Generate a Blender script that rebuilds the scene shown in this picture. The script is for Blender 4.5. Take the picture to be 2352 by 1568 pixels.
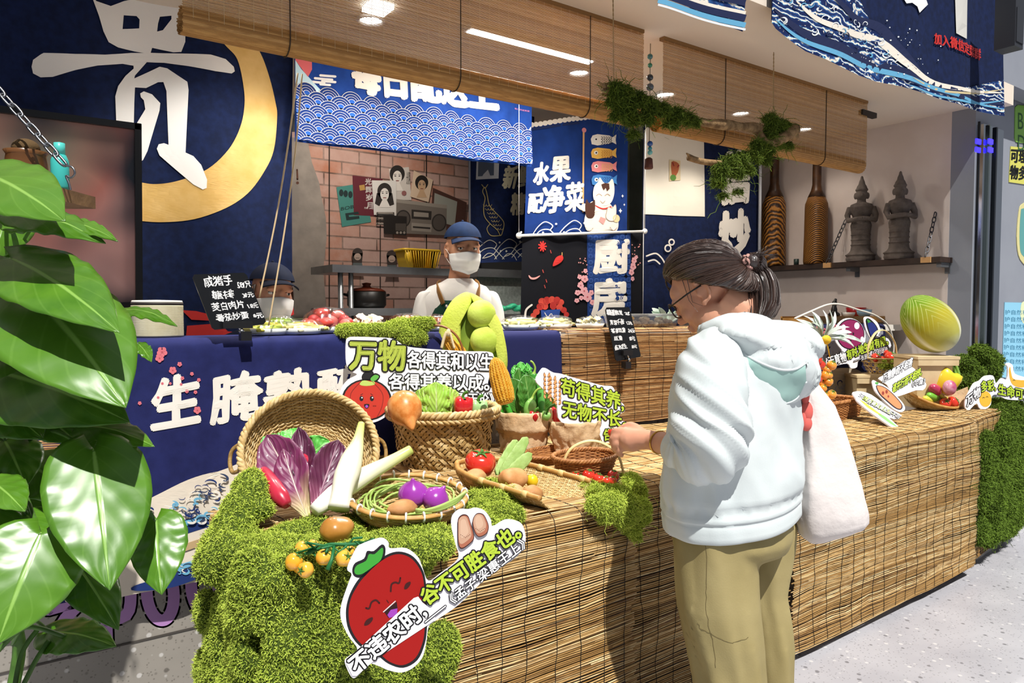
import bpy, bmesh, math, random
import numpy as np
from mathutils import Vector, Matrix, noise
from mathutils.geometry import tessellate_polygon
for o in list(bpy.data.objects): bpy.data.objects.remove(o)
SC = bpy.context.scene; COL = SC.collection
PI = math.pi; V = Vector
R = random.Random(7); NR = np.random.RandomState(5)
FPX = 1650.0; CAMH = 1.33; YAW = math.radians(54.7); PITCH = math.radians(2.46)
CAM = V((0, 0, CAMH))
RT = V((math.sin(YAW), -math.cos(YAW), 0)); FH = V((math.cos(YAW), math.sin(YAW), 0))
FW = FH*math.cos(PITCH) + V((0, 0, -math.sin(PITCH))); UP = RT.cross(FW)
cd = bpy.data.cameras.new('camera'); cam = bpy.data.objects.new('camera', cd); COL.objects.link(cam)
cd.sensor_width = 36; cd.lens = FPX/2352*36; cd.clip_start = .02
cam.matrix_world = Matrix((( RT.x, UP.x, -FW.x, 0), (RT.y, UP.y, -FW.y, 0), (RT.z, UP.z, -FW.z, CAMH), (0, 0, 0, 1)))
SC.camera = cam
vs = SC.view_settings; vs.view_transform = 'Standard'; vs.look = 'None'; vs.gamma = 1; vs.use_curve_mapping = False
vs.exposure = 0.0
w = bpy.data.worlds.new('world'); SC.world = w; w.use_nodes = True
w.node_tree.nodes['Background'].inputs[0].default_value = (.80, .87, 1, 1)
w.node_tree.nodes['Background'].inputs[1].default_value = .28
def aim(o, p, t):
    o.location = p; o.rotation_euler = (V(t)-V(p)).to_track_quat('-Z', 'Y').to_euler()
def spot(name, p, t, power, angle, col=(1, .97, .92), r=.03, blend=.3):
    l = bpy.data.lights.new(name, 'SPOT'); l.energy = power; l.spot_size = math.radians(angle); l.spot_blend = blend
    l.shadow_soft_size = r; l.color = col
    o = bpy.data.objects.new(name, l); COL.objects.link(o); aim(o, p, t); return o
def area(name, p, t, power, sx, sy, col=(1, 1, 1)):
    l = bpy.data.lights.new(name, 'AREA'); l.energy = power; l.shape = 'RECTANGLE'; l.size = sx; l.size_y = sy; l.color = col
    o = bpy.data.objects.new(name, l); COL.objects.link(o); aim(o, p, t); return o
sl = bpy.data.lights.new('skylight_sun', 'SUN'); sl.energy = 5.6; sl.angle = math.radians(.6); sl.color = (1, .97, .92)
so = bpy.data.objects.new('skylight_sun', sl); COL.objects.link(so)
SUND = V((.12, .50, -.86))
so.rotation_euler = SUND.to_track_quat('-Z', 'Y').to_euler()
def ray(px, py): return RT*((px-1176)/FPX) + UP*((784-py)/FPX) + FW
def atF(px, py, d): return CAM + ray(px, py)*d
def atP(px, py, p0, n):
    r = ray(px, py); n = V(n); return CAM + r*((V(p0)-CAM).dot(n)/r.dot(n))
def atZ(px, py, z): return atP(px, py, (0, 0, z), (0, 0, 1))
def atY(px, py, y): return atP(px, py, (0, y, 0), (0, 1, 0))
def atX(px, py, x): return atP(px, py, (x, 0, 0), (1, 0, 0))
def depth(p): return (V(p)-CAM).dot(FW)
def lin(c):
    if isinstance(c, str):
        c = [int(c[i:i+2], 16)/255 for i in (0, 2, 4)]
        c = [x/12.92 if x <= .04045 else ((x+.055)/1.055)**2.4 for x in c]
    return (c[0], c[1], c[2], 1)
MC = {}
class NT:
    def __init__(s, m): s.nt = m.node_tree; s.n = s.nt.nodes; s.b = s.n['Principled BSDF']
    def node(s, t, **k):
        x = s.n.new(t)
        for a, v in k.items(): setattr(x, a, v)
        return x
    def link(s, a, b): s.nt.links.new(a, b)
    def coord(s, obj=True):
        t = s.node('ShaderNodeTexCoord'); return t.outputs['Object' if obj else 'Generated']
    def attr(s, name='uvw'):
        a = s.node('ShaderNodeAttribute'); a.attribute_name = name; return a
    def sep(s, v):
        x = s.node('ShaderNodeSeparateXYZ'); s.link(v, x.inputs[0]); return x.outputs
    def math(s, op, a, b=None, c=None):
        x = s.node('ShaderNodeMath', operation=op)
        for i, q in enumerate((a, b, c)):
            if q is None: continue
            if isinstance(q, (int, float)): x.inputs[i].default_value = q
            else: s.link(q, x.inputs[i])
        return x.outputs[0]
    def scale(s, v, sc):
        x = s.node('ShaderNodeMapping'); s.link(v, x.inputs[0]); x.inputs['Scale'].default_value = sc; return x.outputs[0]
    def noise(s, v, sc, det=3, rough=.55, dist=0):
        x = s.node('ShaderNodeTexNoise'); s.link(v, x.inputs['Vector'])
        x.inputs['Scale'].default_value = sc; x.inputs['Detail'].default_value = det
        x.inputs['Roughness'].default_value = rough; x.inputs['Distortion'].default_value = dist
        return x.outputs[0]
    def ramp(s, f, stops, interp='LINEAR'):
        x = s.node('ShaderNodeValToRGB'); s.link(f, x.inputs[0]); e = x.color_ramp.elements; x.color_ramp.interpolation = interp
        while len(e) < len(stops): e.new(.5)
        for q, (p, c) in zip(e, stops): q.position = p; q.color = lin(c)
        return x.outputs[0]
    def mix(s, f, a, b, mode='MIX'):
        x = s.node('ShaderNodeMix', data_type='RGBA', blend_type=mode)
        if isinstance(f, (int, float)): x.inputs[0].default_value = f
        else: s.link(f, x.inputs[0])
        for i, q in ((6, a), (7, b)):
            if isinstance(q, (str, tuple, list)): x.inputs[i].default_value = lin(q)
            else: s.link(q, x.inputs[i])
        return x.outputs[2]
    def bump(s, h, st, dist=.01):
        x = s.node('ShaderNodeBump'); s.link(h, x.inputs['Height']); x.inputs['Strength'].default_value = st; x.inputs['Distance'].default_value = dist
        s.link(x.outputs[0], s.b.inputs['Normal'])
    def base(s, c): s.link(c, s.b.inputs['Base Color'])
def newmat(name, col='808080', rough=.6, spec=.4, metal=0, coat=0, trans=0, emit=0, sss=0, ior=None):
    m = bpy.data.materials.new(name); m.use_nodes = True; t = NT(m); b = t.b
    b.inputs['Base Color'].default_value = lin(col); b.inputs['Roughness'].default_value = rough
    b.inputs['Specular IOR Level'].default_value = spec; b.inputs['Metallic'].default_value = metal
    b.inputs['Coat Weight'].default_value = coat; b.inputs['Coat Roughness'].default_value = .08
    b.inputs['Transmission Weight'].default_value = trans
    if ior: b.inputs['IOR'].default_value = ior
    if sss: b.inputs['Subsurface Weight'].default_value = sss; b.inputs['Subsurface Radius'].default_value = (.02, .008, .004); b.inputs['Subsurface Scale'].default_value = .5
    if emit: b.inputs['Emission Color'].default_value = lin(col); b.inputs['Emission Strength'].default_value = emit
    return m, t
def M(col, rough=.6, spec=.4, var=None, vs=20., bump=0, bs=60., name=None, rnd=None, **k):
    """procedural material: base colour, optional noise variation toward `var`, bump, and per-piece random tint `rnd` (uvw.z)"""
    key = (col, rough, spec, var, vs, bump, bs, rnd, tuple(sorted(k.items())))
    if key in MC: return MC[key]
    m, t = newmat(name or 'mat_'+str(col), col, rough, spec, **k); c = None
    if var or bump: co = t.coord()
    if var: c = t.mix(t.ramp(t.noise(co, vs, 4), [(.35, '000000'), (.65, 'ffffff')]), col, var)
    if rnd:
        z = t.sep(t.attr().outputs['Vector'])[2]
        c = t.mix(z, c if c else col, rnd)
    if c: t.base(c)
    if bump: t.bump(t.noise(co, bs, 4), bump)
    MC[key] = m; return m
class MB:
    def __init__(s): s.v = []; s.f = []; s.m = []; s.s = []; s.a = []; s.n = 0; s.hasa = False
    def add(s, v, f, mat=0, smooth=True, a=None):
        o = s.n; v = [tuple(p) for p in v]; s.v += v; s.n += len(v)
        if a is None: s.a += [(0, 0, 0)]*len(v)
        else:
            s.hasa = True
            s.a += [tuple(a)]*len(v) if not hasattr(a[0], '__len__') else [tuple(q) for q in a]
        s.f += [tuple(i+o for i in q) for q in f]; s.m += [mat]*len(f) if isinstance(mat, int) else list(mat); s.s += [smooth]*len(f); return s
    def box(s, c, d, mat=0, M_=None, a=None, bev=0):
        x, y, z = d[0]/2, d[1]/2, d[2]/2
        P = [V((i*x, j*y, k*z)) for k in (-1, 1) for j in (-1, 1) for i in (-1, 1)]
        P = [((M_ @ p) if M_ else p) + V(c) for p in P]
        return s.add(P, [(0, 2, 3, 1), (4, 5, 7, 6), (0, 1, 5, 4), (1, 3, 7, 5), (3, 2, 6, 7), (2, 0, 4, 6)], mat, False, a)
    def tube(s, path, r, n=8, mat=0, caps=True, a=None, flat=1., closed=False, up=None):
        P = [V(p) for p in path]; k = len(P); r = [r]*k if isinstance(r, (int, float)) else r
        vs = []; av = []; nrm = None
        for i, p in enumerate(P):
            if closed: d = P[(i+1) % k]-P[i-1]
            else: d = P[min(i+1, k-1)]-P[max(i-1, 0)]
            if d.length < 1e-9: d = V((0, 0, 1))
            d.normalize()
            if nrm is None:
                q = V(up) if up else (V((0, 0, 1)) if abs(d.z) < .9 else V((1, 0, 0)))
                nrm = q
            nrm = nrm - d*nrm.dot(d)
            if nrm.length < 1e-6: nrm = d.orthogonal()
            nrm.normalize(); b = d.cross(nrm)
            for j in range(n):
                t = 2*PI*j/n; vs.append(p + nrm*(math.cos(t)*r[i]*flat) + b*(math.sin(t)*r[i]))
                av.append((j/n, i/max(k-1, 1), a or 0))
        f = []; kk = k if closed else k-1
        for i in range(kk):
            for j in range(n):
                i2 = (i+1) % k; f.append((i*n+j, i*n+(j+1) % n, i2*n+(j+1) % n, i2*n+j))
        if caps and not closed: f.append(tuple(range(n-1, -1, -1))); f.append(tuple((k-1)*n+j for j in range(n)))
        return s.add(vs, f, mat, n > 4, av)
    def loft(s, rings, mat=0, caps=True, a=None, smooth=True, closed=True):
        n = len(rings[0]); vs = [p for r in rings for p in r]; f = []; k = len(rings)
        av = [(j/n, i/max(1, k-1), a or 0) for i in range(k) for j in range(n)]
        for i in range(k-1):
            for j in range(n if closed else n-1): f.append((i*n+j, i*n+(j+1) % n, (i+1)*n+(j+1) % n, (i+1)*n+j))
        if caps and closed:
            f.append(tuple(range(n-1, -1, -1)))
            if caps != 'bot': f.append(tuple((k-1)*n+j for j in range(n)))
        return s.add(vs, f, mat, smooth, av)
    def lathe(s, prof, n=24, mat=0, T=None, a=None, caps=True, sx=1., sy=1., fn=None):
        rings = []
        for r, z in prof:
            ring = []
            for j in range(n):
                t = 2*PI*j/n; rr, zz = (r, z) if fn is None else fn(r, z, t)
                p = V((math.cos(t)*rr*sx, math.sin(t)*rr*sy, zz)); ring.append(T @ p if T else p)
            rings.append(ring)
        return s.loft(rings, mat, caps, a)
    def ball(s, c, r, mat=0, T=None, nu=20, nv=12, fn=None, a=None):
        r = (r, r, r) if isinstance(r, (int, float)) else r
        vs = []; f = []; av = []
        for i in range(nv+1):
            ph = PI*i/nv
            for j in range(nu):
                t = 2*PI*j/nu; p = V((math.sin(ph)*math.cos(t), math.sin(ph)*math.sin(t), math.cos(ph)))
                if fn: p = fn(p, t, ph)
                p = V((p.x*r[0], p.y*r[1], p.z*r[2]))
                vs.append((T @ p if T else p)+V(c)); av.append((j/nu, i/nv, a or 0))
        for i in range(nv):
            for j in range(nu): f.append((i*nu+j, (i+1)*nu+j, (i+1)*nu+(j+1) % nu, i*nu+(j+1) % nu))
        return s.add(vs, f, mat, True, av)
    def grid(s, fn, nu, nv, mat=0, a=0, smooth=True, thick=0):
        vs = []; av = []
        for i in range(nu+1):
            for j in range(nv+1):
                vs.append(fn(i/nu, j/nv)); av.append((i/nu, j/nv, a))
        f = [(i*(nv+1)+j, (i+1)*(nv+1)+j, (i+1)*(nv+1)+j+1, i*(nv+1)+j+1) for i in range(nu) for j in range(nv)]
        return s.add(vs, f, mat, smooth, av)
    def prism(s, poly, d, mat=0, side=None, smooth=False):
        """poly: list of 3d points (planar), extruded by vector d"""
        n = len(poly); P = [V(p) for p in poly]; tr = tessellate_polygon([P]); o = [p+V(d) for p in P]
        f = [tuple(t) for t in tr]+[tuple(n+i for i in reversed(t)) for t in tr]
        s.add(P+o, f, mat, False)
        s.add(P+o, [(i, (i+1) % n, n+(i+1) % n, n+i) for i in range(n)], mat if side is None else side, smooth)
        return s
    def build(s, name, mats, parent=None, solid=0, sub=0, origin=None, recalc=True):
        me = bpy.data.meshes.new(name)
        vv = s.v
        if origin is not None: vv = [(p[0]-origin[0], p[1]-origin[1], p[2]-origin[2]) for p in vv]
        me.from_pydata(vv, [], s.f)
        if not isinstance(mats, (list, tuple)): mats = [mats]
        for m in mats: me.materials.append(m)
        me.polygons.foreach_set('material_index', s.m); me.polygons.foreach_set('use_smooth', s.s)
        if s.hasa:
            at = me.attributes.new('uvw', 'FLOAT_VECTOR', 'POINT'); at.data.foreach_set('vector', np.array(s.a, dtype=np.float32).ravel())
        if recalc:
            bm = bmesh.new(); bm.from_mesh(me); bmesh.ops.recalc_face_normals(bm, faces=bm.faces); bm.to_mesh(me); bm.free()
        me.update()
        o = bpy.data.objects.new(name, me); COL.objects.link(o)
        if parent: o.parent = parent
        if origin is not None: o.location = origin
        if solid:
            md = o.modifiers.new('s', 'SOLIDIFY'); md.thickness = solid; md.offset = 0
        if sub:
            md = o.modifiers.new('u', 'SUBSURF'); md.levels = sub; md.render_levels = sub
        return o
def tag(o, label=None, cat=None, group=None, kind=None):
    if label: o['label'] = label
    if cat: o['category'] = cat
    if group: o['group'] = group
    if kind: o['kind'] = kind
    return o
def thing(name, label, cat, loc=(0, 0, 0), group=None):
    o = bpy.data.objects.new(name, None); COL.objects.link(o); o.location = loc; o.empty_display_size = .05
    return tag(o, label, cat, group)
def struct(o): o['kind'] = 'structure'; return o
def dup(root, loc, rot=None, sc=None, label=None):
    r = root.copy(); COL.objects.link(r); r.location = loc
    if rot is not None: r.rotation_euler = rot
    if sc is not None: r.scale = (sc, sc, sc) if isinstance(sc, (int, float)) else sc
    if label: r['label'] = label
    for ch in list(root.children):
        c = ch.copy(); COL.objects.link(c); c.parent = r
        for g in list(ch.children):
            d = g.copy(); COL.objects.link(d); d.parent = c
    return r
def remesh(mb, name, mats, vox=.006, smooth=6, parent=None, fac=.5):
    """fuse all shapes of a builder into one continuous surface"""
    t = mb.build('tmp', mats)
    md = t.modifiers.new('r', 'REMESH'); md.mode = 'VOXEL'; md.voxel_size = vox; md.use_smooth_shade = True
    if smooth: q = t.modifiers.new('s', 'SMOOTH'); q.iterations = smooth; q.factor = fac
    bpy.context.view_layer.update()
    dg = bpy.context.evaluated_depsgraph_get(); me = bpy.data.meshes.new_from_object(t.evaluated_get(dg)); me.name = name
    bpy.data.objects.remove(t)
    me.polygons.foreach_set('use_smooth', [True]*len(me.polygons))
    o = bpy.data.objects.new(name, me); COL.objects.link(o)
    if parent: o.parent = parent
    return o
def smooth_poly(pts, k=6, closed=True):
    P = [V((p[0], p[1])) if len(p) == 2 else V(p) for p in pts]; n = len(P); out = []
    for i in range(n if closed else n-1):
        if closed: p0, p1, p2, p3 = P[i-1], P[i], P[(i+1) % n], P[(i+2) % n]
        else: p0, p1, p2, p3 = P[max(i-1, 0)], P[i], P[i+1], P[min(i+2, n-1)]
        for j in range(k):
            t = j/k
            out.append(.5*((2*p1)+(p2-p0)*t+(2*p0-5*p1+4*p2-p3)*t*t+(3*p1-p0-3*p2+p3)*t**3))
    if not closed: out.append(P[-1])
    return out
def lerp(a, b, t): return a+(b-a)*t
def interp(x, xs, ys): return float(np.interp(x, xs, ys))
GL = {}
def glyphs(sx, res=3):
    if sx in GL: return GL[sx]
    c = bpy.data.curves.new('t', 'FONT'); c.body = sx; c.resolution_u = res
    o = bpy.data.objects.new('t', c); COL.objects.link(o); bpy.context.view_layer.update()
    me = bpy.data.meshes.new_from_object(o.evaluated_get(bpy.context.evaluated_depsgraph_get()))
    vs = [(v.co.x, v.co.y) for v in me.vertices]; fs = [tuple(p.vertices) for p in me.polygons]
    bpy.data.objects.remove(o); bpy.data.meshes.remove(me); bpy.data.curves.remove(c)
    GL[sx] = (vs, fs); return GL[sx]
class Flat:
    """a flat printed thing: shapes drawn on a plane in the scene; the plane and thickness are real"""
    def __init__(s, p0, n, disp=None, eps=.0006, sub=0):
        s.p0 = V(p0); s.n = V(n).normalized()
        if s.n.dot(CAM-s.p0) < 0: s.n = -s.n
        s.disp = disp; s.mb = MB(); s.mats = []; s.L = 0; s.eps = eps; s.sub = sub
    def mi(s, m):
        if m not in s.mats: s.mats.append(m)
        return s.mats.index(m)
    def P(s, x, y, off=0):
        p = atP(x, y, s.p0, s.n)
        if s.disp: p = p + s.n*s.disp(p)
        return p + s.n*off
    def put(s, pts, faces, m, layer):
        if s.sub:
            for _ in range(5):
                mid = {}; nf = []; ch = False; pts = list(pts)
                tri = []
                for f in faces:
                    for i in range(1, len(f)-1): tri.append((f[0], f[i], f[i+1]))
                def mp(a, b):
                    k = (min(a, b), max(a, b))
                    if k not in mid: mid[k] = len(pts); pts.append(((pts[a][0]+pts[b][0])/2, (pts[a][1]+pts[b][1])/2))
                    return mid[k]
                for t in tri:
                    e = [(math.dist(pts[t[i]], pts[t[(i+1) % 3]]), i) for i in range(3)]; L, i = max(e)
                    if L > s.sub:
                        ch = True; a, b, c = t[i], t[(i+1) % 3], t[(i+2) % 3]
                        lab = math.dist(pts[b], pts[c]) > s.sub; lca = math.dist(pts[c], pts[a]) > s.sub
                        m1 = mp(a, b)
                        if lab and lca:
                            m2, m3 = mp(b, c), mp(c, a); nf += [(a, m1, m3), (m1, b, m2), (m1, m2, m3), (m3, m2, c)]
                        elif lab: m2 = mp(b, c); nf += [(a, m1, c), (m1, b, m2), (m1, m2, c)]
                        elif lca: m3 = mp(c, a); nf += [(a, m1, m3), (m3, m1, c), (m1, b, c)]
                        else: nf += [(a, m1, c), (m1, b, c)]
                    else: nf.append(t)
                faces = nf
                if not ch: break
        s.mb.add([s.P(x, y, layer*s.eps) for x, y in pts], faces, s.mi(m), False)
    def up(s, k=1): s.L += k; return s
    def poly(s, pts, m, layer=None, holes=(), smooth=0):
        if smooth: pts = smooth_poly(pts, smooth)
        loops = [[V((p[0], p[1], 0)) for p in pts]]+[[V((p[0], p[1], 0)) for p in h] for h in holes]
        fl = [(p.x, p.y) for l in loops for p in l]
        s.put(fl, [tuple(t) for t in tessellate_polygon(loops)], m, s.L if layer is None else layer); return s
    def circle(s, x, y, r, m, layer=None, ry=None, n=28, rot=0, t0=0, t1=2*PI):
        ry = ry or r; pts = []
        for i in range(n+1 if t1-t0 < 6.28 else n):
            t = t0+(t1-t0)*i/n; a, b = math.cos(t)*r, math.sin(t)*ry
            pts.append((x+a*math.cos(rot)-b*math.sin(rot), y+a*math.sin(rot)+b*math.cos(rot)))
        return s.poly(pts, m, layer)
    def line(s, pts, w, m, layer=None, k=6, taper=False, closed=False, caps=True):
        if k: pts = smooth_poly(pts, k, closed)
        pts = [V((p[0], p[1])) for p in pts]; n = len(pts); A = []; B = []
        for i, p in enumerate(pts):
            d = (pts[(i+1) % n]-pts[i-1]) if closed else (pts[min(i+1, n-1)]-pts[max(i-1, 0)])
            if d.length < 1e-6: d = V((1, 0))
            d.normalize(); q = V((-d.y, d.x))
            ww = w/2 if not taper else w/2*max(.12, math.sin(PI*min(1, max(0, (i+.3)/(n-.4))))**.6)
            A.append(p+q*ww); B.append(p-q*ww)
        f = [(i, (i+1) % n, n+(i+1) % n, n+i) for i in range(n if closed else n-1)]
        L = s.L if layer is None else layer
        s.put([(p.x, p.y) for p in A+B], f, m, L)
        if caps and not closed and not taper:
            for e in (pts[0], pts[-1]): s.circle(e.x, e.y, w/2, m, L, n=10)
        return s
    def text(s, t, bl, br, up, m, out=None, ow=0, bold=0, layer=None, jit=0, skewx=0, asp=1):
        """text between baseline ends bl, br (px); up = px vector of the letter height"""
        vs, fs = glyphs(t); L = s.L if layer is None else layer
        x1 = max(v[0] for v in vs); x0 = min(v[0] for v in vs); y0, y1 = -.09, .85
        if all(ord(c) < 256 for c in t): y0, y1 = 0, .73
        bl = V(bl); br = V(br); up = V(up)
        def place(dx, dy, mat, LL):
            pts = []
            for x, y in vs:
                p = bl+(br-bl)*((x-x0)/(x1-x0))+up*((y-y0)/(y1-y0))
                if jit: p = p+V((noise.noise(V((p.x*.11, p.y*.11, 3))), noise.noise(V((p.x*.11, p.y*.11, 9)))))*jit
                pts.append((p.x+dx, p.y+dy))
            s.put(pts, fs, mat, LL)
        if out is not None:
            for i in range(10): place(math.cos(i*PI/5)*(ow+bold), math.sin(i*PI/5)*(ow+bold), out, L)
            L += 1
        if bold:
            for i in range(8): place(math.cos(i*PI/4)*bold*asp, math.sin(i*PI/4)*bold, m, L+.12*(i % 2))
            if bold > 5:
                for i in range(6): place(math.cos(i*PI/3)*bold*.5*asp, math.sin(i*PI/3)*bold*.5, m, L+.2)
        place(0, 0, m, L+.25); s.L = max(s.L, L)
        return s
    def board(s, pts, m, thick=.006, smooth=0, side=None):
        if smooth: pts = smooth_poly(pts, smooth)
        P = [s.P(p[0], p[1], -thick) for p in pts]; s.mb.prism(P, s.n*thick, s.mi(m), s.mi(side or m)); s.L += 1; return s
    def sheet(s, pts4, m, nx=30, ny=10):
        """cloth through 4 px corners tl,tr,br,bl"""
        tl, tr, br, bl = [V(p) for p in pts4]
        def fn(u, v):
            p = (tl*(1-u)+tr*u)*(1-v)+(bl*(1-u)+br*u)*v; return s.P(p.x, p.y, -.001)
        s.mb.grid(fn, nx, ny, s.mi(m)); s.L += 1; return s
    def build(s, name, label=None, cat='sign', parent=None, group=None):
        o = s.mb.build(name, s.mats, parent, recalc=False)
        if label: tag(o, label, cat, group)
        return o
ZA, ZB, ZC = .785, .775, 1.235        # low tables, back counter
YA, YB, YC = 1.47, 1.57, 2.47
XW, ZCE = 5.03, 2.61                  # end wall, soffit
def terrazzo(name, c0, c1, c2, rough=.35):
    m, t = newmat(name, c0, rough, .4); co = t.coord()
    v = t.node('ShaderNodeTexVoronoi'); t.link(co, v.inputs['Vector']); v.inputs['Scale'].default_value = 26
    k = t.ramp(v.outputs['Distance'], [(.16, 'ffffff'), (.24, '000000')])
    pick = t.ramp(t.sep(v.outputs['Color'])[0], [(.45, '000000'), (.5, 'ffffff')], 'CONSTANT')
    v2 = t.node('ShaderNodeTexVoronoi'); t.link(co, v2.inputs['Vector']); v2.inputs['Scale'].default_value = 75
    k2 = t.ramp(v2.outputs['Distance'], [(.14, 'ffffff'), (.26, '000000')])
    b = t.mix(t.ramp(t.noise(co, 3.5, 3), [(.3, '000000'), (.7, 'ffffff')]), c0, c1)
    b = t.mix(t.math('MULTIPLY', k2, .6), b, c2)
    b = t.mix(t.math('MULTIPLY', t.math('MULTIPLY', k, pick), .8), b, c2); b = t.mix(t.math('MULTIPLY', t.math('MULTIPLY', k, t.math('SUBTRACT', 1, pick)), .5), b, 'e4e2df')
    t.base(b); return m
FLOORM = terrazzo('floor_terrazzo', 'a9a8ae', 'b9b8bd', '6f6e72', .3)
PANELM = terrazzo('stone_panel', '8d8880', '9c968d', '5f5a53', .5)
WHITEW = M('d9cdc6', .85, .2, var='cfc2ba', vs=3, bump=.04, bs=90, name='wall_paint')
GREYW = M('8f939c', .8, .25, var='868a94', vs=2, name='grey_paint')
SOFF = M('e3d6c6', .8, .2, name='soffit_paint')
DARK = M('15161a', .6, .3, name='dark_void')
def wallbox(name, a, b, m):
    mb = MB(); mb.box([(a[i]+b[i])/2 for i in range(3)], [abs(b[i]-a[i]) for i in range(3)])
    return struct(mb.build(name, m))
wallbox('floor', (-4, -4, -.1), (9, 6, 0), FLOORM)
wallbox('ceiling', (-3, 1.90, ZCE), (XW+.15, 5.2, ZCE+.12), SOFF)
wallbox('trim_1', (-3, 1.90, ZCE+.12), (8, 2.02, 4.2), GREYW)                 # fascia above the soffit
wallbox('wall_back', (-3, 4.70, 0), (XW, 4.82, ZCE), M('4a4b4d', .8))
wallbox('wall_left', (-3.1, 1.9, 0), (-3, 4.8, ZCE), M('23252b', .8))
wallbox('wall_right', (XW, 2.19, 0), (XW+.15, 4.8, ZCE), WHITEW)
wallbox('wall_front', (XW+.001, 2.05, 0), (8.5, 2.19, 4.2), GREYW)
bc = thing('back_counter', 'long raised back counter with stone base behind the low display tables', 'counter', (1.5, YC+.3, 0))
def part(mb, name, mats, root, **k):
    o = mb.build(name, mats, None, **k); o.parent = root; o.matrix_parent_inverse = Matrix.Translation(root.location).inverted(); return o
def adopt(o, root):
    o.parent = root; o.matrix_parent_inverse = Matrix.Translation(root.location).inverted(); return o
x0, x1 = -1.2, XW-.03
mb = MB(); mb.box(((x0+x1)/2, YC+.185, ZC-.02), (x1-x0, .37, .04)); part(mb, 'worktop', M('d9d4cb', .5), bc)
mb = MB(); mb.box(((x0+x1)/2, YC+.2, .6), (x1-x0, .30, 1.19)); part(mb, 'base', PANELM, bc)
mb = MB(); mb.box(((x0+x1)/2, YC+.0485, .28), (x1-x0, .003, .006)); part(mb, 'seam', M('4a4540', .8), bc)
F = Flat((0, YC+.05, 0), (0, -1, 0), eps=.0008); blk = M('2a1020', .5); pnk = M('b487c0', .5)
el = lambda cx, cy, rx, ry: [(cx+rx*math.cos(k*PI/12)+ry*math.sin(k*PI/12)*.06, cy+ry*math.sin(k*PI/12)) for k in range(24)]
LS = [(el(368, 1362, 31, 62), True), (el(470, 1346, 31, 62), True), ([(246, 1470), (246, 1330), (292, 1322), (300, 1370), (290, 1412), (246, 1424)], False), ([(110, 1400), (180, 1384), (150, 1420), (120, 1470)], False)]
for pts, cl in LS: F.line(pts, 36, blk, F.L, 4 if cl else 3, False, cl); F.line(pts, 27, pnk, F.L+1, 4 if cl else 3, False, cl)
o = F.build('lettering'); adopt(o, bc)
LAMP = M('fff6ea', .5, emit=14, name='lamp_glow'); CHROME = M('c9c9c9', .25, metal=1, name='chrome')
for i, x in enumerate((1.35, 2.55, 3.22, 3.92, 4.62)):
    t = thing('ceiling_downlight', 'round recessed downlight in the soffit, %s' % ('above the fresh fruit banner', 'behind the hanging moss branch', 'beside the gap between the two blinds', 'seen through the narrow blind above the forked branch', 'seen through the far end of the narrow blind')[i], 'light', (x, 2.98, ZCE), 'recessed downlights in the soffit')
    mb = MB(); mb.lathe([(.062, -.001), (.062, -.012), (.052, -.014), (.05, -.002)], 28, T=Matrix.Translation(t.location)); part(mb, 'trim_ring', M('efefef', .4), t)
    mb = MB(); mb.lathe([(.05, -.004), (.03, -.008), (.001, -.009)], 28, T=Matrix.Translation(t.location)); part(mb, 'bulb', LAMP, t)
    spot('downlight_beam', (x, 2.98, ZCE-.03), (x, 3.05, 0), 7 if x > 4.5 else 27, 125, (1, .90, .78), .04, .5)
t = thing('strip_light', 'long bright strip light on the soffit seen through the wide blind', 'light', (2.1, 2.79, ZCE))
mb = MB(); mb.box((2.1, 2.79, ZCE-.012), (.74, .06, .024)); part(mb, 'housing', M('eeeeee', .4), t)
mb = MB(); mb.box((2.1, 2.79, ZCE-.027), (.72, .045, .006)); part(mb, 'diffuser', M('fffaf2', .5, emit=14), t)
area('strip_beam', (2.1, 2.79, ZCE-.04), (2.1, 2.79, 0), 34, .72, .05, (1, .95, .88))
t = thing('panel_light', 'square white panel light seen through the blind near its top', 'light', tuple(atZ(868, 12, ZCE)))
c = t.location
mb = MB(); mb.box((c.x, c.y, ZCE-.012), (.1, .1, .02)); part(mb, 'diffuser', LAMP, t)
spot('panel_beam', (.75, 2.72, ZCE-.04), (.9, 3.0, 1.3), 34, 120, (1, .94, .86), .05, .5)
CH2 = M('b9bdc2', .12, metal=1, name='mirror_steel')
P1, P2 = atY(2238, 500, 2.05), atY(2284, 500, 2.05)
mb = MB(); mb.box(((P1.x+P2.x)/2, 2.03, 1.25), (P2.x-P1.x, .04, 2.5)); o = mb.build('mirror_column', CH2); struct(o)
for px in (2242, 2265, 2281):
    a = atY(px, 500, 2.008); mb = MB(); mb.box((a.x, 2.004, 1.25), (.012 if px == 2242 else .02, .012, 2.5)); struct(mb.build('column_edge', M('22262c', .3, metal=.6) if px != 2265 else M('9aa39c', .2, metal=1)))
blue = M('2a22ff', .4, emit=4)  # glowing boxes stand for blue LED reflections in the mirror steel
for (px, py) in ((2247, 325), (2275, 325), (2246, 344), (2275, 344)):
    a = atY(px, py, 1.995); mb = MB(); mb.box(tuple(a), (.06, .01, .03)); tag(mb.build('blue_reflection', blue), 'small %s glowing blue reflection %s the polished column' % ('upper' if py < 335 else 'lower', 'on the near edge of' if px < 2260 else 'on the far edge of'), 'light')
def sticker(pts, draw, label, col, smooth=0):
    F = Flat((0, 2.045, 0), (0, -1, 0)); F.board(pts, M(col, .5), .004, smooth); draw(F); return F.build('wall_sticker', label, 'sign')
bk = M('1b1d1b', .6)
def d1(F):
    F.text('BIO', (2338, 296), (2378, 300), (0, -40), M('2c5a2a', .6)); F.text('DIV', (2338, 345), (2378, 349), (0, -38), M('2c5a2a', .6))
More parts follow.
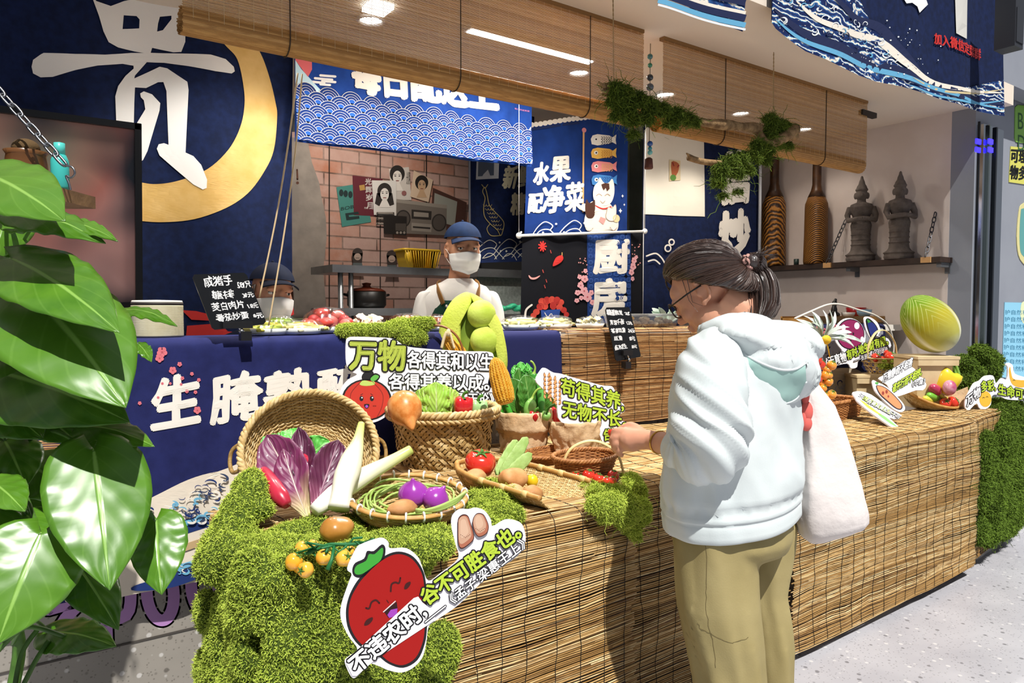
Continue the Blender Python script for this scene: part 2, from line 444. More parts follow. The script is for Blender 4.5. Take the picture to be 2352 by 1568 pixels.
sticker([(2332, 246), (2338, 241), (2400, 246), (2400, 336), (2334, 326), (2331, 318)], d1, 'green wall sticker with thin lettering at the far right edge', '7fb24a', 0)
def d2(F):
    F.text('可理解', (2321, 373), (2376, 376), (2, -32), bk, bold=1.2); F.text('物多样', (2319, 411), (2376, 416), (2, -32), bk, bold=1.2)
sticker([(2322, 336), (2400, 344), (2400, 430), (2318, 418)], d2, 'yellow wall sticker with bold black characters below the green one', 'd3cf62')
def d3(F): F.poly([(2344, 490), (2352, 478), (2400, 470), (2400, 610), (2352, 590), (2342, 560)], M('5f9f9c', .5), smooth=4)
sticker([(2340, 490), (2352, 466), (2400, 458), (2400, 624), (2350, 604), (2336, 560)], d3, 'rounded teal and cream sticker cut off by the right edge', 'd8cf92', 4)
def d4(F):
    bw = M('3c7f9f', .6)
    for i in range(9): F.text('护自然和谐共生', (2308-i*.6, 722+i*16), (2400, 724+i*16.5), (0, -11), bw)
    F.poly([(2345, 700), (2360, 690), (2400, 690), (2400, 740), (2350, 742)], M('dfe6b8', .5), smooth=4)
sticker([(2308, 694), (2400, 696), (2400, 880), (2302, 866)], d4, 'pale blue wall panel with rows of small text at the right edge', '8fcbe6')
mb = MB(); a = atY(2318, 45, 1.7); mb.box(tuple(a), (.11, .1, .33)); mb.box((a.x, a.y-.052, a.z-.05), (.09, .006, .18)); tag(mb.build('ceiling_speaker', M('2d2f35', .5)), 'dark box speaker beside the wave banner at the top right', 'speaker')
def reedmat(name, cols):
    m, t = newmat(name, cols[0], .55, .3); z = t.sep(t.attr().outputs['Vector'])
    c = t.ramp(z[2], [(0, cols[3]), (.16, cols[2]), (.45, cols[0]), (.8, cols[1]), (1, cols[2])])
    n = t.noise(t.scale(t.coord(), (6, 40, 40)), 3, 3)
    c = t.mix(t.ramp(n, [(.42, '000000'), (.7, 'ffffff')]), c, cols[2]); t.base(c); return m
REED = reedmat('reed_straw', ['c4a26a', 'dbc394', '9f7a45', '5c3e22'])
REEDB = reedmat('reed_counter', ['b88c58', 'cfaa78', '8e6238', '55361d'])
THREAD = M('17130f', .8, name='mat_thread')
WOOD = M('cfae7c', .55, .3, var='b8925e', vs=8, name='pale_wood')
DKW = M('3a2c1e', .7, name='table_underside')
def resample(path, step):
    P = [V(p) for p in path]; out = []; acc = 0; d = 0; L = [0]
    for a, b in zip(P, P[1:]): L.append(L[-1]+(b-a).length)
    n = int(L[-1]/step)
    for i in range(n+1):
        s = i*step; k = max(j for j in range(len(L)) if L[j] <= s+1e-9); k = min(k, len(P)-2)
        t = (s-L[k])/max(1e-9, L[k+1]-L[k]); out.append((P[k].lerp(P[k+1], t), (P[k+1]-P[k]).normalized(), s))
    return out
def reed_mat(label, X0, X1, path, pitch=.0064, rad=.0024, seg=.09, thr=.085, T=None, wav=.006, m=None, group='reed mats', seed=1, jag=.012, thr_from=0, rag=0):
    rs = resample([(0, y, z) for y, z in path], pitch); mb = MB(); ns = max(2, int((X1-X0)/seg)); r_ = random.Random(seed)
    def pos(x, p, d, s, lift):
        nrm = V((0, -d.z, d.y)); nrm = nrm if nrm.z > -.01 and (nrm.y < .3) else -nrm
        q = noise.noise(V((x*2.1+seed, s*5, seed)))*wav*1.5 + noise.noise(V((x*6, s*17, seed+4)))*wav*.8
        ds = (noise.noise(V((x*1.3, s*6, seed+9)))*2.2+noise.noise(V((x*4.5, s*16, seed+2)))*1.1)*wav
        return V((x, p.y, p.z)) + nrm*(lift+q+wav*1.4) + d*ds
    for p, d, s in rs:
        xa = X0+r_.uniform(-jag, jag); xb = X1+r_.uniform(-jag, jag)-rag*abs(noise.noise(V((s*4, 3, seed)))); rr = rad*r_.uniform(.72, 1.2); lf = r_.uniform(-.0006, .0012)
        cuts = [xa]+sorted(r_.uniform(xa, xb) for _ in range(int((xb-xa)*1.1)))+[xb]
        for a, b in zip(cuts, cuts[1:]):
            if b-a < .03: continue
            k = max(2, int((b-a)/seg)); jit = r_.uniform(-.0009, .0009); sl = r_.uniform(-.0022, .0022)
            pts = []
            for i in range(k+1):
                x = a+(b-a)*i/k; pts.append(pos(x, p, d, s, lf)+d*(jit+sl*(i/k-.5)))
            mb.tube(pts, rr, 5, 0, True, r_.random(), up=(0, 0, 1))
    x = X0+thr*.5
    while x < X1:
        pts = [pos(x+noise.noise(V((s*6, x*9, 2)))*.014+noise.noise(V((s*23, x*9, 5)))*.004, p, d, s, rad+.0006) for p, d, s in rs if s >= thr_from][::2]
        if len(pts) > 2: mb.tube(pts, .0011, 4, 1, True)
        x += thr*r_.uniform(.9, 1.1)
    if T: mb.v = [tuple(T @ V(p)) for p in mb.v]
    o = mb.build('reed_mat', [m or REED, THREAD], recalc=False); tag(o, label, 'mat', group); return o
def table(label, X0, X1, y0, y1, z, T=None):
    c = V(((X0+X1)/2, (y0+y1)/2, 0)); c = T @ c if T else c
    t = thing('display_table', label, 'table', c, 'low display tables')
    def P(mb, nm, m):
        if T: mb.v = [tuple(T @ V(p)) for p in mb.v]
        return part(mb, nm, m, t)
    mb = MB(); mb.box(((X0+X1)/2, (y0+y1)/2, z-.015), (X1-X0, y1-y0, .03)); P(mb, 'tabletop', WOOD)
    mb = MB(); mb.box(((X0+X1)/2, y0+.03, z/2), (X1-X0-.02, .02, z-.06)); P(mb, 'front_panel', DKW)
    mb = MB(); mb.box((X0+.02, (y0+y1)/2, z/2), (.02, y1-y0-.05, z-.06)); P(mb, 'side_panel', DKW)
    for x in (X0+.03, X1-.03):
        for y in (y0+.06, y1-.04):
            mb = MB(); mb.box((x, y, (z-.03)/2), (.04, .04, z-.03)); P(mb, 'leg', M('1a1713', .5))
    return t
def mpath(y0, y1, z, bot): return [(y1, z+.002), (y0+.012, z+.002), (y0-.001, z-.004), (y0-.006, z-.016), (y0-.007, bot)]
AX0, AX1 = .43, 1.47
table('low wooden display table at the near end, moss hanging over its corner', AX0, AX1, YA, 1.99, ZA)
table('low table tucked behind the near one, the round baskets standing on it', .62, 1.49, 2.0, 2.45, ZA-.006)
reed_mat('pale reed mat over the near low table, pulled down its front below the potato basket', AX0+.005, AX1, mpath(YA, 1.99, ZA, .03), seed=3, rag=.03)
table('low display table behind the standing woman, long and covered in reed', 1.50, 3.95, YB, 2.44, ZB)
reed_mat('flat reed mat under the round baskets at the back of the near table', .625, 1.47, [(2.43, ZA-.002), (1.995, ZA-.002)], seed=5, rag=.01)
reed_mat('short reed mat on the stretch of low table hidden behind the woman', 1.475, 2.36, mpath(YB-.002, 2.42, ZB, .03), seed=8, m=REED, thr=.075)
reed_mat('long reed mat over the far low table, hanging to the floor beside the tote bag', 2.375, 3.93, mpath(YB-.004, 2.42, ZB, .045), seed=12, thr=.088, wav=.008)
TC = Matrix.Translation((3.965, 1.60, 0)) @ Matrix.Rotation(math.radians(6.5), 4, 'Z') @ Matrix.Translation((-3.965, -1.60, 0))
table('last low display table at the far right, moss hanging over its front', 3.97, 4.8, 1.60, 1.94, ZB, TC)
reed_mat('reed mat over the last table at the far right, half hidden by moss', 3.965, 4.8, mpath(1.60, 1.93, ZB, .06), seed=15, T=TC)
a = atY(1284, 800, YC).x
reed_mat('reddish reed mat hung on the back counter beside the navy cloth', a, a+1.35, [(2.66, ZC+.003), (YC+.004, ZC+.003), (YC-.006, ZC-.01), (YC-.007, ZA+.01)], pitch=.0072, rad=.0028, seed=21, m=REEDB, thr=.1, wav=.004)
NAVY = M('122149', .85, .2, var='0d1938', vs=30, bump=.05, bs=500, name='navy_cloth')
BLUE = M('1d4596', .85, .2, var='173a82', vs=14, bump=.05, bs=500, name='blue_cloth')
BLK = M('14151b', .9, .15, bump=.05, bs=400, name='black_cloth')
CREAM = M('e9e4da', .8, .2, name='cream_print'); GOLD = M('e2bf7c', .75, .2, var='d2ab62', vs=9, name='gold_print')
WHT = M('eeeeec', .7, .2, name='white_print'); LBL = M('bfe0ee', .7, .2); RED = M('c9332f', .6, .3); PINKP = M('e79a95', .7)
def folds(a, f, ph=0):
    return lambda p: a*(.5*math.sin(p.x*f+ph)+.5*math.sin(p.x*f*1.73+ph*2+p.z)) + a*.6*noise.noise(V((p.x*2, p.z*1.2, ph)))
def c1(pts, ox=0, oy=0, sc=2.904): return [(ox+x/sc, oy+y/sc) for x, y in pts]
F = Flat((0, 3.35, 0), (0, -1, 0), folds(.022, 7.5, 1), eps=.002, sub=26)
F.sheet([(-330, -420), (672, -160), (672, 905), (-330, 925)], NAVY, 90, 24)
F.poly(c1([(1100, -60), (1300, -30), (1480, 60), (1640, 200), (1740, 360), (1800, 520), (1840, 680), (1852, 780), (1830, 1000), (1760, 1150), (1650, 1290), (1500, 1390), (1300, 1460), (1100, 1478), (935, 1470), (700, 1440), (480, 1350), (500, 1080), (700, 1170), (935, 1210), (1050, 1222), (1200, 1200), (1380, 1130), (1520, 1000), (1600, 850), (1630, 700), (1620, 560), (1580, 400), (1510, 320), (1400, 210), (1220, 60), (1080, 30)]), GOLD, smooth=5)
rr = random.Random(3)
for i in range(60):                                    # dry-brush edge
    t = rr.uniform(-1.15, 1.35); o = rr.random() < .5; k = 1.0 if o else .735
    x = 345+ (308*k)*math.cos(t); y = 262+(246*k)*math.sin(t)
    pass
F.poly([(418, 712), (450, 714), (480, 722), (478, 736), (440, 734)], RED).poly([(655, 712), (674, 704), (676, 722), (656, 730)], RED).poly([(430, 748), (500, 742), (520, 760), (590, 770), (590, 800), (425, 800)], RED)
F.up()
F.poly(c1([(595, -60), (640, 10), (740, 38), (830, 0), (1000, -40), (1235, -40), (1235, 280), (1210, 345), (1160, 345), (1020, 310), (1008, 350), (905, 335), (790, 312), (725, 280), (690, 210), (660, 110)]), WHT, holes=(c1([(828, 95), (915, 98), (935, 120), (933, 180), (820, 188), (825, 130)]), c1([(1070, 105), (1145, 102), (1145, 125), (1090, 195), (1052, 203), (1058, 150)])))
F.poly(c1([(270, 370), (290, 360), (500, 368), (700, 365), (880, 345), (1010, 343), (1200, 355), (1400, 370), (1500, 400), (1555, 450), (1562, 480), (1540, 495), (1430, 480), (1250, 440), (1100, 412), (985, 405), (900, 500), (895, 430), (820, 420), (650, 440), (500, 475), (350, 520), (270, 522), (220, 495), (210, 450), (220, 405)]), WHT)
F.poly(c1([(985, 405), (905, 495), (900, 515), (1070, 437), (1120, 450), (1250, 545), (1258, 600), (1240, 1015), (1290, 1040), (1340, 1100), (1378, 1200), (1375, 1255), (1350, 1265), (1290, 1230), (1070, 1030), (1052, 985), (1065, 955), (1100, 948), (1130, 960), (1115, 600), (1095, 540), (1060, 540), (980, 578), (905, 575), (900, 680), (895, 900), (780, 900), (770, 640), (790, 570), (840, 500), (895, 450)]), WHT, F.L+.3)
F.poly(c1([(940, 615), (965, 600), (1020, 620), (1075, 680), (1070, 730), (990, 1000), (960, 1060), (900, 1110), (890, 860), (975, 720), (965, 660), (945, 640)]), WHT, F.L+.3)
F.build('hanging_banner', 'large navy banner with a huge white character and gold brush ring', 'banner')
nd = folds(.018, 9, 4); F = Flat((0, 3.33, 0), (0, -1, 0), nd, eps=.0016, sub=30)
F.sheet([(674, -150), (1222, -60), (1221, 383), (675, 326)], BLUE, 60, 20)
F.poly([(676, 60), (700, 70), (715, 110), (716, 160), (706, 178), (676, 140)], M('d8656a', .7)).poly([(676, 140), (690, 160), (752, 222), (740, 240), (676, 228)], LBL)
for cx, cy, k in ((745, 183, 1.), (1135, 140, 1.6)):
    for dx, dy, ww in ((8, -9, 34), (-2, -2, 40), (10, 4, 30), (-14, 6, 28), (2, 11, 22)): F.line([(cx+k*(dx-ww/2), cy+k*(dy-ww*.03)), (cx+k*(dx+ww/2), cy+k*(dy+ww*.05))], 5.4*k, WHT, k=0)
F.up()
F.text('每日配送上', (812, 212), (1142, 256), (-4, -92), CREAM, bold=4.2, jit=3, asp=1.2)
F.text('微信预定', (740, 100), (1035, 162), (-6, -82), CREAM, bold=4, jit=3)
for i, ch in enumerate('自产自销'): F.text(ch, (680, 22+i*20), (698, 24+i*20), (0, -19), CREAM, bold=.8)
for i, ch in enumerate('送立上人'): F.text(ch, (704, 26+i*20), (722, 29+i*20), (0, -19), CREAM, bold=.8)
F.line([(1206, 130), (1207, 190)], 2, RED, k=0); F.text('每日鲜送到家', (1182, 251), (1216, 258), (0, -4), M('d88fc0', .7))
F.up(); NV2 = M('15306f', .85, .2, name='scale_navy'); xl, xr = atY(676, 270, 3.33).x, atY(1219, 330, 3.33).x
n0 = V((0, -1, 0)); iN, iB, iC = F.mi(NV2), F.mi(M('2456ad', .85, .2)), F.mi(CREAM)
zt, RR, pit = 2.335, .056, .0315
zL, zR = atY(675, 323, 3.33).z, atY(1220, 379, 3.33).z
zbt = lambda x: zL+(zR-zL)*(x-xl)/(xr-xl)
row = 0; z = zt
while z > 2.07:
    x = xl-RR+(row % 2)*RR
    while x < xr+RR:
        for q, (ra, mi) in enumerate(((1, iC), (.966, iN), (.77, iC), (.742, iN), (.565, iC), (.538, iN), (.36, iC), (.332, iB))):
            pts = [V((min(xr, max(xl, x+math.cos(t*PI/16)*RR*ra)), 3.33, z+math.sin(t*PI/16)*RR*ra)) for t in range(17)]
            sag = lambda p: .012*math.sin((p.x-xl)/(xr-xl)*PI)
            pts = [V((p.x, p.y, max(zbt(p.x), p.z-sag(p)*.6))) for p in pts]
            off = .006+row*.0022+q*.00022
            F.mb.add([p+n0*(nd(p)+off) for p in pts]+[V((min(xr, max(xl, x)), 3.33, max(zbt(x), z-sag(V((x, 0, 0)))*.6)))+n0*(nd(V((x, 3.33, z)))+off)], [(i, i+1, 17) for i in range(16)], mi, False)
        x += 2*RR
    z -= pit; row += 1
F.build('noren_curtain', 'bright blue noren with rows of white scale waves over the kitchen doorway', 'noren curtain')
def wave_lines(F, x, y, s, m, w=2):
    F.line([(x-50*s, y+18*s), (x-30*s, y+10*s), (x-12*s, y-12*s), (x+8*s, y-26*s), (x+26*s, y-16*s), (x+20*s, y-4*s)], w, m)
    F.line([(x-26*s, y+20*s), (x-6*s, y-2*s), (x+16*s, y-6*s), (x+30*s, y+6*s), (x+46*s, y+22*s)], w, m)
    F.line([(x-8*s, y+20*s), (x+4*s, y+8*s), (x+18*s, y+10*s), (x+26*s, y+22*s)], w, m)
    for dx, dy in ((-60, 2), (34, -20), (52, 2)): F.circle(x+dx*s, y+dy*s, 2.6*s, m, n=10)
F = Flat((0, 3.85, 0), (0, -1, 0), folds(.015, 9, 2), eps=.0018, sub=40)
F.sheet([(1078, 205), (1226, 210), (1222, 600), (1079, 604)], NAVY, 24, 20)  # darker cloth and duller print carry the shade on this half
F.line([(1080, 205), (1081, 603)], 4, M('8a8f98', .8), k=0)
F.poly([(1096, 350), (1146, 352), (1144, 410), (1094, 412)], M('b9bcc0', .8)); F.poly([(1099, 353), (1134, 354), (1133, 403), (1098, 405)], M('4b5566', .8), F.L+.5)
g2 = M('c9c2a4', .8); F.up()
F.text('新', (1152, 434), (1184, 432), (8, -52), g2, bold=1.8, jit=2); F.text('鲜', (1188, 432), (1219, 430), (4, -50), g2, bold=1.8, jit=2); F.text('精', (1172, 494), (1202, 493), (4, -50), g2, bold=1.8, jit=2)
gk = M('a89a66', .8); koi = [(1112, 430), (1108, 440), (1113, 455), (1110, 475), (1112, 497), (1124, 514), (1140, 528), (1148, 541), (1154, 528), (1156, 512), (1148, 500), (1132, 484), (1122, 470), (1118, 450), (1116, 440)]
F.line(koi, 1.7, gk, closed=True); F.line([(1112, 432), (1106, 424)], 1.6, gk, k=0); F.line([(1114, 432), (1119, 424)], 1.6, gk, k=0); F.line([(1124, 514), (1117, 526), (1126, 541), (1148, 541)], 1.6, gk)
for i in range(7):
    for j in range(3):
        a = 470+i*9; F.line([(1113+i*4.4+j*6-4, a+j*1), (1117+i*4.4+j*6-4, a+4), (1120+i*4.4+j*6-4, a)], 1.1, gk, k=3)
for x, s in ((1115, .9), (1160, 1.), (1196, .8)): wave_lines(F, x, 575, s, M('a9a89f', .8), 1.6)
F.build('hanging_banner', 'shade-toned left half of the fresh fruit banner with a golden carp outline', 'banner', group='fresh fruit banners')
F = Flat((0, 3.50, 0), (0, -1, 0), folds(.016, 10, 3), eps=.0016, sub=34)
F.sheet([(1212, 290), (1446, 262), (1443, 545), (1203, 548)], M('183a83', .85, .2, var='13306e', vs=8, bump=.05, bs=500), 40, 24)
for i in range(14): F.circle(1224+i*10, 286-i*1.35, 6, CREAM, n=12)
F.poly([(1214, 294), (1330, 279), (1330, 285), (1214, 300)], M('10265a', .8))
F.up()
for ch, bl, br, h in (('水', (1226, 424), (1260, 421), -50), ('果', (1264, 419), (1303, 416), -60), ('配', (1212, 490), (1246, 487), -46), ('净', (1247, 490), (1290, 486), -62), ('菜', (1294, 488), (1336, 484), -66)): F.text(ch, bl, br, (4, h), CREAM, bold=2.3, jit=2.4)
F.line([(1340, 300), (1337, 486)], 4.2, M('d9a86a', .7), k=0); F.circle(1341, 299, 5.5, M('d98d95', .7)); 
fishc = [('e9e6dd', '2d333d', 321), ('e7b95a', 'c98a36', 352), ('e0898d', 'd8b06a', 383), ('3b7fc4', '2a57a0', 414)]
for c, c2, y in fishc:
    F.poly([(1357, y-2), (1361, y-10), (1372, y-13), (1400, y-10), (1408, y-6), (1418, y-13), (1416, y), (1418, y+10), (1407, y+5), (1398, y+9), (1372, y+13), (1359, y+10)], M(c, .7)).up()
    for i in range(5):
        for j in range(3): F.line([(1380+i*5.5, y-7+j*6), (1384+i*5.5, y-4+j*6), (1380+i*5.5, y-1+j*6)], 1.2, M(c2, .7), k=2, caps=False)
    F.circle(1368, y-1, 4.4, WHT); F.circle(1368.5, y-1, 2, M('222222', .6), F.L+.5)
CW = M('ece7dc', .75, name='cat_white'); CB = M('4a2a1f', .75); CL = M('a98f7c', .75); F.up()
F.poly([(1350, 470), (1362, 462), (1395, 466), (1412, 490), (1419, 512), (1414, 530), (1395, 534), (1362, 534), (1344, 528), (1338, 510), (1343, 488)], CW, smooth=4)
F.poly([(1362, 430), (1371, 418), (1375, 408), (1384, 420), (1395, 420), (1404, 411), (1409, 428), (1408, 448), (1400, 466), (1384, 473), (1368, 470), (1360, 452)], CW, F.L+.5, smooth=4); F.up()
F.poly([(1378, 424), (1386, 421), (1396, 422), (1397, 434), (1391, 440), (1388, 432), (1383, 438), (1380, 432)], CB)
for e in ((1373, 449), (1392, 449)): F.line([(e[0]-6, e[1]+1), (e[0], e[1]-3), (e[0]+6, e[1]+1)], 1.5, CL, k=4)
F.line([(1376, 462), (1381, 467), (1386, 462)], 1.4, CL, k=4); F.line([(1365, 473), (1382, 480), (1400, 475)], 3, RED, k=4)
F.circle(1338, 477, 9, CW); F.poly([(1340, 472), (1344, 458), (1349, 466), (1357, 465), (1363, 459), (1364, 474), (1362, 496), (1352, 502), (1342, 496)], CB, F.L+.4, smooth=3)
F.poly([(1390, 484), (1394, 476), (1402, 478), (1411, 470), (1413, 484), (1410, 504), (1398, 508), (1388, 500)], CW, F.L+.6, smooth=3)
F.line([(1390, 484), (1394, 476), (1402, 478), (1411, 470), (1413, 484), (1410, 504), (1398, 508), (1388, 500)], 1.2, CL, F.L+.7, k=3, closed=True)
F.circle(1350, 524, 9, CW, F.L+.5, 7); F.circle(1405, 522, 9, CW, F.L+.5, 7); F.circle(1413, 502, 9, M('e5cf9e', .7), F.L+.5)
F.poly([(1376, 498), (1388, 503), (1382, 516), (1372, 508)], PINKP, F.L+.5); F.line([(1342, 523), (1350, 531), (1359, 524)], 1.2, CL, F.L+.7, k=3); F.line([(1397, 522), (1405, 530), (1414, 523)], 1.2, CL, F.L+.7, k=3)
for x, y, s_ in ((1430, 450, 4), (1424, 484, 6), (1434, 470, 3)): F.poly([(x, y-s_), (x+s_*.3, y-s_*.3), (x+s_*.8, y), (x+s_*.3, y+s_*.3), (x, y+s_), (x-s_*.3, y+s_*.3), (x-s_*.8, y), (x-s_*.3, y-s_*.3)], WHT)
for x, s in ((1245, 1.1), (1305, 1.2)): wave_lines(F, x, 532, s*.8, WHT, 2.2)
F.build('hanging_banner', 'bright right half of the fresh fruit banner with a white cat and fish streamers', 'banner', group='fresh fruit banners')
KY = 3.22
t = thing('door_curtain', 'black and blue half curtain with two large white characters hung on a white rod', 'curtain', tuple(atY(1340, 535, KY)))
F = Flat((0, KY, 0), (0, -1, 0), folds(.016, 11, 5), eps=.0014, sub=34)
F.sheet([(1200, 541), (1480, 533), (1478, 790), (1196, 790)], BLK, 44, 20)
KB = M('1b3a79', .85, .2); F.poly([(1350, 537), (1447, 534), (1445, 730), (1432, 742), (1362, 742), (1348, 728)], KB).up()
kb2 = M('24488c', .85)
for i in range(7):
    for j in range(14):
        for r_ in (6, 3): F.circle(1358+i*13.5, 546+j*14-(i*.3), r_, kb2 if r_ == 6 else KB, F.L+(.5 if r_ == 3 else 0), n=10)
F.up()
F.text('厨', (1366, 628), (1438, 626), (2, -78), CREAM, bold=3.8); F.text('房', (1360, 726), (1430, 724), (2, -84), CREAM, bold=3.8)
for i in range(9): t_ = i*2*PI/9; F.line([(1242, 566), (1242+9*math.cos(t_), 566+11*math.sin(t_))], 3.4, RED, k=0)
F.poly([(1268, 611), (1276, 592), (1290, 586), (1294, 594), (1286, 604)], RED, smooth=4).line([(1291, 588), (1291, 580)], 1.8, M('c9a45a', .7), k=0)
F.line([(1212, 632), (1217, 639), (1226, 639), (1236, 633)], 4.5, PINKP, k=4, taper=True)
for x, y in ((1242, 620), (1250, 642), (1246, 655), (1262, 575)): F.line([(x, y), (x+2, y+6)], 2, M('b5453c', .7), k=0)
rr = random.Random(5)
def flower(F, x, y, r, c='e2a6ac'):
    for i in range(5): F.circle(x+r*.62*math.cos(i*1.257+.3), y+r*.62*math.sin(i*1.257+.3), r*.52, M(c, .7), n=10)
    F.circle(x, y, r*.22, M('b5525e', .7), F.L+.4, n=8)
for x, y, r in ((1342, 640, 8), (1332, 655, 7), (1340, 668, 9), (1325, 672, 6), (1348, 682, 10), (1358, 672, 6), (1333, 684, 5), (1344, 622, 5), (1330, 636, 5), (1452, 612, 8), (1455, 598, 7), (1447, 625, 7), (1462, 590, 4), (1450, 640, 5), (1323, 690, 5), (1360, 694, 6)): flower(F, x, y, r)
for i in range(18): F.circle(1328+rr.uniform(0, 22), 590+rr.uniform(0, 60), 1.6, PINKP, n=6); F.circle(1450+rr.uniform(0, 22), 560+rr.uniform(0, 50), 1.6, PINKP, n=6)
for i, (x, y, r) in enumerate(((1240, 692, 8), (1252, 690, 9), (1265, 689, 9), (1278, 690, 9), (1288, 694, 7), (1236, 704, 8), (1247, 703, 8), (1268, 702, 9), (1284, 706, 8), (1294, 712, 7), (1228, 716, 7), (1300, 722, 6), (1222, 724, 6))): F.circle(x, y, r, M('b8302a', .6) if i % 2 else M('d24a3a', .6), F.L+.1+i*.02)
F.poly([(1237, 712), (1286, 710), (1280, 742), (1240, 744)], M('2a4fa0', .7), F.L+.5); F.line([(1246, 718), (1254, 728), (1262, 720), (1270, 728), (1278, 718)], 2, WHT, F.L+.7)
for i in range(9): F.circle(1226+i*9.5, 736+2*math.sin(i), 3.4, WHT if i % 2 else RED, F.L+.8, n=10)
F.line([(1205, 735), (1207, 712), (1218, 700)], 4, CREAM, F.L+.8)
o = F.build('curtain_cloth'); adopt(o, t)
mb = MB(); a, b = atY(1192, 541, KY-.012), atY(1481, 531, KY-.012); mb.tube([a, b], .008, 10); part(mb, 'rod', M('e6e6e2', .4), t)
for p in (a, b): mb = MB(); mb.ball(p, .017, nu=14, nv=10); part(mb, 'end_cap', M('f0f0ec', .35), t); mb = MB(); mb.tube([p, V((p.x, p.y, ZCE))], .0022, 5); part(mb, 'hanging_cord', M('c9c9c9', .7), t)
F = Flat((0, 3.45, 0), (0, -1, 0), folds(.012, 8, 6), eps=.004, sub=20)
F.sheet([(1477, 215), (1747, 245), (1743, 640), (1474, 800)], NAVY, 40, 30)
F.poly([(1480, 292), (1614, 318), (1614, 498), (1478, 492)], M('e5e0d2', .8))
F.line([(1478, 300), (1475, 800)], 2, M('c8c8c8', .8), F.L+.3, k=0)
F.up(); pic = [(1536, 367), (1562, 369), (1562, 414), (1536, 416)]; F.poly(pic, M('d9c9a2', .7)); F.poly([(1541, 372), (1558, 376), (1556, 396), (1544, 408)], M('b0613a', .7), F.L+.4, smooth=3); F.circle(1545, 408, 7, M('5a8a3a', .7), F.L+.5); F.line([(1544, 374), (1550, 386), (1558, 380)], 3, M('8e2f2a', .7), F.L+.6)
F.up()
F.text('信', (1650, 468), (1718, 464), (4, -118), CREAM, bold=5, jit=4); F.text('炒', (1648, 592), (1716, 586), (4, -104), CREAM, bold=5, jit=4)
F.line([(1482, 588), (1502, 582), (1516, 592), (1524, 604)], 3.4, CREAM, k=5); F.line([(1486, 600), (1500, 597), (1512, 606)], 3.4, CREAM, k=5)
F.circle(1532, 570, 9, CREAM, F.L); F.circle(1532, 570, 5.5, NAVY, F.L+.3); F.circle(1541, 556, 8, CREAM, F.L); F.circle(1541, 556, 4.5, NAVY, F.L+.3)
F.build('hanging_banner', 'navy banner with a blank cream panel beside two vertical white characters', 'banner')
mb = MB(); mb.tube([atY(1747, 300, 3.43), atY(1744, 610, 3.43)], .012, 10); tag(mb.build('banner_pole', M('c9cdd2', .4)), 'pale upright pole along the edge of the vertical character banner', 'pole')
mb = MB(); mb.box(tuple(atY(1462, 420, 3.9)), (.2, .05, 1.2)); tag(mb.build('kitchen_locker', M('7f8c84', .5, var='6f7b74', vs=6)), 'pale green metal locker seen between the two banners', 'locker')
def wavecloth(name):
    m, t = newmat(name, '16285a', .85, .2); u = t.sep(t.attr().outputs['Vector']); co = t.coord()
    wv = t.node('ShaderNodeTexWave', wave_type='BANDS', bands_direction='Z'); t.link(t.scale(co, (.55, .55, 1)), wv.inputs[0])
    wv.inputs['Scale'].default_value = 5.5; wv.inputs['Distortion'].default_value = 9; wv.inputs['Detail'].default_value = 4; wv.inputs['Detail Scale'].default_value = 1.6
    c = t.ramp(wv.outputs[0], [(0, '10204c'), (.30, '16306a'), (.33, '5fa0c4'), (.42, 'a9d0dc'), (.45, 'e9e1d2'), (.66, 'ece6da'), (.69, '14224e'), (.71, 'd9cfbc'), (.78, '2d5f9c'), (1, '13265a')])
    n = t.noise(co, 55, 2); c = t.mix(t.ramp(n, [(.66, '000000'), (.69, 'ffffff')]), c, 'e6dfd2')
    t.base(c); return m
WAVE = wavecloth('wave_print')
fd = folds(.02, 6, 2); F = Flat((0, 1.87, 0), (0, -1, 0), fd, eps=.002, sub=50)
F.sheet([(1778, -330), (2302, -60), (2302, 268), (1772, 50)], NAVY, 60, 24)
bot = [(1772, 52), (1782, 66), (1850, 118), (1930, 158), (2020, 186), (2110, 212), (2200, 240), (2301, 268)]
top = [(2301, 185), (2270, 190), (2230, 200), (2190, 200), (2150, 192), (2110, 170), (2070, 120), (2040, 90), (2010, 60), (1990, 20), (1960, -30), (1900, -60), (1776, -60)]
F.poly(bot+top, WAVE)
wc = M('dfe3e6', .8); nb = M('0f1d47', .85); lb = M('5fa3c8', .8); rr = random.Random(11); F.up()
def band(pts, w, m, tap=True, l=None): F.line(pts, w, m, l, taper=tap, k=7)
band([(1776, 20), (1850, 78), (1930, 116), (2020, 150), (2120, 190), (2220, 222), (2300, 240)], 26, nb)
band([(1780, 44), (1850, 96), (1940, 134), (2040, 166), (2150, 204), (2298, 252)], 12, lb, True, F.L+.3)
band([(1830, 2), (1880, 50), (1950, 76), (2020, 92), (2080, 150), (2160, 196), (2296, 214)], 16, M('e6ddcf', .8), True, F.L+.2)
band([(1900, -10), (1960, 40), (2020, 60), (2060, 110), (2120, 176)], 20, nb, True, F.L+.1)
band([(2090, 180), (2160, 208), (2230, 214), (2300, 206)], 5, M('c9b88e', .8), True, F.L+.4)
band([(2080, 196), (2160, 222), (2240, 236), (2300, 232)], 5, lb, True, F.L+.4)
F.up()
for i in range(46):
    s_ = rr.random(); x = 1790+s_*270; y = 10+s_*110+rr.uniform(-40, 36); r_ = rr.uniform(5, 11); a = rr.uniform(0, 6)
    pts = [(x+r_*(1-j/9)*math.cos(a+j*.62), y+r_*(1-j/9)*math.sin(a+j*.62)) for j in range(8)]
    F.line(pts, rr.uniform(1.6, 3.6), (wc, nb, lb, wc)[i % 4], k=3, taper=True)
for i in range(50): F.circle(2010+rr.gauss(40, 40), 90+rr.gauss(30, 40), rr.uniform(.8, 2), wc, n=6)
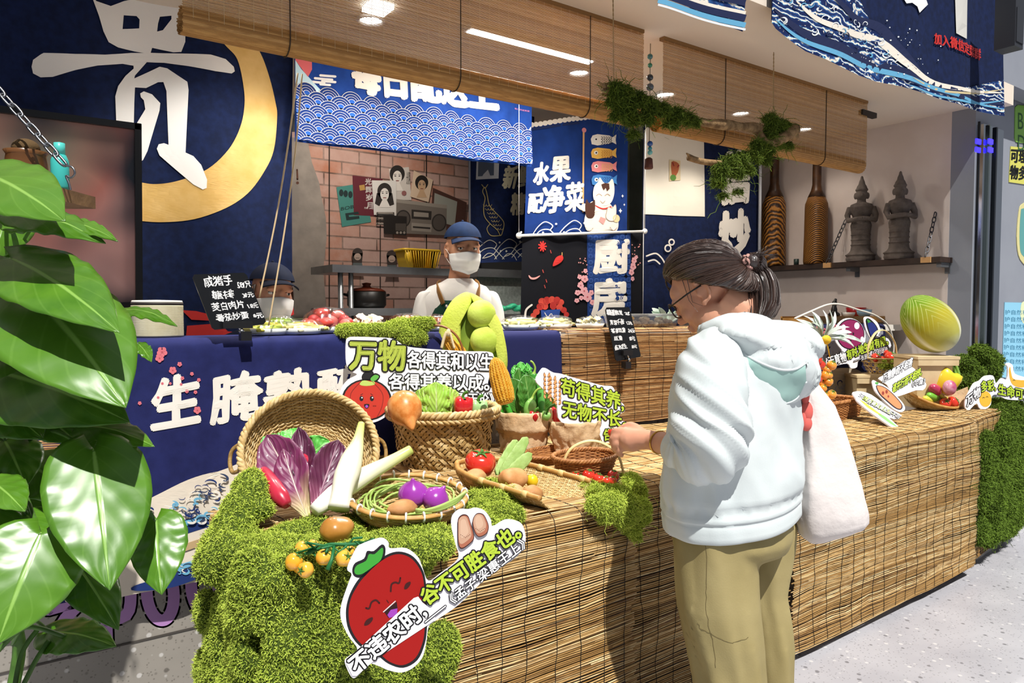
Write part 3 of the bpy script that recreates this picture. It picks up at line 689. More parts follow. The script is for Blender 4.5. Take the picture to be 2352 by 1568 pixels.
F.text('加入微信定菜群', (2146, 100), (2258, 138), (0, -26), RED, bold=.7, jit=1.5)
F.poly([(2184, -40), (2220, -30), (2218, 90), (2190, 78)], M('cfcdc6', .8)); F.poly([(2062, -14), (2080, -22), (2126, -6), (2132, 10), (2110, 30), (2104, 16), (2090, 8), (2076, 10)], WHT)
F.build('noren_curtain', 'dark navy curtain with blue and white wave print across the top right', 'noren curtain', group='wave print curtains')
F = Flat((0, 1.87, 0), (0, -1, 0), fd, eps=.002, sub=50)
F.sheet([(1480, -260), (1724, -160), (1708, 72), (1480, -30)], WAVE, 30, 12)
for i, (y, m, w) in enumerate(((-40, nb, 20), (-14, M('e6ddcf', .8), 8), (-2, nb, 16), (14, lb, 12), (24, wc, 5))): F.line([(1500, y-8), (1560, y+6), (1630, y+22), (1712, y+44)], w, m, F.L+i*.2, k=6, caps=False)
F.build('noren_curtain', 'corner of a second blue wave curtain at the top edge, beside the wave banner', 'noren curtain', group='wave print curtains')
def counter_cloth(pxl, pxr, zbot, name, label, draw, m=NAVY, seed=1, yb=YC-.004, group=None):
    xa, xb = atY(pxl, 800, YC).x, atY(pxr, 800, YC).x
    path = [(2.72, ZC+.006), (YC+.01, ZC+.006), (YC-.008, ZC-.004), (YC-.014, ZC-.02), (YC-.016, zbot)]
    rs = resample([(0, y, z) for y, z in path], .02); L = rs[-1][2]; mb = MB()
    fd = folds(.012, 8, seed)
    def fn(u, v):
        s = v*(len(rs)-1); k = min(int(s), len(rs)-2); p = rs[k][0].lerp(rs[k+1][0], s-k); x = xa+(xb-xa)*u
        q = V((x, p.y, p.z)); amt = max(0, min(1, (ZC-.03-p.z)/.25)); return q+V((0, -abs(fd(q))*amt, .001))
    F = Flat((0, YC-.016, 0), (0, -1, 0), lambda p: abs(fd(p))*max(0, min(1, (ZC-.03-p.z)/.25)), eps=.0014, sub=30)
    F.mi(m); F.mb.grid(fn, 60, len(rs), 0); F.L = 1; draw(F)
    o = F.build(name, label, 'cloth', group=group); md = o.modifiers.new('s', 'SOLIDIFY'); md.thickness = .0006; md.offset = -1; return o
def dL(F):
    F.text('生', (348, 992), (456, 972), (4, -120), CREAM, bold=5, jit=4); F.text('腌', (484, 976), (596, 958), (4, -110), CREAM, bold=4.5, jit=4)
    F.text('熟', (606, 958), (716, 938), (4, -98), CREAM, bold=4.5, jit=4); F.text('醉', (728, 938), (826, 920), (4, -88), CREAM, bold=4.2, jit=4)
    rr = random.Random(8)
    for x, y, r in ((372, 808, 11), (366, 822, 9), (396, 850, 8), (412, 836, 5), (418, 868, 4), (440, 858, 4), (372, 880, 3), (456, 872, 4), (448, 900, 4), (428, 898, 4), (452, 941, 8), (362, 912, 3), (320, 925, 4), (390, 880, 3), (415, 882, 3)): flower(F, x, y, r, 'd8717c')
    F.up()
    F.poly([(150, 1200), (250, 1190), (352, 1138), (430, 1100), (500, 1082), (600, 1070), (620, 1330), (480, 1330), (330, 1358), (150, 1380)], M('e4d8c6', .85), smooth=4).up()
    nb = M('16306c', .85); lb = M('6fb0d0', .85); tn = M('c0a478', .85)
    for pts, w, m in (([(150, 1290), (300, 1266), (380, 1222), (470, 1196), (560, 1180)], 34, nb), ([(300, 1250), (380, 1214), (460, 1190), (540, 1176)], 12, lb), ([(330, 1282), (400, 1262), (470, 1240), (540, 1230)], 16, tn), ([(300, 1350), (380, 1334), (450, 1312), (520, 1296)], 30, nb), ([(370, 1310), (420, 1296), (470, 1280)], 12, lb)): F.line(pts, w, m, k=6, taper=True); F.up()
    for i in range(110):
        s_ = rr.random(); x = 340+s_*190; y = 1205-s_*70+rr.uniform(-48, 40) if i % 3 else 1310-s_*30+rr.uniform(-14, 14); r_ = rr.uniform(5, 13); a = rr.uniform(0, 6)
        F.line([(x+r_*(1.5-j/9)*math.cos(a+j*.42), y+r_*(1-j/9)*math.sin(a+j*.42)) for j in range(8)], rr.uniform(1.6, 5.5), (nb, lb, M('33405e', .85), CREAM)[i % 4], k=3, taper=True)
counter_cloth(-60, 985, .465, 'counter_cloth', 'navy cloth with white brush characters and red blossoms draped over the near counter', dL, M('22285c', .85, .2, var='1c2150', vs=20, bump=.08, bs=420), 2)
counter_cloth(980, 1284, .87, 'counter_cloth', 'plain dark navy cloth hanging beside the reed mat behind the pepper bag', lambda F: None, M('1f2350', .85, .2, bump=.08, bs=420), 5)
def dR(F):
    rr = random.Random(4)
    g = M('8f9098', .85)
    for ch, x, y in (('接', 1850, 850), ('受', 1885, 842), ('微', 1920, 832), ('信', 1952, 822), ('预', 1982, 812), ('定', 2008, 804)): F.text(ch, (x-18, y), (x+18, y-4), (2, -52), g, bold=2, jit=2)
    for i in range(16): flower(F, 1838+rr.uniform(0, 90), 752+rr.uniform(-4, 16), rr.uniform(3, 6), 'd8717c')
    F.poly([(1860, 880), (1900, 850), (1960, 846), (1990, 870), (1960, 890), (1900, 950), (1850, 950)], M('a79b86', .85), smooth=4).up()
    nb = M('13265a', .85)
    for i in range(26): x = 1890+rr.uniform(0, 90); y = 905+rr.uniform(-36, 36); a = rr.uniform(0, 6); F.line([(x+9*(1-j/9)*math.cos(a+j*.6), y+9*(1-j/9)*math.sin(a+j*.6)) for j in range(8)], 2.6, (nb, g)[i % 2], k=3, taper=True)
counter_cloth(1800, 2028, .80, 'counter_cloth', 'dark navy cloth with grey characters draped over the far end of the counter', dR, M('191c40', .85, .2, bump=.06, bs=420), 9)
BAM = reedmat('blind_bamboo', ['b8884c', 'c99b5e', 'a07440', '8c6234']); CORD = M('3a2c1e', .8); ROPE = M('cdb48c', .8, name='cord_beige')
def blind(label, pl, pr, zt, zb, rr_=.042, y=YC-.05, seed=1):
    xa, xb = atY(pl[0], pl[1], y).x, atY(pr[0], pr[1], y).x; r_ = random.Random(seed); t = thing('bamboo_blind', label, 'blind', ((xa+xb)/2, y, zt), 'rolled bamboo blinds')
    zc = zb+rr_; mb = MB(); z = zt; pit = .0036
    while z > zc:
        q = r_.random(); h = pit*r_.uniform(.44, .64); y_ = y-rr_+r_.uniform(-.0006, .0006); e = r_.uniform(-.002, .002)
        mb.add([(xa+e, y_-.0006, z-h/2), (xb+e, y_-.0006, z-h/2), (xb+e, y_-.0006, z+h/2), (xa+e, y_-.0006, z+h/2), (xa+e, y_+.0006, z-h/2), (xb+e, y_+.0006, z-h/2), (xb+e, y_+.0006, z+h/2), (xa+e, y_+.0006, z+h/2)], [(0, 1, 2, 3), (5, 4, 7, 6), (4, 5, 1, 0), (3, 2, 6, 7)], 0, False, (0, 0, q)); z -= pit
    x = xa+.03
    while x < xb: mb.tube([(x, y-rr_-.0012, zt), (x, y-rr_-.0012, zc)], .0007, 4, 1); x += .045
    part(mb, 'slats', [BAM, ROPE], t)
    mb = MB(); a = PI
    for k in range(3):
        R_ = rr_*(1-.2*k)
        n = int(2*PI*R_/.0042)
        for i in range(n):
            th = PI+2*PI*i/n; c = V((0, y+math.cos(th)*R_, zc+math.sin(th)*R_*1.0)); q = r_.random(); tn = V((0, -math.sin(th), math.cos(th))); e = r_.uniform(-.003, .003)+k*.002
            nn = V((0, math.cos(th), math.sin(th)))*.0007
            P = [c-tn*.0019-nn, c+tn*.0019-nn, c+tn*.0019+nn, c-tn*.0019+nn]
            mb.add([(xa+e, p.y, p.z) for p in P]+[(xb+e, p.y, p.z) for p in P], [(0, 1, 5, 4), (1, 2, 6, 5), (2, 3, 7, 6), (3, 0, 4, 7)], 0, False, (0, 0, q))
    part(mb, 'roll', [BAM], t)
    n = max(2, round((xb-xa)/.75))
    for i in range(n):
        x = xa+(xb-xa)*(i+.5)/n; mb = MB()
        mb.tube([(x, y-rr_-.004, zt)]+[(x, y+math.cos(PI+k*PI/8)*(rr_+.004), zc+math.sin(PI+k*PI/8)*(rr_+.004)) for k in range(9)], .0022, 6); part(mb, 'lift_cord', CORD, t)
    mb = MB(); mb.box(((xa+xb)/2, y-rr_+.01, zt+.008), (xb-xa, .03, .02)); part(mb, 'head_rail', M('8a6438', .6), t)
    return t
blind('long bamboo blind rolled up over the counter, from the big character to the moss', (414, 90), (1462, 250), 2.597, 2.178, seed=2)
blind('shorter bamboo blind rolled up at the far end above the statues', (1507, 250), (1974, 390), 2.597, 2.178, seed=6)
mb = MB(); mb.box(tuple(atY(1993, 262, YC-.09)), (.16, .03, .03)); tag(mb.build('blind_bracket', M('2a2420', .6)), 'dark bracket sticking out beyond the far end of the blind', 'bracket')
for i, pts in enumerate((((684, 168), (662, 330), (634, 500), (596, 682)), ((694, 170), (680, 330), (655, 520), (617, 748)))):
    mb = MB(); mb.tube(smooth_poly([atY(x, y, YC-.02) for x, y in pts], 6, False), .0028, 6); tag(mb.build('pull_cord', ROPE), 'beige pull cord hanging from the blind in front of the %s' % ('blackboard' if i == 0 else "seated worker's mask"), 'cord', 'pull cords of the blind')
def brickmat():
    m, t = newmat('brick_print', 'a08070', .8, .2); co = t.coord(); mp = t.node('ShaderNodeMapping'); t.link(co, mp.inputs[0]); mp.inputs['Rotation'].default_value = (PI/2, 0, 0)
    b = t.node('ShaderNodeTexBrick'); t.link(mp.outputs[0], b.inputs['Vector']); b.inputs['Scale'].default_value = 1; b.inputs['Brick Width'].default_value = .25; b.inputs['Row Height'].default_value = .083
    b.inputs['Mortar Size'].default_value = .006; b.inputs['Mortar Smooth'].default_value = .4; b.inputs['Bias'].default_value = -.35
    b.inputs['Color1'].default_value = lin('b2938a'); b.inputs['Color2'].default_value = lin('b0663c'); b.inputs['Mortar'].default_value = lin('6a544a')
    n = t.noise(co, 9, 5, .6); c = t.mix(t.ramp(n, [(.35, '000000'), (.7, 'ffffff')]), b.outputs[0], 'c4aaa0', 'MIX')
    c = t.mix(.45, c, b.outputs[0]); t.base(c); t.bump(t.math('SUBTRACT', n, b.outputs[1]), .5, .01); return m
BY = 4.62
spot('kitchen_fill', (1.75, 3.75, 2.5), (1.9, 4.6, 1.7), 34, 120, (1, .9, .78), .05, .6)  # added fill to brighten the brick mural, no fitting belongs to it
F = Flat((0, BY, 0), (0, -1, 0), eps=.0016)
F.board([(560, 302), (1092, 306), (1092, 790), (560, 790)], brickmat(), .02)
F.poly([(560, 300), (706, 320), (716, 372), (733, 420), (738, 452), (748, 498), (750, 545), (742, 620), (748, 690), (752, 790), (560, 790)], M('9a9189', .85, .2, var='87807a', vs=10), smooth=0).up()
gr = M('241c18', .9)
for x in (756, 873, 979): F.line([(x, 306), (x, 790)], 2.4, gr, k=0)
F.line([(682, 390), (683, 412)], 4, M('5a3a2c', .8), k=0); F.circle(683, 420, 3.4, M('5a3a2c', .8)); F.up()
F.poly([(772, 430), (836, 420), (852, 510), (785, 521)], M('3f8078', .7)).poly([(809, 403), (878, 411), (874, 497), (812, 494)], M('5c1a28', .7), F.L+.5); F.up()
for i, x in enumerate((783, 793, 804)): F.circle(x, 443+i*2, 5, M('1c2f30', .8), ry=8)
F.text('BOB', (782, 484), (812, 478), (0, -8), M('1c2f30', .8)); F.poly([(792, 490), (822, 486), (824, 492), (800, 494), (801, 498), (824, 496), (825, 502), (795, 506)], M('1c2f30', .8))
for i, ch in enumerate('光辉岁月'): F.text(ch, (838+i*1, 425+i*18), (852+i*1, 425+i*18), (0, -15), M('d8d0cc', .7), bold=.6)
F.text('MAY 6-90', (836, 480), (856, 481), (0, -5), M('d8d0cc', .7)); F.poly([(824, 426), (836, 424), (838, 436), (826, 438)], M('b08a4a', .7)); F.up()
def portrait(F, q, cx, cy, s, bg, hair, face, long=True):
    F.poly(q, M(bg, .7)).up()
    h, f = M(hair, .7), M(face, .7); dk = M('2a2422', .7)
    F.circle(cx, cy-4*s, 15*s, h, ry=17*s)
    if long: F.poly([(cx-16*s, cy), (cx+16*s, cy), (cx+20*s, cy+24*s), (cx+8*s, cy+28*s), (cx-10*s, cy+28*s), (cx-20*s, cy+22*s)], h)
    F.up(); F.circle(cx, cy+3*s, 9*s, f, ry=13*s); F.poly([(cx-12*s, cy+30*s), (cx-4*s, cy+13*s), (cx+4*s, cy+13*s), (cx+12*s, cy+30*s)], f, F.L-.4)
    F.up(.5)
    for d in (-1, 1): F.line([(cx+d*6*s, cy+.5*s), (cx+d*2.4*s, cy+.8*s)], 1.8*s, dk, k=0, caps=False); F.line([(cx+d*7*s, cy-2.4*s), (cx+d*2*s, cy-2.8*s)], 1*s, dk, k=0, caps=False)
    F.line([(cx-2.6*s, cy+10*s), (cx+2.6*s, cy+10*s)], 1.8*s, M('8a4a44', .7), k=0); F.up()
portrait(F, [(892, 388), (938, 384), (944, 460), (899, 458)], 911, 404, 1.15, 'c9c2bb', '241f1d', 'dcd6cf', False)
F.circle(926, 444, 5.5, M('8a5a58', .7)); F.text('光阴', (931, 424), (940, 424), (0, -30), M('6a6460', .7)); F.up()
portrait(F, [(948, 392), (992, 414), (982, 465), (940, 452)], 966, 424, 1.0, 'cbb49c', '1d1714', 'b89878', False)
portrait(F, [(851, 415), (907, 416), (908, 496), (856, 494)], 880, 444, 1.1, 'd3d0cc', '2a2523', 'dcd7d2')
st = M('6e665f', .6); st2 = M('8d857c', .6); dk = M('2c2724', .6)
F.poly([(990, 432), (1068, 466), (1060, 540), (984, 520)], M('4a2f28', .6)).poly([(994, 444), (1046, 464), (1040, 520), (990, 506)], M('8f9088', .5), F.L+.4); F.up()
F.poly([(906, 462), (1022, 476), (1020, 541), (906, 536)], st).up(.4)
for x, y in ((922, 503), (1004, 512)): F.circle(x, y, 17, dk, ry=20); F.circle(x, y, 14, M('4d4641', .6), F.L+.2, ry=17)
F.poly([(941, 482), (987, 486), (986, 506), (941, 503)], dk); F.poly([(946, 487), (980, 490), (980, 500), (946, 498)], st2, F.L+.2)
F.poly([(941, 512), (987, 516), (986, 534), (941, 530)], st2); F.poly([(944, 520), (984, 523), (984, 527), (944, 524)], dk, F.L+.2); F.poly([(906, 458), (1022, 472), (1022, 480), (906, 466)], st2, F.L+.2); F.up()
F.poly([(876, 494), (930, 498), (929, 541), (877, 537)], M('231f1d', .5)); F.poly([(904, 514), (928, 514), (928, 532), (904, 530)], M('4a443f', .5), F.L+.3)
for x in (908, 916, 924): F.circle(x, 535, 3, st2, F.L+.4, n=10)
for i in range(5): F.line([(862, 490+i*6), (900, 490+i*6.3)], 4, (st2, dk)[i % 2], F.L-.2, k=0)
for cx, cy in ((817, 590), (895, 595)):              # two drawn girls low on the wall
    F.up(); hk = M('3d3330', .7); F.circle(cx, cy-8, 12, hk); F.poly([(cx-12, cy-8), (cx+12, cy-8), (cx+10, cy+14), (cx-10, cy+14)], hk); F.circle(cx, cy, 8, M('b59f92', .7), F.L+.3); F.poly([(cx-10, cy+14), (cx+10, cy+14), (cx+16, cy+40), (cx-16, cy+40)], M('5d6668', .7)); F.line([(cx-4, cy+3), (cx+4, cy+3)], 1, dk, F.L+.5, k=0)
tag(F.build('printed_mural', 'printed brick wall mural with old posters, radio and recorder behind the kitchen doorway', 'mural'))
STEEL = M('a8abad', .32, metal=.9, var='8e9193', vs=7, name='brushed_steel')
ra, rb = atY(762, 616, 4.05), atY(1150, 616, 4.05); z1 = ra.z; z2 = atY(900, 716, 4.05).z
t = thing('steel_rack', 'two tier steel rack in front of the brick mural', 'rack', (ra.x+.6, 4.25, 0))
for zz, nm in ((z1, 'upper_shelf'), (z2, 'lower_shelf')):
    mb = MB(); mb.box(((ra.x+rb.x)/2, 4.22, zz), (rb.x-ra.x, .36, .045)); part(mb, nm, STEEL, t)
for px in (782, 806, 1150):
    for yy in (4.08,):
        p = atY(px, 650, yy); mb = MB(); mb.tube([(p.x, yy, 0), (p.x, yy, z1-.02)], .016, 8); part(mb, 'leg', STEEL, t)
c = atY(972, 597, 4.12); zb_ = z1+.0225
t = thing('plastic_crate', 'yellow ribbed plastic basket on the upper steel shelf', 'basket', (c.x, 4.2, zb_))
mb = MB(); yel = M('d9b32c', .45, .4); w0, w1, h_ = .10, .13, .125
rings = []
for z, w_ in ((0, w0), (h_, w1), (h_, w1-.006), (.006, w0-.006)):
    rings.append([V((t.location.x+w_*math.copysign(min(1, 1.25*abs(math.cos(a)))**.6, math.cos(a)), 4.2+.08*math.copysign(min(1, 1.25*abs(math.sin(a)))**.6, math.sin(a)), zb_+.001+z)) for a in [2*PI*k/32 for k in range(32)]])
mb.loft(rings, caps=True)
for k in range(15): x = t.location.x-.1+k*.0143; mb.tube([(x, 4.2-.081, zb_+.01), (x+(k-7)*.004, 4.2-.083, zb_+h_-.012)], .003, 5)
part(mb, 'body', yel, t); mb = MB(); mb.loft([[V(((p.x-t.location.x)*s_+t.location.x, (p.y-4.2)*s_+4.2, zb_+h_+dz)) for p in rings[1]] for s_, dz in ((1, -.012), (1.05, -.012), (1.05, .002), (1, .002))], caps=False); part(mb, 'rim', yel, t)
c = atY(850, 690, 4.15); z0 = z2+.0225
t = thing('cooking_pot', 'dark lidded cooking pot on the lower steel shelf', 'pot', (c.x, 4.2, z0)); T_ = Matrix.Translation((c.x, 4.2, z0))
mb = MB(); mb.lathe([(.105, .001), (.12, .02), (.12, .1), (.115, .105)], 28, T=T_); part(mb, 'body', M('191614', .4), t)
mb = MB(); mb.lathe([(.12, .106), (.09, .122), (.03, .13), (.022, .14), (.03, .155), (.005, .16)], 28, T=T_); part(mb, 'lid', M('6b2e1a', .4), t)
for s_ in (-1, 1): mb = MB(); mb.tube([(c.x+s_*.115, 4.17, z0+.08), (c.x+s_*.15, 4.2, z0+.085), (c.x+s_*.115, 4.23, z0+.08)], .008, 8); part(mb, 'handle', M('191614', .4), t)
a, b = atY(1098, 600, 3.78), atY(1205, 760, 3.78)
t = thing('steel_worktop', 'pale steel work cabinet behind the man, papers lying on it', 'cabinet', (a.x+.2, 3.8, 0))
mb = MB(); mb.box(((a.x+b.x)/2+.08, 3.9, .78), (b.x-a.x+.16, .2, 1.54)); part(mb, 'body', M('9aa19c', .45, metal=.5, var='7f8782', vs=60), t)
mb = MB(); mb.box(((a.x+b.x)/2+.08, 3.88, atY(1150, 628, 3.77).z), (b.x-a.x+.2, .26, .05)); part(mb, 'top_edge', STEEL, t)
mb = MB(); g_ = atY(1165, 720, 3.7); mb.box((g_.x, 3.72, g_.z-.012), (.34, .16, .02)); part(mb, 'side_shelf', STEEL, t)
c = atY(1165, 705, 3.7); mb = MB()
for i in range(6): mb.ball(c+V((.028*i-.08, R.uniform(-.02, .02), .01*math.sin(i*2)+R.uniform(-.01, .01))), (.032, .02, .016), nu=12, nv=8)
for i in range(4): mb.tube([c+V((.06, 0, 0)), c+V((.10, -.01, -.012*i+.01)), c+V((.125, -.01, -.02*i))], [.011, .009, .006], 8)
tag(remesh(mb, 'rubber_gloves', M('1f9068', .45), .006, 4), 'pair of green rubber gloves lying behind the man', 'gloves')
LY = 2.9; F = Flat((0, LY, 0), (0, -1, 0), eps=.002)
def blurpic():
    m, t = newmat('blurred_picture', '8a6a60', .25, .5); co = t.coord()
    n = t.noise(t.scale(co, (1, 1, 1)), 2.3, 1, .4, .6); n2 = t.noise(t.scale(co, (1, 1, 1.3)), 3.1, 1, .4)
    c = t.ramp(n, [(.28, '26262c'), (.38, '7d625c'), (.48, 'd0a098'), (.58, 'c07a6c'), (.70, '97937c')])
    c = t.mix(t.ramp(n2, [(.46, '000000'), (.66, 'ffffff')]), c, '2c2e36'); t.base(c); return m
t = thing('framed_picture', 'large dark framed glossy picture with blurred pink shapes behind the plant', 'picture', tuple(atY(160, 690, LY)))
F.poly([(-240, 222), (316, 292), (319, 700), (-240, 715)], blurpic()); o = F.build('picture'); adopt(o, t)
P = [atY(x, y, LY-.002) for x, y in ((-240, 222), (316, 292), (319, 700), (-240, 715))]; mb = MB()
for i in range(4):
    a, b = P[i], P[(i+1) % 4]; mb.box(tuple((a+b)/2), ((b-a).length+.02, .03, .022), M_=Matrix.Rotation(-math.atan2((b-a).z, (b-a).x), 4, 'Y').to_3x3())
part(mb, 'frame', M('0d0d0f', .35), t)
mb = MB(); mb.box(tuple((P[0]+P[2])/2+V((.05, .03, -.06))), (abs(P[1].x-P[0].x)-.2, .04, .56)); part(mb, 'back_panel', DARK, t)
def chain(name_parent, a, b, link=.034, w_=.012, r_=.0026, m=None, seg=10):
    a, b = V(a), V(b); n = max(2, int((b-a).length/(link*.78))); d = (b-a)/n; dn = d.normalized(); mb = MB()
    s1 = dn.cross(V((0, 0, 1))); s1 = s1.normalized() if s1.length > .1 else V((1, 0, 0)); s2 = dn.cross(s1)
    for i in range(n):
        c = a+d*(i+.5); q = s1 if i % 2 else s2; q = (q*.8+(s2 if i % 2 else s1)*.4).normalized(); pts = []
        for k in range(16):
            th = 2*PI*k/16; pts.append(c+dn*(math.copysign(abs(math.cos(th))**.7, math.cos(th))*link*.5)+q*(math.copysign(abs(math.sin(th))**.7, math.sin(th))*w_*.5))
        mb.tube(pts, r_, 6, closed=True)
    return mb
DCH = 1.45; t = thing('swing_shelf', 'small wooden shelf hung on a metal chain above the plant', 'shelf', tuple(atF(90, 470, DCH)))
part(chain(None, atF(-14, 196, DCH), atF(148, 378, DCH)), 'chain', M('7d7f84', .3, metal=1), t)
mb = MB(); hk = [atF(*p, DCH) for p in ((150, 380), (166, 384), (172, 398), (163, 408), (152, 404), (158, 420), (162, 436))]; mb.tube(smooth_poly(hk, 5, False), .0022, 6); part(mb, 'hook', M('8d8f94', .3, metal=1), t)
ca = atF(176, 443, DCH); sh = RT*.93-FH*.36
mb = MB(); q = Matrix(((RT.x, FH.x, 0), (RT.y, FH.y, 0), (0, 0, 1))); mb.box(tuple(ca-RT*.225+FH*.06), (.37, .15, .026), M_=q); part(mb, 'plank', M('8a6a48', .7, var='5f4630', vs=14, bump=.2, bs=60), t)
c = atF(94, 345, DCH)+FH*.06; zz = (ca).z+.013
t = thing('teal_bottle', 'teal plastic bottle with a cap on the swing shelf', 'bottle', (c.x, c.y, zz)); h_ = c.z+.03-zz
T_ = Matrix.Translation((c.x, c.y, zz)); mb = MB(); mb.lathe([(.014, .001), (.017, .01), (.017, h_*.62), (.012, h_*.74)], 20, T=T_); part(mb, 'body', M('3fb4ad', .35), t)
mb = MB(); mb.lathe([(.0105, h_*.741), (.0105, h_*.98), (.002, h_)], 18, T=T_); part(mb, 'cap', M('52c4bb', .35), t)
c = atF(14, 350, DCH)+FH*.06; t = thing('brown_pot', 'low brown glazed pot at the far end of the swing shelf', 'pot', (c.x, c.y, zz)); T_ = Matrix.Translation((c.x, c.y, zz))
mb = MB(); mb.lathe([(.02, .001), (.036, .02), (.04, .05), (.036, .075), (.041, .083), (.034, .083), (.03, .06)], 24, T=T_); part(mb, 'body', M('6b4526', .3), t)
mb = MB(); mb.ball((c.x, c.y, zz+.09), (.026, .026, .02)); part(mb, 'soil', M('5a4426', .9, bump=.4), t)
c = atP(362, 778, (0, 0, ZC), (0, 0, 1)); c = V((atY(362, 740, 2.62).x, 2.62, ZC+.008)); T_ = Matrix.Translation(c); r0 = .078
t = thing('ribbed_canister', 'cream ribbed round canister with a dark lid edge behind the leaves', 'canister', tuple(c)); hh = atY(362, 690, 2.62).z-ZC-.008
prof = [(r0*.98, .001)]+[(r0+(.0012 if i % 2 else -.0006), .004+i*(hh-.02)/40) for i in range(41)]
mb = MB(); mb.lathe(prof, 36, T=T_); part(mb, 'body', M('d8d2b4', .6, var='c6bd9a', vs=12), t)
mb = MB(); mb.lathe([(r0*1.0, hh-.015), (r0*1.01, hh-.008)], 36, T=T_); part(mb, 'lid_edge', M('2a2220', .6), t)
mb = MB(); mb.lathe([(r0, hh-.0075), (r0*.96, hh), (.001, hh+.002)], 36, T=T_); part(mb, 'lid', M('e9e4d8', .6), t)
HAND = M('f2f2f2', .8, name='chalk')
def blackboard(q, p0, n, lines, label, clip):
    F = Flat(p0, n, eps=.0008); t = thing('blackboard', label, 'blackboard', tuple(F.P(*clip)), 'price blackboards')
    F.board(q, M('111215', .3, .5), .004)
    F.up(0); e = M('9a9a9a', .5)
    for s_, bl, br, up in lines: F.text(s_, bl, br, up, HAND, bold=.4, jit=3.4)
    o = F.build('panel'); adopt(o, t)
    return t, F
t, F = blackboard([(447, 630), (560, 626), (567, 631), (611, 738), (605, 745), (494, 757), (487, 752), (443, 638)], (atY(530, 700, 2.44).x, 2.44, 1.3), (.12, -1, .12), [('咸猪手', (470, 660), (536, 654), (-5, -24)), ('58/只', (548, 662), (577, 658), (-5, -15)), ('糖排', (488, 688), (540, 684), (-5, -19)), ('38元', (558, 684), (583, 682), (-4, -12)), ('茭白肉片', (490, 715), (562, 706), (-5, -18)), ('18元', (572, 708), (594, 706), (-4, -11)), ('番茄炒蛋', (500, 739), (572, 731), (-5, -17)), ('8元', (584, 731), (605, 729), (-4, -12))], 'black menu board with white handwriting clipped above the navy cloth', (548, 770))
def clipm(t, F, pts, r_=.0045):
    bk_ = M('1b1b1d', .3); ch = M('c8c8c8', .2, metal=1)
    a = [F.P(x, y, .012) for x, y in pts]; mb = MB(); mb.box(tuple((a[0]+a[1])/2), ((a[1]-a[0]).length, .016, .022)); part(mb, 'clip', bk_, t)
    mb = MB(); mb.tube([(a[0]+a[1])/2, a[2]], r_, 8); mb.ball(a[2], r_*2.2, nu=12, nv=8); part(mb, 'clamp_joint', ch, t)
    mb = MB(); mb.box(tuple(a[3]), (.034, .03, .03)); part(mb, 'clamp_base', bk_, t)
clipm(t, F, [(510, 752), (574, 742), (552, 762), (560, 772)])
t, F = blackboard([(1394, 706), (1444, 705), (1447, 709), (1472, 816), (1469, 820), (1418, 829), (1414, 826), (1391, 712)], (atY(1430, 760, 2.42).x, 2.425, 1.24), (.05, -1, .08), [('糖醋素粒', (1396, 724), (1430, 723), (-2, -12)), ('28.', (1436, 724), (1447, 723), (-2, -9)), ('青菜千张', (1402, 746), (1434, 744), (-2, -11)), ('12元', (1440, 746), (1453, 745), (-2, -8)), ('茶香豆腐', (1406, 765), (1436, 763), (-2, -11)), ('24元', (1444, 764), (1457, 763), (-2, -9)), ('豆腐', (1412, 782), (1430, 781), (-2, -10)), ('8元', (1446, 782), (1460, 781), (-2, -9)), ('盐水花生', (1414, 803), (1440, 800), (-2, -10)), ('10元', (1452, 800), (1464, 799), (-2, -8))], 'tall narrow black menu board clipped to the reed covered counter', (1440, 836))
clipm(t, F, [(1426, 812), (1446, 808), (1440, 826), (1434, 838)], .004)
SX = 4.90; sa, sb = atX(2166, 603, SX), atX(1700, 606, SX); sz = atX(1900, 610, SX).z
DW = M('3a2a22', .6, .3, var='2a1e18', vs=12, name='dark_shelf_wood'); t = thing('wall_shelf', 'dark wooden shelf on brackets and chains carrying statues and carved bottles', 'shelf', (4.95, (sa.y+sb.y)/2, sz))
mb = MB(); mb.box((4.945, (sa.y+sb.y)/2, sz), (.17, abs(sa.y-sb.y), .034)); part(mb, 'plank', DW, t)
for px in (1948, 2156): p = atX(px, 618, SX); mb = MB(); mb.box((4.96, p.y, sz-.032), (.12, .03, .03)); mb.box((XW-.008, p.y, sz-.05), (.012, .03, .07)); part(mb, 'bracket', M('777a7d', .4, metal=.7), t)
for a, b in (((1900, 598), (1943, 505)), ((2126, 598), (2149, 488))):
    p, q = atX(*a, SX-.05), atX(*b, XW-.01); part(chain(None, (p.x, p.y, sz+.018), q, .045, .018, .0034), 'chain', M('4d4d50', .35, metal=1), t)
    mb = MB(); mb.box((SX-.045, p.y, sz), (.02, .06, .036)); part(mb, 'corner_cap', M('b48a58', .6), t)
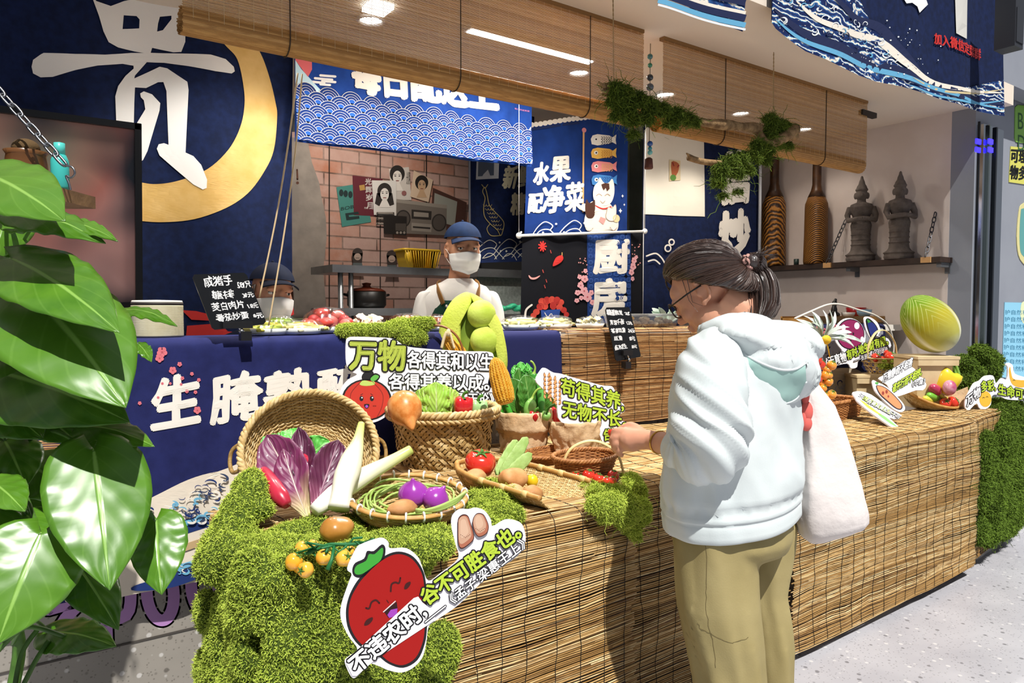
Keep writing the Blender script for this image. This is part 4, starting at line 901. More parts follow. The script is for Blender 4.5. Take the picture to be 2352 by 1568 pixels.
def carved(px, label, body):
    c = V((4.93, atX(px, 600, 4.93).y, sz+.018)); T_ = Matrix.Translation(c); t = thing('carved_bottle', label, 'vase', tuple(c), 'carved wooden bottles on the wall shelf')
    sc = (atX(px, 470, 4.93).z-c.z)/.42
    m, nt = newmat('carved_wood', '6a3f16', .45, .4); co = nt.coord(); w1 = nt.node('ShaderNodeTexWave', wave_type='BANDS', bands_direction='DIAGONAL'); nt.link(co, w1.inputs[0]); w1.inputs['Scale'].default_value = body[0]; w1.inputs['Distortion'].default_value = body[1]; w1.inputs['Detail'].default_value = 2
    nt.base(nt.ramp(w1.outputs[0], [(.2, '2e1a0a'), (.55, '7a4a18'), (.9, 'a87028')])); nt.bump(w1.outputs[0], .6)
    mb = MB(); mb.lathe([(r_*sc, z*sc) for r_, z in ((.082, .001), (.086, .02), (.082, .2), (.08, .4), (.078, .425), (.06, .47))], 30, T=T_, sy=.95); part(mb, 'body', m, t)
    mb = MB(); mb.lathe([(r_*sc, z*sc) for r_, z in ((.0605, .47), (.038, .52), (.03, .56), (.029, .75), (.036, .77), (.02, .772))], 24, T=T_); part(mb, 'neck', M('4a2c12', .4, var='2e1a0a', vs=20), t)
carved(1776, 'carved wooden bottle with scale pattern, next to the banner pole', (16, 6)); carved(1873, 'carved wooden bottle with fine hatching, beside the nearer statue', (40, 2))
ST = M('6b625c', .9, .15, var='544c47', vs=18, bump=.4, bs=55, name='grey_stone')
def statue(px, ztop, label, tw):
    c = V((4.93, atX(px, 600, 4.93).y, sz+.018)); H = atX(px, ztop, 4.93).z-c.z
    mb = MB(); k = H/1.0
    def L(prof, sx=1, sy=1): mb.lathe([(r_*k, z*k) for r_, z in prof], 24, T=Matrix.Rotation(tw, 4, 'Z'), sx=sx, sy=sy)
    L([(.15, .0), (.16, .03), (.15, .06), (.17, .075), (.13, .10), (.11, .13), (.10, .2), (.105, .34), (.115, .42), (.10, .47), (.085, .50), (.115, .58), (.13, .63), (.115, .665), (.05, .69), (.045, .73)], 1, .85)
    b = lambda p, r_: mb.ball(Matrix.Rotation(tw, 4, 'Z') @ V(p)*k, tuple(q*k for q in r_), nu=18, nv=12)
    b((0, -.005, .775), (.062, .066, .075)); b((0, -.066, .765), (.011, .014, .018)); b((0, 0, .835), (.07, .07, .03))
    for s_ in (-1, 1):
        b((s_*.066, 0, .765), (.012, .02, .04)); R4 = Matrix.Rotation(tw, 4, 'Z')
        mb.tube([R4 @ V(p)*k for p in ((s_*.12, 0, .63), (s_*.15, -.02, .54), (s_*.14, -.06, .475), (s_*.06, -.13, .485), (0, -.145, .49))], [.036*k, .034*k, .032*k, .026*k, .026*k], 10)
    L([(.06, .85), (.05, .88), (.036, .90), (.03, .93), (.018, .96), (.014, .985), (.004, 1.0)])
    for i in range(5): L([(.09+.004*i, .44-.06*i), (.113, .43-.06*i), (.09, .42-.06*i)], 1, .9)
    o = remesh(mb, 'stone_statue', ST, .0055*max(.6, k), 2); o.location = c; return tag(o, label, 'statue', 'stone statues on the wall shelf')
statue(1976, 404, 'shorter grey stone standing figure with folded arms, nearer the blind', -.95); statue(2064, 393, 'taller grey stone standing figure with folded arms, near the shelf end', -.75)
c = V((4.9, atX(1829, 603, 4.9).y, sz+.018)); mb = MB(); mb.lathe([(.018, .001), (.019, .045), (.016, .045), (.015, .006)], 18, T=Matrix.Translation(c)); tag(mb.build('small_cup', M('2b3a36', .3)), 'tiny dark cup on the wall shelf between the carved bottles', 'cup')
ty = 2.60; ta, tb = atY(1872, 724, ty), atY(2064, 724, ty); tz = ZC+.012
t = thing('tea_tray', 'wooden tea tray at the far end of the counter below the shelf', 'tray', ((ta.x+tb.x)/2, ty+.12, tz))
mb = MB(); mb.box(((ta.x+tb.x)/2, ty+.12, tz+.018), (tb.x-ta.x, .24, .034)); part(mb, 'board', M('b98c4a', .5, var='95692f', vs=10), t)
for s_ in (0, .24): mb = MB(); mb.box(((ta.x+tb.x)/2, ty+s_, tz+.03), (tb.x-ta.x, .012, .03)); part(mb, 'rail', M('a4783a', .5), t)
tz += .0355
def cupb(px, r_, h_, col, label, dy=.1, nm='tea_bowl'):
    c = V((atY(px, 710, ty+dy).x, ty+dy, tz)); mb = MB(); mb.lathe([(r_*.5, .001), (r_*.9, h_*.45), (r_, h_), (r_*.93, h_), (r_*.8, h_*.5), (.002, h_*.2)], 24, T=Matrix.Translation(c)); return tag(mb.build(nm, M(col, .2, .6)), label, 'bowl', 'bowls on the tea tray')
cupb(1966, .068, .07, 'a02428', 'red glazed bowl at the back of the tea tray', .17); cupb(2012, .062, .075, 'b0282c', 'red glazed bowl behind the glass teapot', .19); cupb(1948, .045, .036, 'cfcbc4', 'low pale bowl at the front of the tea tray', .06); cupb(1985, .05, .055, '7d9fb8', 'light blue bowl at the front of the tea tray', .05)
c = V((atY(2027, 710, ty+.07).x, ty+.07, tz)); T_ = Matrix.Translation(c); t = thing('glass_teapot', 'small glass teapot with metal lid on the tea tray', 'teapot', tuple(c))
mb = MB(); mb.lathe([(.04, .001), (.052, .02), (.045, .06), (.035, .085)], 24, T=T_); part(mb, 'body', M('8d7466', .15, coat=.4), t)
mb = MB(); mb.lathe([(.036, .086), (.036, .094), (.012, .102), (.006, .11), (.012, .12), (.003, .13)], 20, T=T_); part(mb, 'lid', M('b9b9b9', .25, metal=1), t)
mb = MB(); mb.tube(smooth_poly([c+V(p) for p in ((.04, 0, .075), (.075, 0, .07), (.08, 0, .04), (.05, 0, .02))], 5, False), .005, 8); part(mb, 'handle', M('8a8a8a', .3), t)
c = V((atY(1916, 712, ty+.1).x, ty+.1, tz)); mb = MB()
for p, r_ in (((0, 0, .02), (.05, .035, .02)), ((0, 0, .05), (.022, .02, .035)), ((.004, 0, .095), (.018, .018, .022)), ((-.03, 0, .02), (.02, .02, .018)), ((.014, 0, .12), (.012, .01, .012))): mb.ball(c+V(p), r_)
tag(remesh(mb, 'tea_figurine', M('1c1a19', .4), .005, 3), 'small black seated figurine on the near end of the tea tray', 'figurine')
mb = MB(); mb.tube(smooth_poly([atY(x, y, 2.44) for x, y in ((1826, 731), (1860, 716), (1900, 700), (1930, 699), (1970, 711), (2010, 724), (2040, 748), (2052, 790), (2050, 830))], 8, False), .006, 8); tag(mb.build('white_cable', M('d9d4c8', .5)), 'white cable arching in front of the tea tray', 'cable')
def frame(d, up=(0, 0, 1)):
    z = V(d).normalized(); u = V(up); x = u.cross(z)
    if x.length < 1e-3: x = V((1, 0, 0)).cross(z)
    x.normalize(); y = z.cross(x); return Matrix((x, y, z)).transposed().to_4x4()
def at(c, d=(0, 0, 1), up=(0, 0, 1)): return Matrix.Translation(c) @ frame(d, up)
STRAW = reedmat('basket_straw', ['cdb27c', 'dcc598', 'b3935a', '8d6d3c']); BROWN = reedmat('wicker_brown', ['a8713f', 'bb8450', '8a5830', '6a4022'])
BAMB = M('c79a58', .45, .35, var='ad7d40', vs=30, name='bamboo_band'); LINER = M('8a6c40', .8, name='basket_liner'); LINB = M('5c3a20', .8)
def weave(mb, prof, nst, T, wr=.0025, amp=.002, sx=1., sy=1., shape=None, mat=0, lm=1, seed=1):
    """woven basket wall: horizontal weavers passing alternately in front of and behind upright stakes"""
    r_ = random.Random(seed); rs = resample([(r, 0, z) for r, z in prof], wr*1.9); n2 = nst*2
    def P(r, z, t):
        k = shape(t, z) if shape else 1.
        return T @ V((math.cos(t)*r*sx*k, math.sin(t)*r*sy*k, z))
    for i, (p, d, s) in enumerate(rs):
        w_ = wr*r_.uniform(.85, 1.1)
        mb.tube([P(p.x+amp*math.cos(PI*(j/2)*1.0+PI*(i % 2)) if j % 2 == 0 else p.x, p.z, 2*PI*j/n2) for j in range(n2)], w_, 5, mat, closed=True, a=r_.random())
    for j in range(nst):
        t = 2*PI*j/nst; mb.tube([P(r, z, t) for r, z in prof], wr*.8, 4, mat, a=r_.random())
    rings = [[P(r-wr*.3, z, 2*PI*j/n2) for j in range(n2)] for r, z in prof]
    mb.loft(rings, lm, 'bot')
def ring(mb, r, z, T, w_, sx=1., sy=1., shape=None, mat=0, tw=0, n=72, fl=1.):
    def P(t, rr, zz): k = shape(t, z) if shape else 1.; return T @ V((math.cos(t)*rr*sx*k, math.sin(t)*rr*sy*k, zz))
    if tw:
        for q in range(3): mb.tube([P(2*PI*j/n, r+w_*.75*math.cos(tw*2*PI*j/n+q*2*PI/3), z+w_*.75*math.sin(tw*2*PI*j/n+q*2*PI/3)) for j in range(n)], w_*.72, 6, mat, closed=True, a=.3+.2*q)
    else: mb.tube([P(2*PI*j/n, r, z) for j in range(n)], w_, 8, mat, closed=True, a=.5, flat=fl)
def leafmat(name, c, edge, vein, rough=.35, freq=9, back=None, bmp=.25, coat=.0, blotch=None, vs_=.35):
    m, t = newmat(name, c, rough, .5, coat=coat); a = t.sep(t.attr().outputs['Vector'])
    av = t.math('ABSOLUTE', t.math('SUBTRACT', a[0], .5)); co = t.coord()
    s = t.math('SINE', t.math('MULTIPLY', t.math('SUBTRACT', a[1], t.math('MULTIPLY', av, .9)), freq*6.283))
    vv = t.ramp(s, [(.90, '000000'), (.99, 'ffffff')]); rib = t.ramp(av, [(.012, 'ffffff'), (.03, '000000')])
    col = t.mix(t.ramp(t.noise(co, 24, 3), [(.35, '000000'), (.7, 'ffffff')]), c, edge); col = t.mix(a[2], col, edge)
    if blotch: col = t.mix(t.ramp(a[1], [(.0, 'ffffff'), (.42, '000000')]), col, blotch)
    col = t.mix(t.math('MULTIPLY', vv, vs_), col, vein); col = t.mix(t.math('MULTIPLY', rib, .8), col, vein); t.base(col)
    t.bump(t.math('ADD', t.math('MULTIPLY', s, .12), t.math('MULTIPLY', rib, -.4)), bmp, .004)
    t.b.inputs['Subsurface Weight'].default_value = 0; return m
HEART = ([0, .04, .12, .25, .4, .55, .7, .82, .92, .97, 1], [.16, .62, .88, 1, .97, .86, .66, .44, .2, .08, .0])
LANCE = ([0, .1, .25, .45, .65, .8, .92, 1], [.16, .3, .62, .95, 1, .8, .45, .02])
OVAL = ([0, .05, .15, .35, .6, .8, .93, 1], [.12, .14, .45, .9, 1, .85, .5, .05])
def leaf3(mb, b, t, w_, n, prof=HEART, cup=.25, droop=.1, ruf=0, nu=22, nv=12, mat=0, a=None, tw=0, base_off=0):
    b, t, n = V(b), V(t), V(n); ax = t-b; L = ax.length; d = ax/L; s = d.cross(n).normalized(); n = s.cross(d).normalized(); q = R.random() if a is None else a; ph = R.uniform(0, 9)
    def fn(u, v):
        k = float(np.interp(u, prof[0], prof[1])); vv = v*2-1; ang = tw*u
        so = s*math.cos(ang)+n*math.sin(ang); no = n*math.cos(ang)-s*math.sin(ang)
        lobe = base_off*L*(abs(vv)**1.3)*max(0, 1-u*4)
        p = b+d*(L*u-lobe)+so*(w_/2*k*vv)+no*(cup*w_/2*k*abs(vv)**1.5+droop*L*math.sin(PI*min(1, u*.95)))
        if ruf: p = p+no*(ruf*(abs(vv)**2)*math.sin(u*31+ph+vv*2)*k)+no*ruf*.5*noise.noise(V((u*7, vv*3, ph)))
        return p
    vs = []; av = []
    for i in range(nu+1):
        for j in range(nv+1): vs.append(fn(i/nu, j/nv)); av.append((j/nv, i/nu, q))
    f = [(i*(nv+1)+j, (i+1)*(nv+1)+j, (i+1)*(nv+1)+j+1, i*(nv+1)+j+1) for i in range(nu) for j in range(nv)]
    mb.add(vs, f, mat, True, av)
def mk(name, mb, mats, label=None, cat=None, group=None, parent=None, kids=(), **k):
    o = mb.build(name, mats, parent, **k)
    if label: tag(o, label, cat, group)
    for nm, kb, km in kids: kb.build(nm, km, o)
    return o
GREEN = M('4f8a2a', .45, .4, var='3a6e1e', vs=30, name='stem_green')
nh = -(ray(712, 784)); nh.z = 0; nh.normalize(); e_ = math.radians(36); ax = nh*math.cos(e_)+V((0, 0, math.sin(e_)))
c0 = atF(712, 1032, 2.10); T_ = at(c0, ax)
t = thing('tipped_basket', 'large round woven basket tipped toward the front with purple leaves in it', 'basket', tuple(c0)); mb = MB()
weave(mb, [(.02, -.125), (.09, -.122), (.135, -.105), (.168, -.06), (.188, 0)], 44, T_, .0030, .0026); part(mb, 'body', [STRAW, LINER], t)
mb = MB(); ring(mb, .191, .002, T_, .0085, tw=26, n=150); part(mb, 'rim', STRAW, t)
for s_ in (-1, 1):
    mb = MB(); pts = [T_ @ V((s_*.19, .03, 0)), T_ @ V((s_*.215, .02, -.02)), T_ @ V((s_*.222, -.01, -.035)), T_ @ V((s_*.212, -.045, -.03)), T_ @ V((s_*.186, -.05, 0))]
    mb.tube(smooth_poly(pts, 5, False), .006, 8); part(mb, 'handle', STRAW, t)
PUR = leafmat('radicchio_leaf', '5c1f45', '7a2f5a', 'e0c8c0', .45, 7, bmp=.9, blotch='d9cf96', vs_=.1, coat=.3); PUR2 = leafmat('radicchio_dark', '451431', '5e2446', 'b98aa0', .45, 7, bmp=.9, blotch='a8627e', vs_=.1, coat=.3)
vb = -(ray(700, 1000)).normalized()
for i, (b, tp, w_, d0, d1, cup, m) in enumerate((((712, 1186), (612, 998), 84, 1.80, 1.95, .5, PUR), ((716, 1184), (686, 980), 46, 1.82, 1.98, .9, PUR2), ((720, 1180), (778, 1010), 66, 1.80, 1.93, .5, PUR2), ((705, 1186), (650, 1030), 60, 1.79, 1.90, -.4, PUR))):
    mb = MB(); leaf3(mb, atF(*b, d0), atF(*tp, d1), w_*1.9/FPX*1.25, vb+V((.1*(i-1), 0, .1)), LANCE, cup, -.06, .006, 30, 12)
    mk('purple_leaf', mb, m, ('broad purple lettuce leaf in the tipped basket, leaning left', 'narrow upright purple lettuce leaf in the middle of the tipped basket', 'purple lettuce leaf leaning right toward the white leek', 'short curled purple lettuce leaf in front of the broad one')[i], 'lettuce leaf', 'purple lettuce leaves', solid=.003)
GL1 = leafmat('greens_leaf', '3f9a34', '5cb84a', '9ed87c', .4, 6, bmp=.6)
for i, (b, tp, w_, d0, d1) in enumerate((((690, 1062), (756, 1012), 66, 1.97, 1.99), ((680, 1050), (668, 985), 60, 2.0, 2.06), ((640, 1050), (618, 1000), 50, 2.02, 2.08))):
    mb = MB(); leaf3(mb, atF(*b, d0), atF(*tp, d1), w_*2/FPX, vb+V((0, 0, .3)), OVAL, .3, .1, .007, 20, 12)
    mk('green_leaf', mb, GL1, ('bright green crinkled leaf beside the purple leaves in the tipped basket', 'darker green leaf deep in the tipped basket', 'small green leaf in the shade at the left of the tipped basket')[i], 'leaf', 'green leaves in the tipped basket', solid=.002)
RADR = M('c22a45', .3, .5, var='a81f38', vs=10, coat=.3, name='radish_red')
def taper(name, pts, rad, m, label, cat, group=None, kids=(), n=14):
    mb = MB(); P = smooth_poly(pts, 6, False); rr = np.interp(np.linspace(0, 1, len(P)), np.linspace(0, 1, len(rad)), rad); mb.tube(P, list(rr), n); return mk(name, mb, m, label, cat, group, None, kids)
taper('red_radish', [atF(592, 1066, 1.93), atF(615, 1100, 1.86), atF(640, 1135, 1.81), atF(660, 1160, 1.79)], [.004, .020, .023, .022, .012], RADR, 'long red radish lying on the moss at the left of the purple leaves', 'radish')
mb = MB(); mb.ball(atF(697, 1062, 1.94), .024); mk('small_radish', mb, RADR, 'small round red radish peeking out behind the purple leaves', 'radish')
LEEK = None
def leekmat():
    m, t = newmat('leek_white', 'f0f0dc', .35, .45); a = t.sep(t.attr().outputs['Vector']); t.base(t.mix(t.math('MULTIPLY', t.math('SINE', t.math('MULTIPLY', a[0], 80)), .08), t.ramp(a[1], [(0, 'f4f2e6'), (.45, 'f0efd2'), (.8, 'dcdf9a'), (1, 'b9c862')]), 'c9cf8a')); return m
LEEK = leekmat()
taper('white_leek', [atF(778, 1168, 1.76), atF(790, 1110, 1.80), atF(806, 1060, 1.85), atF(820, 1020, 1.90), atF(830, 972, 1.95)], [.027, .026, .031, .029, .022, .013, .009], LEEK, 'upright pale white leek rising below the pumpkin sign', 'leek', 'white leeks')
taper('white_leek', [atF(722, 1172, 1.77), atF(790, 1122, 1.84), atF(850, 1085, 1.90), atF(900, 1058, 1.95), atF(944, 1032, 1.98)], [.016, .026, .026, .022, .018, .015, .013], LEEK, 'pale leek lying diagonally behind the bean basket', 'leek', 'white leeks')
cb = V((1.262, 2.20, ZA-.004)); sq = lambda tt, z: 1+.13*max(0, 1-(z-cb.z if z > .5 else z)/.13)*(1-abs(math.sin(2*tt+PI/2)))**.8*1.3-.02
T_ = Matrix.Translation(cb) @ Matrix.Rotation(math.radians(14), 4, 'Z'); HB = .20
def rad(s): return .128+.058*s**.8
def PB(s, tt, off=0): k = sq(tt, s*HB); r_ = (rad(s)*k+off); return T_ @ V((math.cos(tt)*r_*1.04, math.sin(tt)*r_, .004+s*HB))
t = thing('plaited_basket', 'deep plaited bamboo basket holding orange gourd, lettuce and peppers', 'basket', tuple(cb)); mb = MB(); NS = 52; r_ = random.Random(4)
for fam in (1, -1):
    for i in range(NS):
        th0 = 2*PI*i/NS; A = []; B = []; K = 26; q = r_.random()
        for k in range(K+1):
            s = k/K; tt = th0+fam*s*1.25; cr = (tt*NS/(2*PI))*2 if fam > 0 else (tt*NS/(2*PI))*2
            off = .0034*math.sin(PI*(s*1.25*NS/PI)*.5+i*PI/2*(1)+(0 if fam > 0 else PI)); dl = .355*2*PI/NS
            A.append(PB(s, tt-dl, off)); B.append(PB(s, tt+dl, off))
        mb.add(A+B, [(k, k+1, K+2+k, K+1+k) for k in range(K)], 0, True, (0, 0, q))
mb.loft([[PB(s, 2*PI*j/64, -.004) for j in range(64)] for s in np.linspace(0, 1, 8)], 1, 'bot')
part(mb, 'body', [STRAW, M('5f4a2a', .8)], t)
mb = MB(); T2 = T_ @ Matrix.Translation((0, 0, HB+.004)); ring(mb, .187, 0, T2, .0105, 1.04, 1, tw=22, n=160); ring(mb, .187, -.02, T2, .008, 1.04, 1, tw=-22, n=160); part(mb, 'braided_rim', STRAW, t)
GOURD = M('c9742e', .35, .4, var='e09a56', vs=45, coat=.2, name='orange_gourd'); c = atF(930, 938, 2.27)
mb = MB(); T_ = at(c, (-.10, -.75, -.62)); mb.lathe([(.002, -.055), (.03, -.052), (.05, -.03), (.055, 0), (.047, .03), (.028, .05), (.019, .062), (.014, .075), (.006, .088), (.002, .09)], 28, T=T_); mk('orange_gourd', mb, GOURD, 'shiny orange gourd with a pointed end at the left of the plaited basket', 'gourd')
LET = leafmat('lettuce_leaf', '8fc93a', 'b4e060', 'dff0b0', .5, 8, bmp=.8)
c = atF(1003, 948, 2.45); mb = MB()
for i in range(9):
    a_ = -1.3+i*.33; dv = V((math.sin(a_)*.55, -.35-.3*math.cos(a_), .75+.25*math.cos(a_*2))); nn = -(ray(1003, 945)).normalized()+V((math.sin(a_)*.9, 0, .1))
    b = c+V((math.sin(a_)*.012, 0, -.07)); leaf3(mb, b, b+RT*(math.sin(a_)*.062)+V((0, 0, .18-.03*abs(a_)))+FH*(.03*abs(a_)-.03), .098, nn, OVAL, -.4, .12, .008, 22, 14)
mb.ball(c+V((0, .02, 0)), (.05, .05, .075)); mk('lettuce_head', mb, LET, 'bright green crinkled lettuce head in the plaited basket', 'lettuce', solid=.002)
RED1 = M('c41f26', .2, .5, coat=.5, name='pepper_red'); GRN1 = M('6fae4a', .25, .5, var='8cc264', vs=12, coat=.4, name='pepper_green'); DGRN = M('3f8f2e', .25, .5, var='2f7a22', vs=14, coat=.4, name='pepper_dark')
def bell(c, d, r_, L, m, label, group='peppers', lob=3, stem=(0, 0, 1), name='pepper', curl=.018):
    T_ = at(c, d); mb = MB(); fl = lambda rr, zz, tt: (rr*(1+.09*math.cos(lob*tt)), zz+(.006*math.cos(lob*tt) if zz > L*.4 else 0))
    mb.lathe([(.002, -L*.5), (r_*.55, -L*.48), (r_*.82, -L*.3), (r_*.95, 0), (r_, L*.25), (r_*.9, L*.42), (r_*.5, L*.47), (r_*.2, L*.42)], 26, T=T_, fn=fl)
    top = T_ @ V((0, 0, L*.42)); kb = MB(); s = V(stem); dd = V(d).normalized()
    kb.tube(smooth_poly([top, top+dd*curl*.6, top+dd*curl*1.1+RT*curl*.25, top+dd*curl*1.4+RT*curl*.9], 4, False), [.007, .0055, .0045, .0045, .0045, .0045, .0045, .0045, .005, .005, .0055, .006, .007][:13], 8)
    kb.lathe([(.002, L*.41), (r_*.45, L*.455), (r_*.2, L*.48), (.004, L*.5)], 12, T=T_)
    return mk(name, mb, m, label, 'pepper', group, None, (('stem', kb, GREEN),))
bell(atF(1062, 940, 2.43), (.05, 0, 1), .034, .082, RED1, 'glossy red pepper standing beside the lettuce in the plaited basket'); bell(atF(1097, 944, 2.46), (.05, 0, 1), .032, .07, M('9cc884', .3, .5, coat=.4), 'pale green pepper at the right rim of the plaited basket')
c0 = atZ(934, 1139, ZA+.066); T_ = at(V((c0.x, c0.y, ZA+.014)), V((-.02, -.13, 1)))
t = thing('bean_basket', 'round flat bamboo basket with white rim ties full of long beans', 'basket', tuple(c0)); mb = MB()
weave(mb, [(.02, .004), (.10, .005), (.122, .016), (.137, .035), (.146, .058)], 40, T_, .0024, .0022); part(mb, 'body', [STRAW, LINER], t)
mb = MB(); ring(mb, .149, .058, T_, .009, n=80, fl=.55); part(mb, 'rim', BAMB, t)
for i in range(22):
    tt = 2*PI*(i+.3)/22; mb = MB(); mb.tube([T_ @ V((math.cos(tt)*(.149+.0075*math.cos(k)), math.sin(tt)*(.149+.0075*math.cos(k)), .058+.0115*math.sin(k))) for k in [2*PI*j/10 for j in range(10)]], .0028, 6, closed=True); part(mb, 'rim_tie', WHT, t)
BEAN = [M(c, .45, .4, var=v, vs=25, name='bean') for c, v in (('9db85a', 'b4c878'), ('8aa84a', 'a4bc68'), ('a8bf6c', '8fa850'))]; r_ = random.Random(6)
for i in range(26):
    ra = .075+.055*(i % 9)/9+r_.uniform(-.006, .006); a0 = r_.uniform(0, 6.28); sp = r_.uniform(2.2, 3.8); z0 = .022+.0055*(i//5)+r_.uniform(0, .006)
    pts = [T_ @ V((math.cos(a0+sp*k/16)*ra*(1+.04*math.sin(k*.7+i)), math.sin(a0+sp*k/16)*ra*(1+.04*math.cos(k*.5+i)), z0+.006*math.sin(k*.6+i))) for k in range(17)]
    mb = MB(); mb.tube(pts, [.0032+.0004*math.sin(k*2.2) if 0 < k < 16 else .0012 for k in range(17)], 7); mk('long_bean', mb, BEAN[i % 3], 'long thin green bean coiled in the round bean basket', 'bean', 'long beans coiled in the round basket')
for i in range(4):
    pts = [atF(x, y, d) for x, y, d in (((955, 1170+i*2, 1.735), (1000, 1172-i*2, 1.73), (1040, 1158-i*3, 1.735), (1062+i*3, 1140-i*4, 1.75)))]
    mb = MB(); mb.tube(smooth_poly(pts, 4, False), .004, 7); mk('long_bean', mb, BEAN[i % 3], 'long green bean lying across the front of the round bean basket', 'bean', 'long beans across the front of the round basket')
ONI = M('8f2f9a', .22, .5, var='a13fae', vs=8, coat=.4, name='onion_purple')
def onion(c, r_, tilt, label):
    T_ = at(c, tilt); mb = MB(); mb.lathe([(.002, -r_*.8), (r_*.5, -r_*.74), (r_*.92, -r_*.3), (r_, 0), (r_*.9, r_*.4), (r_*.55, r_*.75), (r_*.2, r_*.95), (r_*.1, r_*1.15), (.002, r_*1.2)], 28, T=T_); return mk('purple_onion', mb, ONI, label, 'onion', 'purple onions')
onion(atF(949, 1136, 1.81), .039, (-.15, -.25, 1), 'upright purple onion in the middle of the bean basket'); onion(atF(1000, 1148, 1.80), .036, (.45, -.3, .8), 'purple onion leaning right in the bean basket')
POT = [M(c, .6, .3, var=v, vs=22, bump=.15, bs=50, name='potato_skin') for c, v in (('c08f5c', 'a87444'), ('b9804c', 'cf9d68'), ('cda274', 'b98a58'))]
def potato(c, r_, label, m=0, rot=0, group='potatoes', name='potato'):
    ph = R.uniform(0, 50); mb = MB(); mb.ball(c, r_, 0, (Matrix.Rotation(rot, 3, 'Y') @ Matrix.Rotation(.3, 3, 'Z')), 26, 18, lambda p, a, b: p*(1+.13*noise.noise(p*1.3+V((ph, 0, 0)))))
    return mk(name, mb, POT[m] if isinstance(m, int) else m, label, 'potato', group)
potato(atF(925, 1166, 1.765), (.042, .03, .02), 'brown potato under the onions in the bean basket', 0)
pA, pB, pC = atZ(1058, 1122, ZA), atZ(1262, 1196, ZA), atZ(1322, 1146, ZA)
o_ = V((pA.x+.02, pA.y, ZA+.006)); dx = (pB+pC)*.5-pA; dx.z = 0; L_ = dx.length*.98; dx.normalize(); dy = V((-dx.y, dx.x, 0))
def pan(u, v):
    wv = .125*(.62+.38*min(1, u*2.2)**.6); e = max(0, 1-u*3.2); vv = v*2-1; h_ = .075*(1-.45*u)
    return o_+dx*(L_*u)+dy*(wv*vv*math.sqrt(max(0, 1-e**2*.55)))+V((0, 0, max(h_*abs(vv)**3.2, h_*e**2)))
t = thing('potato_basket', 'dustpan shaped bamboo basket open at the right, tomato and potatoes in it', 'basket', tuple(o_)); mb = MB(); r_ = random.Random(3)
for i in range(58): v = i/57; mb.tube([pan(u, v)+V((0, 0, .0012*(-1)**(i+k))) for k, u in enumerate(np.linspace(0, 1.0+r_.uniform(-.01, .02), 18))], .0019, 4, a=r_.random())
for i in range(62): u = i/61; mb.tube([pan(u, v)+V((0, 0, .0012*(-1)**(i+k))) for k, v in enumerate(np.linspace(0, 1, 22))], .0019, 4, a=r_.random())
mb.grid(lambda u, v: pan(u, v)-V((0, 0, .001)), 24, 16, 1); part(mb, 'body', [STRAW, M('b99a62', .8)], t)
mb = MB(); rim = [pan(u, 0) for u in np.linspace(1, .12, 14)]+[pan(0, v) for v in np.linspace(.1, .9, 9)]+[pan(u, 1) for u in np.linspace(.12, 1, 14)]
rim = [p+V((0, 0, .004)) for p in rim]; mb.tube(smooth_poly(rim, 3, False), .008, 8); part(mb, 'rim', BAMB, t)
for q in (2, 5, 8, 20, 25, 29, 32, 35):
    if q < len(rim): mb = MB(); p = rim[q]; d = (rim[min(q+1, len(rim)-1)]-rim[q-1]).normalized(); mb.tube([p-d*.009, p+d*.009], .0098, 10); part(mb, 'rim_tie', M('dcbc7c', .5), t)
TOM = M('c92a1e', .15, .5, coat=.6, var='d8402a', vs=5, name='tomato_red'); CAL = M('4c7a30', .6, name='calyx')
def tomato(c, r_, label, m=TOM, d=(0, 0, 1), flat=.85, group='tomatoes', ribs=5, name='tomato', cat='tomato', kx=1):
    T_ = at(c, d); mb = MB(); fl = lambda rr, zz, tt: (rr*(1+.03*math.cos(ribs*tt)), zz)
    mb.lathe([(.002, -r_*flat), (r_*.5, -r_*flat*.93), (r_*.88, -r_*flat*.5), (r_, 0), (r_*.92, r_*flat*.45), (r_*.62, r_*flat*.82), (r_*.25, r_*flat*.88), (.003, r_*flat*.78)], 28, T=T_, fn=fl)
    kb = MB()
    for i in range(5): a_ = i*1.257; kb.tube([T_ @ V(p) for p in ((0, 0, r_*flat*.8), (math.cos(a_)*r_*.3, math.sin(a_)*r_*.3, r_*flat*.95), (math.cos(a_)*r_*.6, math.sin(a_)*r_*.6, r_*flat*.88))], [r_*.09, r_*.08, r_*.02], 6)
    kb.tube([T_ @ V((0, 0, r_*flat*.75)), T_ @ V((r_*.1, 0, r_*flat*1.15))], r_*.07, 6)
    return mk(name, mb, m, label, cat, group, None, (('calyx', kb, CAL),))
tomato(atF(1103, 1064, 2.14), .047, 'large ripe red tomato at the back of the potato basket', d=(-.1, -.35, 1))
potato(atF(1178, 1100, 2.06), (.051, .037, .034), 'large oblong potato lying in the middle of the potato basket', 1, .25); potato(atF(1222, 1136, 1.98), (.032, .028, .026), 'round potato at the front edge of the potato basket', 0); potato(atF(1180, 1132, 2.0), (.030, .028, .026), 'potato half hidden by moss at the front of the potato basket', 2); potato(atF(1092, 1094, 2.08), (.035, .03, .022), 'pale potato below the large tomato', 2)
mb = MB(); mb.ball(atF(1222, 1104, 2.10), (.018, .018, .02)); mk('small_lemon', mb, M('e2bf1e', .35, .4, bump=.1), 'small yellow lemon behind the large oblong potato', 'lemon')
FB = M('a9c27a', .5, .3, var='8fae5c', vs=18, bump=.3, bs=40, name='flat_bean')
